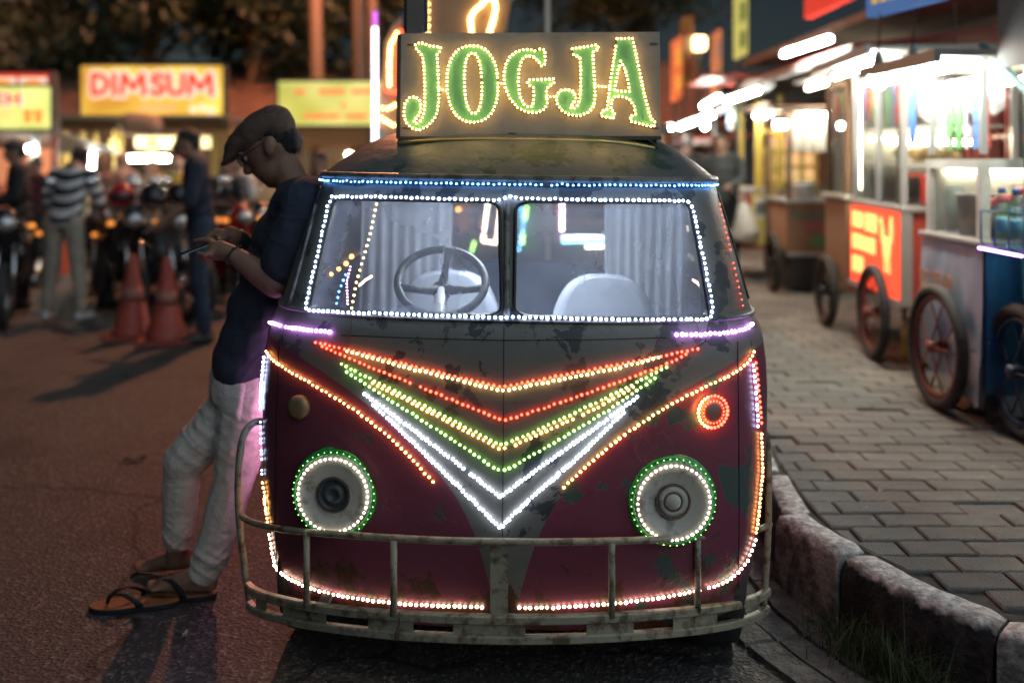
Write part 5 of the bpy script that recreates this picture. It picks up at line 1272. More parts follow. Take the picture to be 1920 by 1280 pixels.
# ================================================================== traffic cones
CONE = mat('cone_plastic', (0.42, 0.075, 0.045), 0.5, col2=(0.30, 0.05, 0.035), nscale=7); CONED = mat('cone_base', (0.25, 0.05, 0.035), 0.6)
def cone(px, py, label):
    d = FPX * HC / (py - YH); o = thing('traffic_cone', label, 'cone', (at(px, py, d).x, d, 0), 0.2, 'traffic cones on the road')
    g = MB(); g.bbox(-0.20, 0.20, -0.20, 0.20, 0.0, 0.035, 0.012); g.build('base', CONED, o)
    g = MB(); g.lathe([(0.165, 0.03), (0.155, 0.06), (0.125, 0.16), (0.098, 0.30), (0.068, 0.45), (0.042, 0.58), (0.030, 0.66), (0.026, 0.67), (0.001, 0.672)], 28); g.build('shell', CONE, o, fix=True)
    g = MB(); g.lathe([(0.0995, 0.30), (0.0775, 0.41), (0.076, 0.41), (0.098, 0.30)], 28); g.build('reflective_band', mat('cone_band', (0.30, 0.12, 0.09), 0.4), o)
cone(248, 634, 'left one of two orange traffic cones in front of the motorbikes'); cone(312, 642, 'right one of two orange traffic cones, beside the navy T-shirt man')
# ================================================================== motorbikes
def motorbike(label, loc, rz, col, helmet=None):
    o = thing('motorbike', label, 'motorbike', loc, rz, 'motorbikes parked in a row')
    CH = mat('chrome', (0.5, 0.5, 0.5), 0.18, metal=1.0)
    pm = mat('bike_paint_%s' % col, {'black': (0.012, 0.012, 0.014), 'red': (0.22, 0.012, 0.012), 'grey': (0.05, 0.055, 0.06)}[col], 0.22)
    for y in (-0.62, 0.62):
        wh = bpy.data.objects.new('wheel', None); COL.objects.link(wh); wh.parent = o; wh.location = (0, y, 0.28); XF[wh.name] = XF[o.name] @ Matrix.Translation((0, y, 0.28))
        g = MB(); g.tube([(0, 0.245 * math.cos(a), 0.245 * math.sin(a)) for a in [2 * math.pi * k / 24 for k in range(24)]], 0.04, 8, closed=True); g.build('tyre', TYRE, wh)
        g = MB(); g.tube([(0, 0.205 * math.cos(a), 0.205 * math.sin(a)) for a in [2 * math.pi * k / 24 for k in range(24)]], 0.012, 6, closed=True)
        for k in range(5): g.tube([(0, 0, 0), (0, 0.20 * math.cos(k * 1.2566), 0.20 * math.sin(k * 1.2566))], 0.012, 6)
        g.build('rim', CH, wh)
    g = MB(); g.capsule((0, 0.25, 0.62), (0, 0.78, 0.74), 0.13, 0.07); g.capsule((0, 0.2, 0.55), (0, -0.1, 0.40), 0.12, 0.10); g.capsule((0, -0.1, 0.36), (0, -0.30, 0.55), 0.09, 0.11); g.capsule((0, -0.32, 0.5), (0, -0.46, 0.92), 0.13, 0.10); g.capsule((0.1, -0.40, 0.6), (0.1, -0.38, 0.85), 0.07, 0.05); g.capsule((-0.1, -0.40, 0.6), (-0.1, -0.38, 0.85), 0.07, 0.05)
    skin(g, 'bodywork', pm, o, 0.022, 2)
    g = MB(); g.capsule((0, 0.05, 0.74), (0, 0.62, 0.80), 0.11, 0.085); skin(g, 'seat', RUB, o, 0.022, 2)
    g = MB(); g.tube(smooth_path([(-0.34, -0.26, 1.02), (-0.2, -0.34, 1.02), (0, -0.42, 0.97), (0.2, -0.34, 1.02), (0.34, -0.26, 1.02)], 2), 0.014, 8); g.build('handlebar', DARK, o)
    for s in (-1, 1):
        g = MB(); g.tube([(s * 0.06, -0.45, 0.75), (s * 0.07, -0.62, 0.28)], 0.02, 8); g.build('fork', CH, o)
        g = MB(); g.tube([(s * 0.24, -0.34, 1.02), (s * 0.30, -0.36, 1.20)], 0.007, 6); g.ball((s * 0.32, -0.36, 1.23), (0.065, 0.016, 0.042), 12, 8); g.build('mirror', CH, o)
        g = MB(); g.ball((s * 0.20, -0.50, 0.86), (0.035, 0.03, 0.022), 10, 7); g.build('indicator', emit('bike_glint_lens', (1.0, 0.32, 0.05), 0.8), o)  # lens glow stands in for lamplight reflected off the chrome
        g = MB(); g.ball((s * 0.13, 0.82, 0.70), (0.032, 0.028, 0.022), 10, 7); g.build('indicator', emit('bike_glint_lens', (1.0, 0.32, 0.05), 0.8), o)
    g = MB(); g.ball((0, -0.54, 0.88), (0.09, 0.05, 0.07), 14, 9); g.build('headlight', mat('headlight_glass', (0.5, 0.5, 0.5), 0.06, metal=0.7), o)
    g = MB(); g.ball((0, 0.86, 0.74), (0.07, 0.035, 0.035), 12, 8); g.build('tail_light', mat('tail_lens', (0.3, 0.02, 0.015), 0.15), o)
    g = MB(); g.tube([(0.14, 0.2, 0.30), (0.15, 0.75, 0.42)], [0.035, 0.05], 12); g.build('exhaust', CH, o)
    g = MB(); g.bar((-0.02, 0.62, 0.28), (-0.05, 0.40, 0.60), 0.02, 0.03); g.build('swing_arm', DARK, o); g = MB(); g.tube([(0, -0.05, 0.22), (-0.22, 0.02, 0.02)], 0.012, 6); g.build('stand', DARK, o)
    if helmet:
        hl_ = thing('helmet', helmet[0], 'helmet', tuple(XF[o.name] @ Vector((0, -0.05, 1.06))), rz)
        g = MB(); g.ball((0, 0, 0.02), (0.125, 0.15, 0.13), 16, 11); g.build('shell', mat('helmet_' + helmet[1], {'red': (0.28, 0.015, 0.02), 'black': (0.015, 0.015, 0.017)}[helmet[1]], 0.2), hl_)
        g = MB(); g.ball((0, -0.035, 0.02), (0.122, 0.122, 0.072), 16, 9); g.build('visor', mat('visor', (0.02, 0.02, 0.025), 0.05), hl_)
    return o
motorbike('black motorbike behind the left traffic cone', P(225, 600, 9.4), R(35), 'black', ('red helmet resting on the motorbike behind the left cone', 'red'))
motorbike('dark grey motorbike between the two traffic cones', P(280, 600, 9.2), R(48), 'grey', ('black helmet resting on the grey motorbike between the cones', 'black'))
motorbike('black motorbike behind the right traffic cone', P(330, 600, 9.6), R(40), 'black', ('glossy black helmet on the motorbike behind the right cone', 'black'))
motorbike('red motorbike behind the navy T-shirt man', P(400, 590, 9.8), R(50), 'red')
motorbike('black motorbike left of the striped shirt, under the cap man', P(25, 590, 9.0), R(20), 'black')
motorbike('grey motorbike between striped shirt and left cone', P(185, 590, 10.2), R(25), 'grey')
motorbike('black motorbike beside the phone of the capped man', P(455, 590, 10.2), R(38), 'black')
# ================================================================== left stalls
ALU = mat('aluminium', (0.45, 0.45, 0.44), 0.4, metal=0.6); WOODB = mat('brown_timber', (0.16, 0.085, 0.045), 0.7, col2=(0.10, 0.055, 0.03), nscale=5, stretch=(1, 1, 8))
TUBE = emit('tube_white', (0.99, 1.0, 0.88), 90); TUBEW = emit('tube_warm', (1.0, 0.86, 0.6), 22)
def tube_lamp(parent, a, b, m=None, r=0.02, name='tube_lamp'):
    a = Vector(a); b = Vector(b); g = MB(); g.tube([a, b], r, 8); o = g.build(name, m or TUBE, parent, world=True)
    g = MB(); g.bar(a + Vector((0, 0, r + 0.017)), b + Vector((0, 0, r + 0.017)), 0.045, 0.03); g.build('batten', mat('batten_white', (0.6, 0.6, 0.58), 0.5), o, world=True); return o
def sign_box(label, x0, y0, x1, y1, d, m, th=0.14, group=None, name='sign_board', yaw=0):
    a = at(x0, y1, d); b = at(x1, y0, d); o = thing(name, label, 'sign', ((a.x + b.x) / 2, d + th / 2, a.z), 0, group)
    g = MB(); g.boxz(a.x, b.x, d, d + th, a.z, b.z); g.build('panel', m, o, world=True)
    g = MB(); f = 0.03
    for p, q in (((a.x - f / 2, a.z - f / 2), (b.x + f / 2, a.z - f / 2)), ((a.x - f / 2, b.z + f / 2), (b.x + f / 2, b.z + f / 2)), ((a.x - f / 2, a.z), (a.x - f / 2, b.z)), ((b.x + f / 2, a.z), (b.x + f / 2, b.z))): g.bar((p[0], d + th / 2, p[1]), (q[0], d + th / 2, q[1]), f, th + 0.03, up=(0, 1, 0))
    g.build('frame', FRM, o, world=True); return o
def uneven(name, c, s, c2, s2, scale=2.5):
    m = mat(name, c, 0.6); t = m.node_tree; b = t.nodes['Principled BSDF']; tc = N(t, 'ShaderNodeTexCoord'); n = N(t, 'ShaderNodeTexNoise'); n.inputs['Scale'].default_value = scale; n.inputs['Detail'].default_value = 1
    t.links.new(tc.outputs['Object'], n.inputs['Vector']); r = N(t, 'ShaderNodeValToRGB'); r.color_ramp.elements[0].position = 0.35; r.color_ramp.elements[1].position = 0.65
    r.color_ramp.elements[0].color = (*[k * s for k in c], 1); r.color_ramp.elements[1].color = (*[k * s2 for k in c2], 1)
    t.links.new(n.outputs[0], r.inputs[0]); t.links.new(r.outputs[0], b.inputs['Emission Color']); b.inputs['Emission Strength'].default_value = 1.0; return m
YEL = uneven('dimsum_lightbox', (0.85, 0.40, 0.05), 0.45, (0.95, 0.68, 0.10), 0.95, 1.1)
def lettering(parent, txt, px, py, size_px, d, m, name='lettering', bold=0.0, depth=0.006, fit=None, sx=1.0):
    o = at(px, py, d); s = size_px * d / FPX
    k = text_mb(txt, s, o, (1, 0, 0), (0, 0, 1), depth, bold, sx); 
    if fit:
        w_ = text_width(k, o, (1, 0, 0)); x0 = min(p.x for p in k.v); f = fit * d / FPX / w_
        for p in k.v: p.x = o.x + (p.x - x0) * f
    k.v = [Vector((p.x, 2 * o.y - p.y - 0.0, p.z)) if p.y > o.y else p for p in k.v]
    return k.build(name, m, parent, world=True)
DD = 13.0
s1 = sign_box('yellow DIMSUM light box sign with red letters above the food stall', 152, 124, 418, 221, DD, YEL)
WHT = emit('sign_white', (1.0, 0.80, 0.62), 0.55); REDL = emit('sign_red', (0.80, 0.05, 0.015), 0.85); PNK = emit('sign_pink', (0.9, 0.35, 0.2), 0.8)
STROKES = {'D': [[(0, 0), (0, 1), (0.45, 0.95), (0.75, 0.7), (0.78, 0.4), (0.5, 0.08), (0, 0)]], 'I': [[(0, 0), (0, 1)]], 'M': [[(0, 0), (0.10, 1), (0.5, 0.28), (0.92, 1), (1.0, 0)]],
 'S': [[(0.62, 0.86), (0.40, 1.0), (0.10, 0.88), (0.08, 0.66), (0.35, 0.52), (0.62, 0.36), (0.60, 0.10), (0.32, 0.0), (0.0, 0.14)]], 'U': [[(0, 1), (0.02, 0.3), (0.15, 0.05), (0.40, 0.0), (0.65, 0.06), (0.78, 0.3), (0.80, 1)]]}
for ch, x0, w_ in (('D', 177, 24), ('I', 216, 1), ('M', 230, 36), ('S', 286, 26), ('U', 318, 24), ('M', 356, 36)):
    for rad, dd, mm, nm in ((0.078, -0.010, WHT, 'letter_outline'), (0.034, -0.030, REDL, 'letter')):
        g = MB()
        for st_ in STROKES[ch]:
            pt_ = [at(x0 + u * (42 if ch == 'M' else 34), 176 - v * 35, DD) for u, v in st_]
            for pa, pb in zip(pt_, pt_[1:]): g.capsule(pa, pb, rad, rad, 10)
        g.v = [Vector((p.x, DD + dd + (p.y - DD) * 0.12, p.z)) for p in g.v]; g.build(nm, mm, s1, world=True)
g = MB(); rn = random.Random(5)
for k in range(9):
    x = 264 + k * 7.5; p = at(x, 203, DD - 0.006); g.ball(p, (0.018, 0.004, 0.03 + rn.random() * 0.03), 8, 6)
g.build('small_lettering', PNK, s1, world=True)
g = MB()
for x, y, r in ((362, 205, 0.055), (380, 203, 0.06), (396, 207, 0.065)): g.ball(at(x, y, DD - 0.004), (r, 0.006, r), 14, 8)
g.build('food_picture', emit('sign_cream', (1.0, 0.72, 0.42), 0.8), s1, world=True)
# EH sign
ED = 11.0
s2 = sign_box('light box sign reading EH with glasses of orange drink at left edge', -60, 163, 96, 244, ED, uneven('drink_lightbox', (0.45, 0.62, 0.10), 0.8, (0.95, 0.78, 0.30), 0.95, 1.6))
s3 = sign_box('red light box strip with food pictures above the EH sign', -60, 138, 93, 161, ED + 0.05, emit('red_lightbox', (0.62, 0.04, 0.015), 0.85), group=None)
lettering(s2, 'EH', -14, 198, 34, ED - 0.004, WHT, 'letter_outline', bold=0.09, fit=58)
lettering(s2, 'EH', -9, 196, 31, ED - 0.016, REDL, 'lettering', bold=0.02, fit=46)
lettering(s2, 'OS', -8, 220, 15, ED - 0.008, PNK, 'lettering', bold=0.02, fit=28)
for x in (52, 72):
    g = MB(); p = at(x, 231, ED - 0.01); g.lathe([(0.035, 0), (0.055, 0.14), (0.05, 0.15), (0.001, 0.15)], 16, p, Matrix.Diagonal((1, 0.1, 1))); g.build('drink_picture', emit('sign_orange', (0.95, 0.30, 0.06), 0.85), s2, world=True)
for x0, x1 in ((-20, 30), (36, 88)):
    g = MB(); a = at(x0, 159, ED + 0.048); b = at(x1, 145, ED + 0.048); g.bbox(a.x, b.x, ED + 0.044, ED + 0.052, a.z, b.z, 0.003); g.build('picture_panel', WHT, s3, world=True)
    g = MB(); c = (a + b) / 2; g.ball((c.x, ED + 0.042, c.z - 0.02), (0.10, 0.006, 0.04), 14, 8); g.build('food_picture', emit('sign_orange', (0.95, 0.30, 0.06), 0.85), s3, world=True)
# yellow-green banner
BD_ = 14.0
s4 = sign_box('long yellow-green banner sign with two rows of small red lettering', 522, 153, 745, 235, BD_, uneven('banner_cloth', (0.42, 0.42, 0.08), 0.75, (0.80, 0.70, 0.26), 0.85, 1.3))
RM = emit('banner_red', (0.72, 0.16, 0.05), 0.75)
def marks(parent, spans, y, h, d, m):
    g = MB(); r_ = random.Random(int(y * 10))
    for x0, x1 in spans:
        x = x0
        while x < x1 - 2:
            w_ = r_.uniform(4, 7); a = at(x, y + h / 2 * r_.uniform(0.8, 1), d); b = at(min(x + w_ - 1.2, x1), y - h / 2 * r_.uniform(0.75, 1), d); g.boxz(a.x, b.x, d - 0.004, d + 0.004, a.z, b.z); x += w_
    o = g.build('lettering', m, parent, world=True); o['kind'] = 'stuff'
marks(s4, [(553, 574), (598, 646), (660, 700), (706, 730)], 172, 11, BD_ - 0.006, RM); marks(s4, [(640, 647)], 198, 11, BD_ - 0.006, RM); marks(s4, [(569, 636), (648, 690), (696, 720)], 218, 10, BD_ - 0.006, RM)
# dimsum stall
st = thing('food_stall', 'open dimsum stall with timber beam, posts and lit counter under DIMSUM sign', 'food stall', (at(285, 500, 13.3).x, 13.6, 0))
g = MB(); a = at(110, 245, 12.9); b = at(430, 236, 12.9); g.boxz(a.x, b.x, 12.9, 13.02, a.z, b.z + 0.10); g.build('beam', WOODB, st, world=True)
for x in (120, 222, 405, 428):
    g = MB(); p = at(x, 240, 13.1); g.boxz(p.x - 0.05, p.x + 0.05, 13.06, 13.16, 0, p.z); g.build('post', mat('post_yellow', (0.45, 0.30, 0.08), 0.6), st, world=True)
g = MB(); a = at(150, 345, 13.3); b = at(425, 345, 13.3); g.bbox(a.x, b.x, 13.2, 13.8, 0.05, a.z, 0.02); g.build('counter', mat('counter_cream', (0.5, 0.42, 0.30), 0.5), st, world=True)
g = MB(); g.boxz(at(110, 0, 13.0).x, at(430, 0, 13.0).x, 12.7, 14.8, at(0, 232, 13.0).z + 0.06, at(0, 232, 13.0).z + 0.10); g.build('roof_sheet', mat('tin_sheet', (0.2, 0.19, 0.18), 0.5, metal=0.4), st, world=True)
g = MB(); a = at(255, 285, 13.5); b = at(395, 250, 13.5); g.boxz(a.x, b.x, 13.48, 13.52, at(0, 278, 13.5).z, at(0, 256, 13.5).z); g.build('menu_board', emit('menu_lit', (1.0, 0.82, 0.42), 0.8), st, world=True)
tube_lamp(st, at(242, 297, 12.95), at(316, 297, 12.95), TUBE, 0.028)
tube_lamp(st, at(172, 272, 12.9), at(172, 318, 12.9), TUBE, 0.03)
for x, y, r in ((213, 268, 0.07), (285, 272, 0.09)):
    g = MB(); p = at(x, y, 12.95); g.ball(p, (r * 0.75 if r < 0.08 else r, r * 0.75, r), 14, 10); g.tube([p + Vector((0, 0, r)), p + Vector((0, 0, 0.25))], 0.006, 5); g.build('lantern', emit('lantern_yellow', (1.0, 0.72, 0.22), 1.1), st, world=True)
for x in (150, 158, 180):
    g = MB(); g.tube([at(x, 240, 13.2), at(x + (8 if x < 155 else 0), 300, 13.2)], 0.03, 8); g.build('hanging_packet', mat('packet_yellow', (0.5, 0.36, 0.10), 0.6), st, world=True)
g = MB(); g.capsule(at(245, 233, 12.7), at(285, 236, 12.7), 0.16, 0.15); skin(g, 'sack', mat('sack_cloth', (0.30, 0.19, 0.13), 0.9), st, 0.03, 2, world=True)
# drink stall at left edge
st = thing('food_stall', 'drink stall with aluminium posts and tube lamps under the EH sign', 'food stall', (at(20, 500, 11.4).x, 11.6, 0))
for x in (-40, 66, 103):
    g = MB(); p = at(x, 262, 11.3); g.boxz(p.x - 0.03, p.x + 0.03, 11.27, 11.33, 0, p.z + 0.1); g.build('post', ALU if x != 103 else mat('post_red', (0.30, 0.05, 0.04), 0.5), st, world=True)
g = MB(); a = at(-70, 262, 11.0); b = at(100, 245, 11.0); g.add([(a.x, 11.0, b.z), (b.x, 11.0, b.z), (b.x + 0.1, 12.6, b.z - 0.25), (a.x, 12.6, b.z - 0.25), (a.x, 11.0, b.z + 0.03), (b.x, 11.0, b.z + 0.03), (b.x + 0.1, 12.6, b.z - 0.22), (a.x, 12.6, b.z - 0.22)], [(3, 2, 1, 0), (4, 5, 6, 7), (0, 1, 5, 4), (1, 2, 6, 5), (2, 3, 7, 6), (3, 0, 4, 7)]); g.build('roof_sheet', MATS['tin_sheet'], st, world=True)
g = MB(); a = at(-60, 350, 11.5); b = at(96, 350, 11.5); g.bbox(a.x, b.x, 11.4, 12.0, 0.05, a.z, 0.02); g.build('counter', mat('counter_red', (0.4, 0.10, 0.06), 0.5), st, world=True)
g = MB(); a = at(-60, 345, 12.2); b = at(96, 275, 12.2); g.boxz(a.x, b.x, 12.2, 12.25, a.z, b.z); g.build('back_panel', emit('menu_warm', (0.75, 0.28, 0.14), 0.35), st, world=True)
tube_lamp(st, at(20, 279, 11.2), at(58, 279, 11.2), TUBE, 0.026); tube_lamp(st, at(68, 275, 11.35), at(68, 330, 11.35), TUBEW, 0.03)
# low building with a sheltered front
bl = thing('building', 'low brown building with long eaves behind the stalls', 'building', (-4, 17, 0))
WALLM = mat('plaster_tan', (0.32, 0.22, 0.15), 0.85, col2=(0.22, 0.15, 0.10), nscale=2)
g = MB(); g.boxz(-14, 3.5, 16.6, 16.8, 0, 2.25); g.build('wall', WALLM, bl, world=True)
g = MB(); g.boxz(-14, 3.5, 15.3, 15.42, at(0, 276, 15.3).z, at(0, 240, 15.3).z); g.build('fascia', mat('fascia_brown', (0.30, 0.15, 0.075), 0.7), bl, world=True)
g = MB(); z0 = at(0, 240, 15.3).z + 0.02; g.add([(-14, 15.2, z0), (3.5, 15.2, z0), (3.5, 19, z0 + 1.3), (-14, 19, z0 + 1.3), (-14, 15.2, z0 + 0.04), (3.5, 15.2, z0 + 0.04), (3.5, 19, z0 + 1.34), (-14, 19, z0 + 1.34)], [(3, 2, 1, 0), (4, 5, 6, 7), (0, 1, 5, 4), (1, 2, 6, 5), (2, 3, 7, 6), (3, 0, 4, 7)])
g.build('roof', mat('roof_tile', (0.22, 0.11, 0.07), 0.8, col2=(0.14, 0.07, 0.045), nscale=3), bl, world=True)
for x in (440, 560, 690):
    g = MB(); p = at(x, 300, 15.5); g.boxz(p.x - 0.06, p.x + 0.06, 15.45, 15.57, 0, 1.65); g.build('column', WALLM, bl, world=True)
tube_lamp(bl, at(430, 300, 16.2), at(520, 300, 16.2), TUBEW, 0.03); tube_lamp(bl, at(650, 290, 16.2), at(720, 290, 16.2), TUBEW, 0.03)
# ================================================================== street lamp (sodium), its head above the frame
lm = thing('street_lamp', 'tall brown street lamp pole rising behind the lit sign board', 'street lamp', (-2.05, 14.6, 0))
POLE = mat('pole_paint', (0.20, 0.13, 0.085), 0.7)
g = MB(); g.tube([(0, 0, 0), (0, 0, 3), (0, 0, 6.6)], [0.09, 0.075, 0.055], 14); g.tube(smooth_path([(0, 0, 6.5), (0.05, -0.2, 6.85), (0.25, -0.9, 6.95)], 2), 0.035, 8); g.build('pole', POLE, lm)
g = MB(); g.bbox(0.12, 0.38, -1.25, -0.75, 6.90, 7.02, 0.03); g.build('lamp_housing', DARK, lm)
g = MB(); g.boxz(0.15, 0.35, -1.2, -0.8, 6.88, 6.899); g.build('lamp_glass', emit('sodium', (1.0, 0.45, 0.12), 40), lm)
ld = bpy.data.lights.new('sodium_lamp', 'POINT'); ld.energy = 1500; ld.color = (1.0, 0.36, 0.17); ld.shadow_soft_size = 0.15
lo_ = bpy.data.objects.new('sodium_lamp', ld); COL.objects.link(lo_); lo_.parent = lm; lo_.location = (0.25, -1.0, 6.75)
# ================================================================== trees behind the stalls
BARK = mat('bark', (0.13, 0.085, 0.055), 0.9, col2=(0.08, 0.05, 0.035), nscale=8, stretch=(4, 4, 0.6), bump=0.5, bscale=14)
LEAF = [mat('leaf_a', (0.032, 0.040, 0.013), 0.55), mat('leaf_b', (0.045, 0.050, 0.016), 0.55), mat('leaf_c', (0.024, 0.032, 0.011), 0.55)]
def tree(label, x, y, h, rad, seed, nleaf=5200, low=0.36):
    r_ = random.Random(seed); o = thing('tree', label, 'tree', (x, y, 0), 0, 'trees behind the food stalls')
    g = MB(); top = h * 0.62; pts = [Vector((0, 0, 0)), Vector((r_.uniform(-.1, .1), 0, h * 0.2)), Vector((r_.uniform(-.2, .2), r_.uniform(-.2, .2), h * 0.42)), Vector((r_.uniform(-.3, .3), r_.uniform(-.3, .3), top))]
    g.tube(smooth_path(pts, 2), [0.17 - 0.1 * k / len(smooth_path(pts, 2)) for k in range(len(smooth_path(pts, 2)))], 10)
    tips = []
    for k in range(11):
        a = k * 2.4 + r_.uniform(-.3, .3); s = pts[2].lerp(pts[3], r_.random()); e = Vector((math.cos(a) * rad * r_.uniform(.45, .85), math.sin(a) * rad * r_.uniform(.45, .85), h * r_.uniform(low + 0.08, .92)))
        bp = smooth_path([s, s.lerp(e, .5) + Vector((0, 0, .2)), e], 2); g.tube(bp, [0.07 - 0.05 * q / len(bp) for q in range(len(bp))], 6); tips += [e, s.lerp(e, 0.6)]
    g.build('trunk', BARK, o)
    cl = [(t + Vector((r_.gauss(0, .35), r_.gauss(0, .35), r_.gauss(0, .3))) * 1.0, r_.uniform(.35, .85)) for t in tips for _ in range(3)]
    g = MB()
    for k in range(nleaf):
        c, cr = r_.choice(cl); p = c + Vector((r_.gauss(0, 1), r_.gauss(0, 1), r_.gauss(0, .75))) * cr * 0.55
        if p.z < h * low: continue
        u = Vector((r_.gauss(0, 1), r_.gauss(0, 1), r_.gauss(0, 1))).normalized(); v = u.orthogonal().normalized(); s = r_.uniform(.07, .15)
        g.cur = r_.randrange(3); g.add([p - u * s, p + v * s * .45, p + u * s, p - v * s * .45], [(0, 1, 2, 3)])
    g.build('crown', LEAF, o)
tree('dark leafy tree over the EH sign at far left', -9.4, 18.5, 7.5, 2.8, 1)
tree('leafy tree directly behind the DIMSUM sign', -6.6, 18.0, 7.2, 2.6, 2)
tree('orange-lit tree right of the DIMSUM sign', -4.6, 17.6, 6.6, 2.0, 3)
tree('tree behind the yellow-green banner', -2.6, 19.5, 8.0, 2.4, 4)
tree('dark tree far behind the van roof, above the right carts', 2.6, 21.0, 8.0, 2.3, 5, low=0.5)
for x, d, w_ in ((592, 16.0, 0.13), (672, 16.0, 0.13)):
    o = thing('bare_post', 'bare brown post rising %s the yellow-green banner' % ('above the left half of' if x < 640 else 'near the right end of'), 'post', (at(x, 0, d).x, d, 0))
    g = MB(); g.tube([(0, 0, 0), (0.02, 0, 2.5), (-0.02, 0, 5.2)], [w_, w_ * 0.85, w_ * 0.7], 12); g.build('shaft', POLE, o)
    g = MB(); g.lathe([(w_ * 0.8, 5.15), (w_ * 0.95, 5.18), (w_ * 0.9, 5.24), (0.02, 5.27)], 12); g.build('cap', DARK, o)
# ================================================================== LED-covered pedal car behind the van
pk = thing('pedal_car', 'tall pedal car covered in LED shapes standing behind the van', 'pedal car', (0.1, 7.0, 0))
PD = 6.7
BEIGE = mat('panel_beige', (0.42, 0.26, 0.15), 0.7, col2=(0.34, 0.20, 0.11), nscale=3)
def pp(x, y, dd=0): return at(x, y, PD + dd)
def pstrip(pts, col, pitch=0.03, r=0.011, dd=0): 
    g = MB(); q = resample([pp(x, y, dd) for x, y in pts], pitch); beads(g, q, r, Vector((0, -1, 0))); o = g.build('led_strip', led_mat(col), pk, world=True); o['kind'] = 'stuff'
def ppanel(poly, m, dd=0.02, th=0.03, name='panel'):
    g = MB(); pts = [pp(x, y, dd) for x, y in poly]; bk = [p + Vector((0, th, 0)) for p in pts]; n = len(pts)
    g.add(pts + bk, [tuple(range(n)), tuple(range(2 * n - 1, n - 1, -1))] + [(k, n + k, n + (k + 1) % n, (k + 1) % n) for k in range(n)]); g.build(name, m, pk, world=True, fix=True)
ppanel([(802, -40), (990, -40), (958, 4), (948, 60), (948, 120), (802, 120)], BEIGE, name='roof_board')
pstrip([(803, -20), (803, 70)], 'yellow', 0.05, 0.008); pstrip([(884, 60), (882, 35), (888, 22), (905, 8), (912, -4), (925, -2), (930, 12), (926, 35), (918, 60)], 'yellow', 0.026, 0.012)
ppanel([(752, 30), (735, 50), (722, 80), (718, 130), (716, 170), (706, 190), (697, 205), (697, 225), (710, 240), (730, 262), (756, 262)], BEIGE, name='swan_board')
pstrip([(744, 62), (732, 85), (730, 120), (730, 160)], 'yellow', 0.03, 0.010); pstrip([(751, 60), (750, 120), (749, 160)], 'red', 0.025, 0.010); pstrip([(727, 170), (738, 174), (748, 170)], 'red', 0.025, 0.010)
pstrip([(718, 203), (730, 204), (742, 196)], 'yellow', 0.03, 0.010); pstrip([(716, 222), (726, 229), (742, 237)], 'yellow', 0.03, 0.010)
g = MB(); g.tube([pp(703, 300), pp(703, 52)], 0.017, 8); g.build('light_pole', emit('pole_white', (0.86, 0.84, 1.0), 4.0), pk, world=True)
g = MB(); g.tube([pp(703, 52), pp(703, 22)], 0.017, 8); g.build('light_pole', emit('pole_purple', (0.55, 0.12, 0.62), 1.2), pk, world=True)
g = MB(); g.bar(pp(715, 250, 0.05), (pp(715, 250, 0.05).x, PD + 0.05, 0.3), 0.05); g.bar(pp(1027, -40, 0.1), (pp(1027, 0, 0.1).x, PD + 0.1, 0.3), 0.04); g.bar(pp(802, -40, 0.1), (pp(802, 0, 0.1).x, PD + 0.1, 0.3), 0.04); g.build('frame_tube', mat('frame_teal', (0.12, 0.2, 0.19), 0.5), pk, world=True)
g = MB(); g.bar(pp(1027, -40, -0.2), (pp(1027, 0, -0.2).x, PD - 0.2, 0.3), 0.03); g.build('frame_tube', mat('frame_pale', (0.5, 0.47, 0.42), 0.5), pk, world=True)
DKB = mat('car_body_dark', (0.06, 0.06, 0.075), 0.5); GRN = mat('car_body_green', (0.03, 0.12, 0.05), 0.5)
a = pp(760, 500); b = pp(1260, 470)
g = MB(); g.bbox(a.x, b.x, PD + 0.06, PD + 1.7, 0.35, 0.93, 0.05); g.build('body', DKB, pk, world=True)
g = MB(); g.boxz(a.x, b.x, PD + 0.10, PD + 1.7, 1.62, 1.67); g.build('canopy', DKB, pk, world=True)
for x in (790, 870, 1050, 1240):
    g = MB(); p = pp(x, 300, 0.14); g.bar((p.x, p.y, 0.9), (p.x, p.y, 1.65), 0.04); g.build('pillar', BEIGE, pk, world=True)
for x in (-0.55, 0.75):
    for y in (0.35, 1.4):
        g = MB(); M = Matrix.Rotation(R(90), 3, 'Y'); g.lathe([(0.16, -0.05), (0.26, -0.05), (0.28, 0), (0.26, 0.05), (0.16, 0.05)], 24, (x, PD + y, 0.28), M); g.build('wheel', TYRE, pk, world=True, fix=True)
ppanel([(968, 375), (1012, 375), (1012, 470), (968, 470)], GRN, 0.05, 0.03, 'green_panel')
pstrip([(916, 372), (905, 452), (930, 455), (940, 375)], 'pale', 0.02, 0.010); pstrip([(889, 455), (885, 470)], 'green', 0.018, 0.010)
pstrip([(987, 390), (985, 412)], 'green', 0.018, 0.012); pstrip([(981, 436), (979, 458)], 'green', 0.018, 0.012); pstrip([(977, 393), (981, 418), (976, 455), (970, 475)], 'blue', 0.045, 0.010)
pstrip([(1054, 372), (1054, 432)], 'pink', 0.016, 0.010); pstrip([(1055, 445), (1200, 441)], 'white', 0.016, 0.010); pstrip([(1056, 453), (1200, 450)], 'cyan', 0.016, 0.010); pstrip([(1100, 463), (1200, 460)], 'pale', 0.016, 0.010)
pstrip([(830, 400), (838, 430), (825, 470)], 'red', 0.06, 0.010); pstrip([(815, 395), (870, 392)], 'orange', 0.08, 0.012)
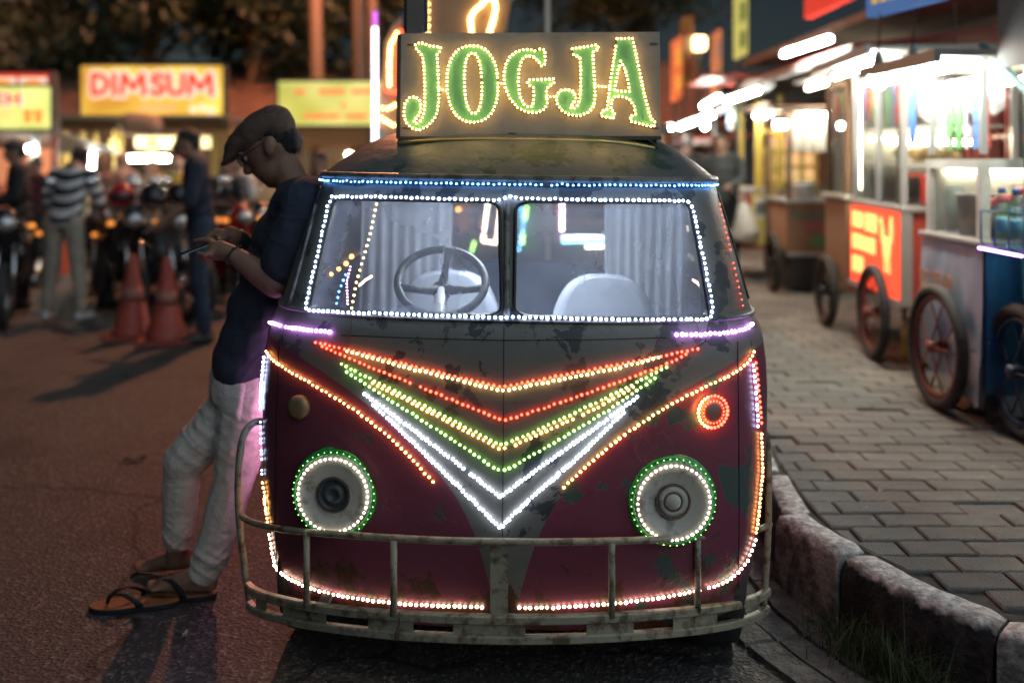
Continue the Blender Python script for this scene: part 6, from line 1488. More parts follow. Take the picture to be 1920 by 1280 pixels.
# ================================================================== right-hand food carts
def grp(name, parent, loc=None):
    o = bpy.data.objects.new(name, None); COL.objects.link(o); o.parent = parent
    if loc is not None: o.location = loc
    XF[o.name] = XF[parent.name] @ (Matrix.Translation(loc) if loc is not None else Matrix()); return o
REDP = mat('red_paint', (0.42, 0.055, 0.035), 0.45, col2=(0.34, 0.045, 0.03), nscale=5); TEAL = mat('teal_paint', (0.10, 0.32, 0.38), 0.45, col2=(0.08, 0.25, 0.30), nscale=5)
BLUEP = mat('blue_paint', (0.015, 0.12, 0.25), 0.5, col2=(0.02, 0.10, 0.20), nscale=7); WHITEP = mat('white_paint', (0.52, 0.52, 0.48), 0.45, col2=(0.40, 0.39, 0.35), nscale=6)
GLC = glass('case_glass', (0.95, 0.97, 0.97), 0.03); GREYP = mat('grey_tarp', (0.22, 0.24, 0.25), 0.7, col2=(0.17, 0.18, 0.19), nscale=3)
def cart_wheel(parent, x, y, r, rimm, spoke=10, tr=0.029):
    wh = grp('wheel', parent, (x, y, r + tr * 0.5))
    cir = lambda q, k: [(0, q * math.cos(a), q * math.sin(a)) for a in [2 * math.pi * i / k for i in range(k)]]
    g = MB(); g.tube(cir(r - tr * 0.5, 40), tr, 10, closed=True); g.build('tyre', TYRE, wh)
    g = MB(); g.tube(cir(r - tr * 1.75, 36), tr * 0.5, 6, closed=True); g.build('rim', rimm, wh)
    g = MB(); g.lathe([(0.018, -0.05), (0.03, -0.045), (0.03, 0.045), (0.018, 0.05)], 12, (0, 0, 0), Matrix.Rotation(R(90), 3, 'Y')); g.build('hub', rimm, wh, fix=True)
    for k in range(spoke):
        a = 2 * math.pi * k / spoke; g = MB(); g.tube([((-1) ** k * 0.03, 0.02 * math.cos(a), 0.02 * math.sin(a)), (0, (r - tr * 1.9) * math.cos(a), (r - tr * 1.9) * math.sin(a))], 0.0045, 5); g.build('spoke', rimm, wh)
def lb(parent, name, m, x0, x1, y0, y1, z0, z1, bev=0.0):
    g = MB()
    if bev: g.bbox(x0, x1, y0, y1, z0, z1, bev)
    else: g.boxz(x0, x1, y0, y1, z0, z1)
    return g.build(name, m, parent)
def lamp_tube(parent, a, b, m=None, r=0.018):
    g = MB(); g.tube([Vector(a), Vector(b)], r, 8); o = g.build('tube_lamp', m or TUBE, parent); return o
def case_frame(parent, x0, x1, y0, y1, z0, z1, m, t=0.03):
    for x in (x0, x1):
        for y in (y0, y1): lb(parent, 'post', m, x - t / 2, x + t / 2, y - t / 2, y + t / 2, z0, z1)
    for z in (z1,):
        for x in (x0, x1): lb(parent, 'rail', m, x - t / 2 + 0.001, x + t / 2 - 0.001, y0 + t / 2, y1 - t / 2, z - t, z)
        for y in (y0, y1): lb(parent, 'rail', m, x0 + t / 2, x1 - t / 2, y - t / 2 + 0.001, y + t / 2 - 0.001, z - t, z)
def side_text(parent, txt, x, y0, z, size, m, length, bold=0.0, name='lettering'):
    """lettering on the street side (normal -x), reading towards the viewer from far (left) to near (right)"""
    k = text_mb(txt, size, (0, 0, 0), (0, -1, 0), (0, 0, 1), 0.004, bold); w_ = text_width(k, (0, 0, 0), (0, -1, 0)); mx = max(p.y for p in k.v); f = length / w_
    k.v = [Vector((x - abs(p.x), y0 + (p.y - mx) * f, p.z + z)) for p in k.v]; return k.build(name, m, parent)
REDRIM = mat('rim_red', (0.24, 0.06, 0.045), 0.5, col2=(0.15, 0.05, 0.035), nscale=20); BLURIM = mat('rim_blue', (0.03, 0.06, 0.11), 0.4, col2=(0.10, 0.04, 0.03), nscale=22, lo=0.52, hi=0.6)
CG = 'food carts lined up on the pavement'
# ---- cart a: teal, nearest, cut by the frame
ca = thing('food_cart', 'teal food cart with blue spoked wheel and bottle rack at right edge', 'food cart', (2.20, 3.42, PZ), R(-1), CG)
lb(ca, 'body', TEAL, 0.0, 0.62, 0.0, 0.90, 0.26, 0.80, 0.012); lb(ca, 'counter', WHITEP, -0.02, 0.64, -0.02, 0.92, 0.803, 0.83, 0.006)
lb(ca, 'banner', mat('pink_print', (0.42, 0.20, 0.24), 0.7, col2=(0.12, 0.34, 0.40), nscale=7, lo=0.4, hi=0.6), -0.012, -0.003, 0.10, 0.74, 0.36, 0.78)
cart_wheel(ca, -0.035, 0.86, 0.275, BLURIM, 10)
cart_wheel(ca, 0.66, 0.86, 0.275, BLURIM, 10)
for x, y in ((0.02, 0.88), (0.60, 0.88), (0.02, 0.02), (0.60, 0.02)): lb(ca, 'post', mat('post_teal', (0.05, 0.11, 0.12), 0.45), x - 0.018, x + 0.018, y - 0.018, y + 0.018, 0.83, 1.70)
lb(ca, 'roof', GREYP, -0.06, 0.8, -0.1, 0.98, 1.70, 1.73); lb(ca, 'fascia', GREYP, -0.07, -0.055, -0.1, 0.98, 1.60, 1.95)
g = MB(); g.bar((0.02, 0.88, 1.48), (-0.02, 1.25, 1.74), 0.025); g.build('brace', MATS['post_teal'], ca)
lb(ca, 'leg', DARK, 0.03, 0.06, 0.05, 0.08, 0.0, 0.26); lb(ca, 'leg', DARK, 0.56, 0.59, 0.05, 0.08, 0.0, 0.26)
lamp_tube(ca, (-0.03, 0.10, 1.66), (-0.03, 0.90, 1.66))
lb(ca, 'valance', mat('valance_white', (0.45, 0.45, 0.42), 0.6), 0.10, 0.58, 0.90, 0.905, 1.36, 1.52)
RACKM = mat('rack_blue', (0.03, 0.12, 0.16), 0.4)
rk = thing('bottle_rack', 'wire rack of water bottles on the teal cart counter', 'rack', (2.03, 3.95, 1.07))
g = MB()
for z in (0.0, 0.15):
    g.tube([(0, 0, z), (0.24, 0, z), (0.24, 0.36, z), (0, 0.36, z)], 0.006, 6, closed=True)
for x, y in ((0, 0), (0.24, 0), (0.24, 0.36), (0, 0.36), (0, 0.12), (0, 0.24), (0.12, 0), (0.12, 0.36)): g.tube([(x, y, 0), (x, y, 0.15)], 0.005, 6)
g.build('wire_frame', RACKM, rk); lb(rk, 'tray', RACKM, 0, 0.24, 0, 0.36, -0.006, -0.001)
g = MB(); q = resample([(-0.008, 0.36, -0.012), (-0.008, 0, -0.012), (0.24, -0.008, -0.012)], 0.02); beads(g, q, 0.005, Vector((-0.7, -0.7, 0))); o = g.build('led_strip', led_mat('purple'), rk); o['kind'] = 'stuff'
PET = glass('bottle_plastic', (0.82, 0.90, 0.95), 0.05); CAPB = mat('cap_blue', (0.03, 0.10, 0.28), 0.4)
names = ['nearest to the road at the front', 'nearest to the road, second row', 'nearest to the road at the back', 'in the middle at the front', 'in the middle, second row', 'in the middle at the back']
for k in range(6):
    x = 0.06 + 0.11 * (k // 3); y = 0.06 + 0.12 * (k % 3)
    o = thing('water_bottle', 'clear water bottle with blue cap in the rack, ' + names[k], 'bottle', tuple(XF[rk.name] @ Vector((x, y, 0.0))), 0, 'water bottles in the rack')
    g = MB(); g.lathe([(0.030, 0.0), (0.032, 0.01), (0.032, 0.10), (0.029, 0.11), (0.032, 0.12), (0.032, 0.18), (0.026, 0.205), (0.014, 0.225), (0.013, 0.235), (0.012, 0.235)], 16); g.build('shell', PET, o)
    g = MB(); g.lathe([(0.0327, 0.06), (0.0327, 0.12), (0.0325, 0.121)], 16); g.build('sleeve', mat('bottle_label', (0.2, 0.45, 0.6), 0.5), o)
    g = MB(); g.lathe([(0.016, 0.228), (0.016, 0.25), (0.001, 0.251)], 14); g.build('cap', CAPB, o, fix=True)
# ---- cart b: pale blue banner ES TELER
cb = thing('food_cart', 'white and blue cart with pale blue ES TELER banner and red-rimmed wheel', 'food cart', (2.125, 4.47, PZ), R(0.5), CG)
lb(cb, 'body', WHITEP, 0.0, 0.60, 0.02, 0.62, 0.16, 0.80); lb(cb, 'end_panel', BLUEP, 0.0, 0.16, -0.004, 0.018, 0.14, 0.81); lb(cb, 'end_panel', TEAL, 0.165, 0.60, -0.004, 0.018, 0.14, 0.81)
lb(cb, 'counter', mat('counter_steel', (0.4, 0.38, 0.35), 0.35, metal=0.4), -0.03, 0.62, -0.03, 0.66, 0.81, 0.835, 0.006)
g = MB(); rows = []
for k in range(25):
    t = k / 24; y = 0.64 - 0.65 * t; r_ = []
    for q in range(15):
        u = q / 14; z = 0.805 - u * (0.61 + 0.10 * t + 0.02 * math.sin(t * 9)); r_.append(Vector((-0.016 - 0.012 * u * (1 + math.sin(t * 17 + u * 3)) - 0.01 * abs(noise.noise(Vector((t * 6, u * 3, 1)))), y, z)))
    rows.append(r_)
g.grid(rows); g.build('banner', mat('banner_pale_blue', (0.36, 0.42, 0.50), 0.75, col2=(0.20, 0.33, 0.45), nscale=4, lo=0.42, hi=0.75), cb)
side_text(cb, 'ES TELER', -0.052, 0.57, 0.55, 0.14, mat('faded_orange', (0.46, 0.26, 0.15), 0.7), 0.36, 0.03)
cart_wheel(cb, -0.075, 0.33, 0.285, REDRIM, 10); cart_wheel(cb, 0.66, 0.36, 0.285, REDRIM, 10)
for x, y in ((0.04, 0.06), (0.54, 0.06)): lb(cb, 'leg', DARK, x, x + 0.03, y, y + 0.03, 0.0, 0.16)
case_frame(cb, 0.02, 0.58, 0.06, 0.60, 0.835, 1.20, WHITEP, 0.045)
lb(cb, 'glass_pane', GLC, 0.024, 0.028, 0.085, 0.575, 0.84, 1.16); lb(cb, 'case_top', GLC, -0.005, 0.605, 0.035, 0.625, 1.203, 1.209)
for x, y in ((0.02, 0.60), (0.58, 0.60), (0.58, 0.06), (0.02, 0.06)): lb(cb, 'post', ALU, x - 0.014, x + 0.014, y - 0.014, y + 0.014, 1.226, 1.66)
lb(cb, 'roof', MATS['valance_white'], -0.22, 0.9, -0.05, 0.9, 1.66, 1.69); lb(cb, 'gutter_rail', ALU, -0.25, -0.22, -0.05, 0.9, 1.63, 1.69)
g = MB(); pts = []
for k in range(41):
    y = 0.02 + 0.92 * k / 40; pts.append([Vector((0.10, y, 1.60)), Vector((0.10, y, 1.44 - 0.035 * abs(math.sin(k / 40 * math.pi * 5)))) ])
g.grid(pts); g.build('valance', MATS['valance_white'], cb)
lamp_tube(cb, (-0.16, 0.0, 1.61), (-0.16, 0.9, 1.61)); lamp_tube(cb, (0.32, 0.1, 1.58), (0.32, 0.9, 1.58), TUBEW)
lamp_tube(cb, (0.08, 0.56, 1.14), (0.52, 0.56, 1.14), TUBEW, 0.012); lb(cb, 'end_wall', WHITEP, 0.05, 0.55, 0.585, 0.60, 0.84, 1.155)  # inner tube and white wall added to brighten the dark case
lb(cb, 'hanging_ribbon', mat('ribbon_blue', (0.04, 0.12, 0.40), 0.6), -0.02, -0.012, 0.72, 0.79, 1.28, 1.62)
# things on cart b
def onb(x, y, z): return tuple(XF[cb.name] @ Vector((x, y, z)))
o = thing('bucket', 'white plastic bucket on the ES TELER cart counter', 'bucket', onb(0.12, 0.33, 0.836)); g = MB(); g.lathe([(0.075, 0), (0.09, 0.19), (0.095, 0.19), (0.095, 0.2), (0.085, 0.2), (0.07, 0.01), (0.001, 0.01)], 24); g.build('shell', WHITEP, o); g = MB(); g.tube([(0.09 * math.cos(a), 0, 0.19 + 0.05 * math.sin(a)) for a in [math.pi * k / 12 for k in range(13)]], 0.003, 5); g.build('handle', ALU, o)
def jar(label, x, y, z, r, h, fill, lid):
    o = thing('jar', label, 'jar', onb(x, y, z)); g = MB(); g.lathe([(r * 0.95, 0), (r, 0.01), (r, h * 0.8), (r * 0.8, h * 0.93), (r * 0.8, h)], 20); g.build('glass_wall', PET, o); g = MB(); g.lathe([(r * 0.9, 0.006), (r * 0.93, h * 0.7), (0.001, h * 0.7)], 18); g.build('contents', fill, o, fix=True); g = MB(); g.lathe([(r * 0.88, h), (r * 0.88, h + 0.03), (r * 0.5, h + 0.036), (0.001, h + 0.036)], 20); g.build('lid', lid, o, fix=True)
FR = mat('fruit_orange', (0.5, 0.16, 0.05), 0.5, col2=(0.45, 0.06, 0.10), nscale=18); FG = mat('fruit_green', (0.16, 0.30, 0.05), 0.5); FW = mat('coconut', (0.6, 0.58, 0.52), 0.6); RL = mat('lid_red', (0.5, 0.04, 0.03), 0.4)
jar('tall jar of green syrup with red lid on the ES TELER cart', 0.10, 0.02, 0.836, 0.045, 0.17, FG, RL); jar('jar of orange fruit with red lid beside the white bucket', 0.08, 0.14, 0.836, 0.055, 0.15, FR, RL); jar('wide jar of pale coconut with red lid behind the green syrup', 0.24, 0.10, 0.836, 0.07, 0.20, FW, RL)
o = thing('bowl', 'orange plastic bowl inside the ES TELER display case', 'bowl', onb(0.30, 0.5, 0.84)); g = MB(); g.lathe([(0.05, 0), (0.13, 0.08), (0.135, 0.08), (0.135, 0.085), (0.125, 0.085), (0.045, 0.008), (0.001, 0.008)], 24); g.build('shell', mat('bowl_orange', (0.6, 0.18, 0.04), 0.4), o); g = MB(); g.tube([(0.133 * math.cos(a), 0.133 * math.sin(a), 0.083) for a in [2 * math.pi * k / 24 for k in range(24)]], 0.005, 5, closed=True); g.build('rim', MATS['bowl_orange'], o)
# tin can and gas bottle on the pavement
o = thing('tin_can', 'square grey tin can with rusty top standing behind the near cart wheels', 'tin', (2.34, 4.72, PZ), R(8)); lb(o, 'shell', mat('tin_grey', (0.30, 0.30, 0.31), 0.45, metal=0.5, col2=(0.25, 0.12, 0.08), nscale=9, lo=0.55, hi=0.65), -0.11, 0.11, -0.11, 0.11, 0.0, 0.27, 0.012); lb(o, 'lid', RUST, -0.105, 0.105, -0.105, 0.105, 0.2705, 0.295, 0.005); g = MB(); g.tube([(-0.05, 0, 0.29), (-0.04, 0, 0.325), (0.04, 0, 0.325), (0.05, 0, 0.29)], 0.005, 6); g.build('handle', ALU, o)
o = thing('gas_cylinder', 'small yellow-green gas cylinder on pavement between two carts', 'gas cylinder', (2.43, 5.85, PZ)); GASM = mat('gas_yellow', (0.35, 0.30, 0.05), 0.45, col2=(0.26, 0.22, 0.04), nscale=8); g = MB(); g.lathe([(0.10, 0.0), (0.10, 0.02), (0.125, 0.05), (0.135, 0.09), (0.135, 0.17), (0.12, 0.215), (0.06, 0.24), (0.03, 0.245), (0.03, 0.27), (0.001, 0.27)], 28); g.build('shell', GASM, o, fix=True)
g = MB(); g.tube([(0.075 * math.cos(a), 0.075 * math.sin(a), 0.33) for a in [2 * math.pi * k / 20 for k in range(20)]], 0.010, 6, closed=True)
for k in range(3): g.tube([(0.078 * math.cos(k * 2.1), 0.078 * math.sin(k * 2.1), 0.22), (0.075 * math.cos(k * 2.1), 0.075 * math.sin(k * 2.1), 0.33)], 0.009, 6)
g.build('collar', GASM, o); g = MB(); g.lathe([(0.018, 0.26), (0.018, 0.30), (0.001, 0.30)], 10); g.build('valve', ALU, o)
# ---- cart c: red with lit sign
cc = thing('food_cart', 'red food cart with glowing red and yellow menu sign and glass case', 'food cart', (2.20, 5.56, PZ), R(-4.5), CG)
lb(cc, 'body', REDP, 0.0, 0.62, 0.0, 1.05, 0.40, 0.90); lb(cc, 'end_frame', ALU, -0.03, 0.03, -0.02, 0.004, 0.38, 0.93); lb(cc, 'counter', ALU, -0.03, 0.66, -0.03, 1.10, 0.903, 0.935, 0.005)
REDG = emit('menu_red', (0.95, 0.075, 0.03), 1.0); YLG = emit('menu_yellow', (1.0, 0.60, 0.18), 1.05)
lb(cc, 'menu_sign', REDG, -0.04, -0.001, 0.04, 1.03, 0.41, 0.895); lb(cc, 'bottom_rail', ALU, -0.045, 0.0, 0.0, 1.08, 0.37, 0.405)
def letters_c(y0, y1, z0, z1, n):
    g = MB(); r_ = random.Random(int(z0 * 100 + y0 * 10))
    for k in range(n):
        a = y0 + (y1 - y0) * k / n; b = y0 + (y1 - y0) * (k + 0.74) / n; g.boxz(-0.046, -0.0405, a, b, z0 + r_.uniform(0, 0.006), z1 - r_.uniform(0, 0.008))
    g.build('lettering', YLG, cc)
letters_c(0.72, 0.99, 0.76, 0.865, 4); letters_c(0.42, 0.68, 0.75, 0.865, 4); letters_c(0.46, 0.99, 0.62, 0.72, 8); letters_c(0.72, 0.99, 0.47, 0.58, 4)
g = MB()   # hen emblem
for y, z, ry_, rz2 in ((0.22, 0.68, 0.08, 0.075), (0.30, 0.76, 0.035, 0.06), (0.13, 0.79, 0.030, 0.085), (0.33, 0.83, 0.030, 0.028)): g.ball((-0.0435, y, z), (0.004, ry_, rz2), 14, 9)
g.build('emblem', YLG, cc); 
for y in (0.18, 0.25):
    g = MB(); g.bar((-0.0435, y, 0.62), (-0.0435, y - 0.01, 0.54), 0.018, 0.006); g.build('emblem_leg', YLG, cc)
cart_wheel(cc, -0.065, 0.42, 0.27, REDRIM, 10); cart_wheel(cc, 0.68, 0.42, 0.27, REDRIM, 10)
lb(cc, 'leg', REDP, 0.0, 0.035, 0.98, 1.015, 0.0, 0.40); lb(cc, 'leg', REDP, 0.58, 0.615, 0.98, 1.015, 0.0, 0.40)
case_frame(cc, 0.0, 0.60, 0.04, 1.04, 0.935, 1.78, ALU, 0.035)
lb(cc, 'post', ALU, -0.018, 0.018, 0.50, 0.535, 0.936, 1.76); lb(cc, 'post', mat('post_green', (0.17, 0.2, 0.13), 0.6), 0.05, 0.09, 0.30, 0.34, 0.936, 1.76)
for z in (1.15, 1.38): lb(cc, 'shelf', WHITEP, 0.05, 0.56, 0.08, 1.0, z, z + 0.012)
lb(cc, 'glass_pane', GLC, -0.003, 0.001, 0.06, 0.48, 0.94, 1.70); lb(cc, 'glass_pane', GLC, -0.003, 0.001, 0.55, 1.02, 0.94, 1.70)
for z in (1.10, 1.32, 1.55): lb(cc, 'red_bar', REDP, 0.60, 0.62, 0.06, 1.02, z, z + 0.02)
for y in (0.2, 0.5, 0.8): lb(cc, 'red_bar', REDP, 0.624, 0.64, y, y + 0.02, 0.94, 1.72)
lb(cc, 'red_bar', REDP, 0.02, 0.58, 0.052, 0.066, 1.10, 1.118); lb(cc, 'red_bar', REDP, 0.40, 0.416, 0.067, 0.08, 0.936, 1.70)
lb(cc, 'roof', mat('roof_white', (0.34, 0.34, 0.32), 0.5), -0.22, 0.85, -0.12, 1.25, 1.80, 1.825); lb(cc, 'roof_edge', ALU, -0.25, -0.222, -0.12, 1.25, 1.77, 1.83)
lamp_tube(cc, (0.06, 0.96, 1.33), (0.54, 0.96, 1.33), TUBEW, 0.014); lamp_tube(cc, (0.06, 0.45, 1.30), (0.54, 0.45, 1.30), TUBEW, 0.014); lamp_tube(cc, (-0.15, 0.0, 1.74), (-0.15, 1.0, 1.74)); lb(cc, 'end_wall', WHITEP, 0.03, 0.57, 1.02, 1.05, 0.94, 1.76); lamp_tube(cc, (0.02, 1.06, 1.0), (0.02, 1.06, 1.65), TUBEW, 0.016)  # white end wall added so the view into the case is bright
def onc(x, y, z): return tuple(XF[cc.name] @ Vector((x, y, z)))
o = thing('bucket', 'pale blue plastic tub on the red cart counter', 'bucket', onc(0.30, 0.02, 0.937)); g = MB(); g.lathe([(0.07, 0), (0.078, 0.13), (0.083, 0.13), (0.083, 0.14), (0.075, 0.14), (0.066, 0.01), (0.001, 0.01)], 20); g.build('shell', mat('tub_blue', (0.38, 0.52, 0.58), 0.5), o); g = MB(); g.tube([(0.08 * math.cos(a), 0.08 * math.sin(a), 0.135) for a in [2 * math.pi * k / 20 for k in range(20)]], 0.005, 5, closed=True); g.build('rim', WHITEP, o)
PK = mat('snack_pale', (0.5, 0.40, 0.22), 0.7, col2=(0.5, 0.3, 0.12), nscale=20)
where = ['on the upper shelf, far end', 'on the upper shelf, near end', 'on the lower shelf, far end', 'on the lower shelf, near end']
for k, (y, z) in enumerate(((0.75, 1.395), (0.30, 1.395), (0.75, 1.165), (0.30, 1.165))):
    o = thing('snack_tray', 'tray of pale snacks in the red cart glass case ' + where[k], 'tray', onc(0.28, y, z), 0, 'snack trays in the red cart'); lb(o, 'tray', WHITEP, -0.12, 0.12, -0.16, 0.16, 0, 0.02, 0.004)
    g = MB(); r_ = random.Random(k)
    for q in range(14): g.ball((r_.uniform(-.08, .08), r_.uniform(-.12, .12), 0.045 + r_.uniform(0, .04)), (0.035, 0.04, 0.03), 8, 6)
    g.build('snacks', PK, o)
# hanging bulbs with shades
BULB = emit('bulb_white', (1.0, 0.97, 0.92), 55)
def bulb(label, px, py, d, r=0.05, cord=0.5):
    p = at(px, py, d); o = thing('hanging_bulb', label, 'lamp', tuple(p), 0, 'bulbs hung under the cart roofs'); g = MB(); g.ball((0, 0, 0), (r, r, r * 1.15), 16, 10); g.build('bulb', BULB, o)
    g = MB(); g.lathe([(r * 1.15, r * 0.75), (r * 0.95, r * 1.0), (r * 0.45, r * 2.1), (r * 0.4, r * 2.9), (r * 0.3, r * 3.0)], 20); g.build('shade', mat('shade_grey', (0.3, 0.32, 0.32), 0.5), o); g = MB(); g.tube([(0, 0, r * 2.9), (0.01, 0, cord)], 0.005, 5); g.build('cord', DARK, o)
bulb('left of two big white bulbs hanging over the red cart', 1647, 148, 5.2, 0.048, 0.34); bulb('right of two big white bulbs hanging over the red cart', 1712, 142, 5.0, 0.052, 0.34)
bulb('small bulb hanging behind the ES TELER cart', 1788, 182, 6.4, 0.04, 0.6)
bulb('small warm bulb hanging above the woman in a black jacket', 1322, 236, 9.3, 0.03, 0.6)
# ---- cart d, e, f further on
cdx = thing('food_cart', 'tan food cart with printed side just beyond the red cart', 'food cart', (2.30, 6.85, PZ), R(-3), CG)
lb(cdx, 'body', mat('tan_print', (0.30, 0.19, 0.11), 0.6, col2=(0.10, 0.16, 0.08), nscale=2.6, lo=0.52, hi=0.62), 0, 0.6, 0, 0.55, 0.28, 0.92); lb(cdx, 'counter', WHITEP, -0.03, 0.63, -0.03, 0.58, 0.923, 0.95, 0.005)
cart_wheel(cdx, -0.06, 0.30, 0.24, DARK, 8); cart_wheel(cdx, 0.66, 0.30, 0.24, DARK, 8); case_frame(cdx, 0.02, 0.58, 0.04, 0.52, 0.95, 1.75, WOODB, 0.04); lb(cdx, 'glass_pane', GLC, 0.0, 0.004, 0.06, 0.50, 0.96, 1.70); lb(cdx, 'roof', MATS['tin_sheet'], -0.2, 0.8, -0.1, 0.7, 1.76, 1.785); lamp_tube(cdx, (-0.14, 0.0, 1.72), (-0.14, 0.5, 1.72), TUBEW); lb(cdx, 'end_wall', WHITEP, 0.05, 0.55, 0.50, 0.515, 0.95, 1.70); lb(cdx, 'leg', DARK, 0.02, 0.05, 0.5, 0.53, 0, 0.28); lb(cdx, 'leg', DARK, 0.55, 0.58, 0.5, 0.53, 0, 0.28)
ce = thing('food_cart', 'brown food cart with ES DURIAN board facing the camera', 'food cart', (2.46, 8.9, PZ), R(-2), CG)
lb(ce, 'body', mat('brown_board', (0.27, 0.15, 0.08), 0.6, col2=(0.20, 0.11, 0.06), nscale=3), 0, 0.58, 0, 0.9, 0.36, 0.80); lb(ce, 'counter', ALU, -0.03, 0.60, -0.03, 0.93, 0.803, 0.83); lb(ce, 'bottom_rail', ALU, -0.01, 0.59, -0.02, -0.001, 0.33, 0.36); lb(ce, 'lower_box', DARK, 0.03, 0.55, 0.03, 0.85, 0.02, 0.325)
k = text_mb('ES DURIAN', 0.10, (0.05, -0.008, 0.66), (1, 0, 0), (0, 0, 1), 0.004, 0.02); f = 0.46 / text_width(k, (0, 0, 0), (1, 0, 0)); k.v = [Vector((0.05 + (p.x - 0.05) * f, -0.004 - abs(p.y + 0.008), p.z)) for p in k.v]; k.build('lettering', mat('letter_teal', (0.03, 0.16, 0.16), 0.6), ce)
g = MB()
for q in range(6): g.boxz(0.16 + q * 0.055, 0.20 + q * 0.055, -0.010, -0.002, 0.565, 0.625)
g.build('lettering', mat('letter_pink', (0.42, 0.10, 0.13), 0.6), ce); g = MB(); g.ball((0.30, -0.004, 0.46), (0.10, 0.006, 0.055), 16, 9); g.ball((0.40, -0.004, 0.48), (0.07, 0.007, 0.04), 14, 8); g.build('fruit_picture', mat('fruit_print', (0.10, 0.22, 0.08), 0.6), ce)
cart_wheel(ce, -0.10, 0.12, 0.25, DARK, 8); cart_wheel(ce, 0.66, 0.5, 0.25, DARK, 8); case_frame(ce, 0.02, 0.56, 0.03, 0.87, 0.83, 1.62, WOODB, 0.04)
YLW = mat('lattice_yellow', (0.55, 0.38, 0.06), 0.5)
for z in (0.95, 1.10, 1.25): lb(ce, 'lattice_bar', YLW, 0.06, 0.52, 0.86, 0.885, z, z + 0.035)
for x in (0.06, 0.20, 0.34, 0.48): lb(ce, 'lattice_bar', YLW, x, x + 0.035, 0.886, 0.91, 0.84, 1.30)
g = MB(); rows = []
for q in range(33):
    t = q / 32; rows.append([Vector((0.02 + 0.56 * t, 0.02 + 0.02 * math.sin(t * 40), z)) for z in (1.62, 1.5, 1.38, 1.26)])
g.grid(rows); g.build('curtain', mat('curtain_cream', (0.5, 0.45, 0.36), 0.8), ce); lb(ce, 'roof', WOODB, -0.2, 0.7, -0.15, 1.1, 1.66, 1.70); lamp_tube(ce, (0.1, -0.08, 1.58), (0.5, -0.08, 1.58)); lamp_tube(ce, (-0.12, -0.05, 1.5), (-0.02, -0.05, 1.5), BULB, 0.03); lb(ce, 'leg', DARK, 0.03, 0.06, 0.88, 0.91, 0, 0.36)
cf = thing('food_cart', 'red food cart with yellow poster and yellow lattice beyond the brown cart', 'food cart', (2.20, 9.95, PZ), R(-2), CG)
lb(cf, 'body', REDP, 0, 0.5, 0, 0.9, 0.30, 0.86); lb(cf, 'counter', ALU, -0.03, 0.52, -0.03, 0.93, 0.863, 0.89); lb(cf, 'poster', mat('poster_yellow', (0.62, 0.46, 0.14), 0.6), 0.19, 0.45, -0.02, -0.001, 0.34, 0.86); lb(cf, 'poster_text', mat('poster_white', (0.6, 0.58, 0.5), 0.6), 0.22, 0.42, -0.026, -0.021, 0.60, 0.80)
g = MB()
for q in range(5): g.boxz(0.235 + q * 0.036, 0.262 + q * 0.036, -0.031, -0.027, 0.64, 0.76)
g.build('lettering', mat('poster_black', (0.04, 0.04, 0.04), 0.6), cf)
cart_wheel(cf, -0.06, 0.4, 0.24, DARK, 8); cart_wheel(cf, 0.56, 0.4, 0.24, DARK, 8); case_frame(cf, 0.26, 0.48, 0.03, 0.87, 0.89, 2.0, YLW, 0.05)
for z in (1.05, 1.25, 1.45): lb(cf, 'lattice_bar', YLW, 0.29, 0.455, 0.012, 0.04, z, z + 0.04)
lamp_tube(cf, (0.2, -0.1, 1.62), (0.45, -0.1, 1.62)); lb(cf, 'leg', DARK, 0.02, 0.05, 0.85, 0.88, 0, 0.30); lb(cf, 'roof', REDP, -0.3, 0.6, -0.2, 1.1, 2.0, 2.03)
# awnings
AWR = mat('awning_red', (0.36, 0.05, 0.045), 0.6, col2=(0.28, 0.04, 0.035), nscale=4); AWD = mat('awning_dark', (0.05, 0.06, 0.06), 0.8)
def awning(label, pts, m, th=0.02, tubes=()):
    o = thing('awning', label, 'awning', tuple(sum((Vector(p) for p in pts), Vector()) / 4)); g = MB(); p = [Vector(q) for q in pts]; bk = [q + Vector((0, 0, th)) for q in p]
    g.add(p + bk, [(3, 2, 1, 0), (4, 5, 6, 7), (0, 1, 5, 4), (1, 2, 6, 5), (2, 3, 7, 6), (3, 0, 4, 7)]); g.build('sheet', m, o, world=True)
    g = MB(); g.bar(p[0] - Vector((0, 0, 0.03)), p[1] - Vector((0, 0, 0.03)), 0.03, 0.06); g.build('front_rail', ALU if m is not AWD else DARK, o, world=True)
    for a, b in tubes: tube_lamp(o, a, b, TUBE, 0.022)
    return o
awning('red tin awning sloping over the middle carts with a tube lamp', [at(1598, 88, 6.3), at(1385, 225, 9.9) + Vector((0.0, 0, 0.35)), at(1385, 225, 9.9) + Vector((2.4, 0, 0.55)), at(1598, 88, 6.3) + Vector((2.2, 0, 0.25))], AWR, tubes=[(at(1470, 102, 7.6), at(1556, 74, 6.5))])
awning('dark awning over the far carts with two tube lamps', [at(1455, 150, 8.6), at(1290, 235, 13.5), at(1290, 235, 13.5) + Vector((2.5, 0, 0.3)), at(1455, 150, 8.6) + Vector((2.5, 0, 0.3))], AWD, tubes=[(at(1362, 190, 9.5), at(1422, 170, 8.8)), (at(1275, 238, 12.0), at(1336, 216, 10.6))])
awning('low orange-red awning near the walking woman', [at(1330, 262, 12.2), at(1250, 262, 14.5), at(1250, 262, 14.5) + Vector((1.6, 0, 0.1)), at(1330, 262, 12.2) + Vector((1.6, 0, 0.1))], AWR, tubes=[(at(1318, 200, 11.5), at(1348, 183, 10.8)), (at(1240, 243, 13.0), at(1260, 238, 12.6))])
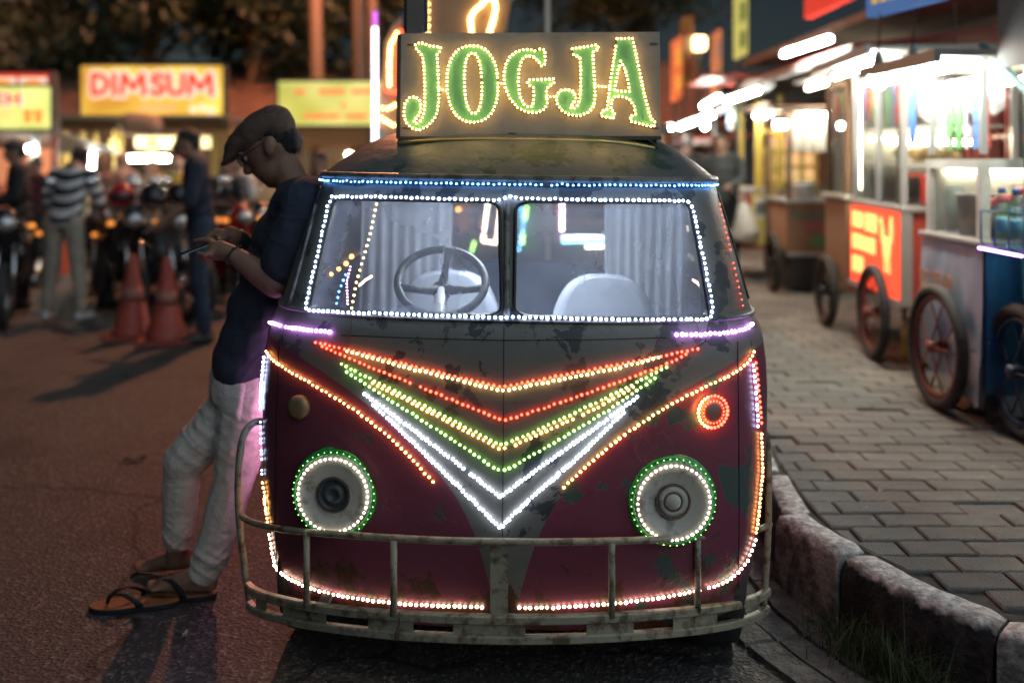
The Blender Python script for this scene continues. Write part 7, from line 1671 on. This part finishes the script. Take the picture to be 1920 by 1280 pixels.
# boards on the roofs and hanging banners
def slant_board(label, p, m, th=0.06, lines=None):
    o = thing('sign_board', label, 'sign', tuple(sum((Vector(q) for q in p), Vector()) / 4)); a = [Vector(q) for q in p]; n = (a[1] - a[0]).cross(a[3] - a[0]).normalized(); bk = [q + n * th for q in a]; g = MB(); g.add(a + bk, [(3, 2, 1, 0), (4, 5, 6, 7), (0, 1, 5, 4), (1, 2, 6, 5), (2, 3, 7, 6), (3, 0, 4, 7)]); g.build('panel', m, o, world=True, fix=True)
    if lines:
        for (u0, u1, v0, v1, cnt, lmt) in lines:
            g = MB()
            for k in range(cnt):
                x0 = u0 + (u1 - u0) * k / cnt; x1 = u0 + (u1 - u0) * (k + 0.75) / cnt
                def q(u, v): return a[0].lerp(a[1], u).lerp(a[3].lerp(a[2], u), v)
                for sgn_ in (-1,):
                    c4 = [q(x0, v0), q(x1, v0), q(x1, v1), q(x0, v1)]; f4 = [z - n * 0.006 for z in c4]; f5 = [z + n * (th + 0.006) for z in c4]
                    g.add(f4, [(0, 1, 2, 3)]); g.add(f5, [(0, 1, 2, 3)])
            g.build('lettering', lmt, o, world=True)
    return o
YLT = emit('letter_yellow', (0.70, 0.48, 0.06), 0.5); WHL = mat('letter_white', (0.6, 0.58, 0.52), 0.5)
slant_board('blue board with yellow lettering on the near cart roof, top right', [at(1755, 0, 4.6) + Vector((0, 0, -0.0)), at(1624, 34, 5.6), at(1624, 34, 5.6) + Vector((0, 0, 0.55)), at(1755, 0, 4.6) + Vector((0, 0, 0.45))], emit('board_blue_glow', (0.02, 0.11, 0.30), 0.7), lines=[(0.1, 0.92, 0.12, 0.5, 6, YLT)])  # blue glow stands in for lamplight falling on the board
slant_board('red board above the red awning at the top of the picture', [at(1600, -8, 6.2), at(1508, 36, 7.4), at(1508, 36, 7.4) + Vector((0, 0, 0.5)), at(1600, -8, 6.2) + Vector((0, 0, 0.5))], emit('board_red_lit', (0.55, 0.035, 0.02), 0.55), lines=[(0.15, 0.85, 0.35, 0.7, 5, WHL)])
def flag(label, x0, x1, y0, y1, d, m, m2):
    a = at(x0, y1, d); b = at(x1, y0, d); dy = 0.45
    o = slant_board(label, [a, Vector((b.x, d + dy, a.z + 0.1)), Vector((b.x, d + dy, b.z + 0.12)), Vector((a.x, d, b.z))], m, 0.04, [(0.2, 0.8, 0.15, 0.40, 2, m2), (0.2, 0.8, 0.55, 0.85, 2, m2)])
    g = MB(); g.tube([Vector((a.x + 0.06, d + 0.1, 0.0)), Vector((a.x + 0.06, d + 0.1, b.z + 0.1))], 0.02, 6); g.build('pole', DARK, o, world=True)
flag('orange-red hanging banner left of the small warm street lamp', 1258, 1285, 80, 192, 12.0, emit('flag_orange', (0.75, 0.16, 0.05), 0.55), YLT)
flag('dark yellow and orange banner beside the small warm street lamp', 1276, 1306, 38, 165, 13.0, mat('flag_ochre', (0.40, 0.18, 0.04), 0.6), REDP)
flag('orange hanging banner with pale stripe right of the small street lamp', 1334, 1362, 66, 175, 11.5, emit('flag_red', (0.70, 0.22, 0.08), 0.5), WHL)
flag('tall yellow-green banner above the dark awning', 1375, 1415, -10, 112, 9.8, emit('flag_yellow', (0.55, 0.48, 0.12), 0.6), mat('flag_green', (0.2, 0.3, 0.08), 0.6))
# small warm street lamp
o = thing('street_lamp', 'small warm lamp on a thin post among the hanging banners', 'street lamp', (at(1310, 82, 13.5).x, 13.5, 0)); z = at(1310, 82, 13.5).z
g = MB(); g.tube([(0, 0, 0), (0, 0, z - 0.1)], 0.03, 8); g.build('post', DARK, o); g = MB(); g.bbox(-0.09, 0.09, -0.09, 0.09, z - 0.09, z + 0.09, 0.03); g.build('lantern', emit('lamp_warm', (1.0, 0.62, 0.28), 7), o)
# people on the pavement
LEATH = cloth('leather', (0.055, 0.06, 0.06)); 
pw = person('woman in black jacket with long dark hair carrying a white bag', (at(1352, 500, 10.0).x, 10.0, PZ), R(-12), 1.46, LEATH, BLACKC, 'long', sleeve=1.0, arms={'L': ((0.24, -0.05, 1.14), (0.10, -0.24, 1.08)), 'R': ((-0.26, 0.02, 1.12), (-0.22, -0.10, 0.90))}, skinm=mat('skin_mid', (0.36, 0.22, 0.15), 0.5))
o = thing('carrier_bag', 'white plastic carrier bag held by the woman in a black jacket', 'bag', (at(1398, 455, 9.8).x, 9.8, 0.62)); g = MB(); g.capsule((0, 0, 0.10), (-0.02, 0, 0.32), 0.13, 0.07); g.ball((0, 0, 0.08), (0.15, 0.09, 0.10)); skin(g, 'sack', mat('bag_white', (0.62, 0.58, 0.50), 0.5), o, 0.016, 2, lambda co: 0.012 * noise.noise(co * 14)); g = MB(); g.tube([(-0.05, 0, 0.36), (-0.07, 0, 0.46), (-0.02, 0, 0.46), (0, 0, 0.36)], 0.01, 5); g.build('handle', MATS['bag_white'], o)
person('man with grey hair standing behind the woman in a black jacket', (at(1290, 500, 12.6).x, 12.6, PZ), R(150), 1.50, DKGREY, DKGREY, 'grey')
person('vendor in red shirt standing behind the far carts', (3.35, 10.6, PZ), R(60), 1.55, cloth('redshirt', (0.3, 0.05, 0.05)), DKGREY, 'short')
# back row: shop fronts behind the carts
sf = thing('shop_front', 'red framed shop fronts with lit shelves behind the food carts', 'building', (4.2, 9, PZ))
WALLD = mat('shop_wall', (0.16, 0.13, 0.11), 0.85, col2=(0.11, 0.09, 0.08), nscale=2)
lb(sf, 'wall', WALLD, 0.5, 0.6, -5.5, 6.5, 0, 2.6)
for k in range(9):
    y = -5.2 + k * 1.25; lb(sf, 'post', REDP, 0.10, 0.16, y, y + 0.06, 0, 2.4)
for z in (0.85, 1.35, 1.9): lb(sf, 'rail', REDP, 0.11, 0.15, -5.14, 5.0, z, z + 0.05)
for k in range(8):
    y = -5.0 + k * 1.25; r_ = random.Random(k); lb(sf, 'shelf_panel', mat('shelf_%d' % (k % 4), [(0.35, 0.08, 0.06), (0.4, 0.3, 0.12), (0.10, 0.14, 0.12), (0.3, 0.26, 0.2)][k % 4], 0.7), 0.30, 0.34, y, y + 1.05, 0.3, 1.85)
    if k % 2 == 0: lamp_tube(sf, (0.2, y + 0.1, 2.05), (0.2, y + 0.95, 2.05), TUBEW)
lb(sf, 'roof', WALLD, -0.6, 0.7, -5.6, 6.6, 2.62, 2.7)
bl2 = thing('building', 'dark far building closing the end of the pavement', 'building', (2.5, 19, 0)); lb(bl2, 'wall', WALLD, -3.2, 6, 0, 0.4, 0, 2.7); lb(bl2, 'roof', DARK, -3.4, 6.2, -0.6, 0.8, 2.7, 2.85)
for k in range(3): lb(bl2, 'window', emit('window_warm', (1.0, 0.6, 0.25), 0.5), -2.4 + k * 2.4, -1.4 + k * 2.4, -0.03, -0.005, 1.0, 2.0)

# ---- goods hanging from and standing on the carts (fixed racks are parts; loose goods are things)
SACH = [mat('sachet_%d' % k, c, 0.4) for k, c in enumerate([(0.5, 0.08, 0.06), (0.55, 0.42, 0.08), (0.12, 0.35, 0.12), (0.5, 0.5, 0.5), (0.1, 0.2, 0.45)])]
def sachets(parent, x, y0, y1, z, n, rows_=5, seed=0):
    r_ = random.Random(seed)
    for k in range(n):
        y = y0 + (y1 - y0) * (k + 0.5) / n; g = MB()
        for q in range(rows_): g.box((x + r_.uniform(-0.006, 0.006), y, z - 0.035 - q * 0.062), (0.008, 0.055, 0.058), Matrix.Rotation(r_.uniform(-0.25, 0.25), 3, 'Z'))
        o = g.build('sachet_strip', SACH[r_.randrange(5)], parent); o['kind'] = 'stuff'
sachets(cb, 0.05, 0.05, 0.60, 1.50, 6, 4, 1); sachets(cc, 0.02, 0.06, 0.46, 1.70, 4, 5, 2); sachets(cc, 0.02, 0.58, 0.98, 1.70, 4, 4, 3); sachets(cdx, 0.03, 0.08, 0.5, 1.66, 4, 5, 4); sachets(cf, 0.10, 0.1, 0.8, 1.75, 5, 4, 6)
def cupstack(label, loc, m, h=0.22):
    o = thing('cup_stack', label, 'cups', loc); g = MB()
    pr = [(0.033, 0.0)]
    for q in range(int(h / 0.012)): pr += [(0.042, 0.02 + q * 0.012), (0.045, 0.023 + q * 0.012), (0.042, 0.026 + q * 0.012)]
    g.lathe(pr, 16); g.build('cups', m, o); g = MB(); g.tube([(0.046 * math.cos(a), 0.046 * math.sin(a), pr[-1][1]) for a in [2 * math.pi * k / 16 for k in range(16)]], 0.003, 5, closed=True); g.build('top_rim', m, o)
cupstack('stack of clear plastic cups at the far end of the ES TELER counter', onb(0.10, 0.52, 0.836), PET); cupstack('stack of red paper cups on the near end of the red cart counter', onc(0.12, 0.0, 0.937), RL, 0.16); cupstack('stack of white paper cups beside the pale blue tub', onc(0.45, 0.0, 0.937), FW, 0.2)
def ond(x, y, z): return tuple(XF[cdx.name] @ Vector((x, y, z)))
def one(x, y, z): return tuple(XF[ce.name] @ Vector((x, y, z)))
def pot(label, loc, r, m):
    o = thing('cooking_pot', label, 'pot', loc); g = MB(); g.lathe([(r * 0.9, 0), (r, 0.02), (r, r * 1.2), (r * 1.05, r * 1.22), (r * 0.98, r * 1.24), (r * 0.6, r * 1.4), (0.02, r * 1.45)], 24); g.build('shell', m, o, fix=True); g = MB(); g.lathe([(0.014, r * 1.45), (0.02, r * 1.55), (0.001, r * 1.56)], 10); g.build('knob', DARK, o)
    for s in (-1, 1):
        g = MB(); g.tube([(s * r, -0.03, r), (s * (r + 0.04), 0, r), (s * r, 0.03, r)], 0.006, 5); g.build('handle', DARK, o)
pot('steel pot on the tan cart counter', ond(0.25, 0.25, 0.952), 0.13, ALU); pot('steel pot at the near end of the brown cart counter', one(0.18, 0.15, 0.832), 0.11, ALU); pot('dark green tin at the right of the brown cart counter', one(0.45, 0.15, 0.832), 0.08, mat('tin_green', (0.06, 0.14, 0.10), 0.5))
for k, (x, y) in enumerate(((0.34, 0.30), (0.44, 0.30), (0.34, 0.42), (0.44, 0.42))):
    o = thing('syrup_bottle', ['red', 'yellow', 'green', 'amber'][k] + ' syrup bottle inside the ES TELER display case', 'bottle', onb(x, y, 0.836), 0, 'syrup bottles in the display case'); g = MB(); g.lathe([(0.032, 0), (0.034, 0.01), (0.034, 0.13), (0.014, 0.18), (0.013, 0.22)], 16); g.build('shell', mat('syrup_%d' % k, [(0.5, 0.04, 0.04), (0.55, 0.4, 0.06), (0.1, 0.35, 0.08), (0.5, 0.2, 0.04)][k], 0.2), o); g = MB(); g.lathe([(0.016, 0.22), (0.016, 0.245), (0.001, 0.246)], 12); g.build('cap', WHITEP, o, fix=True)
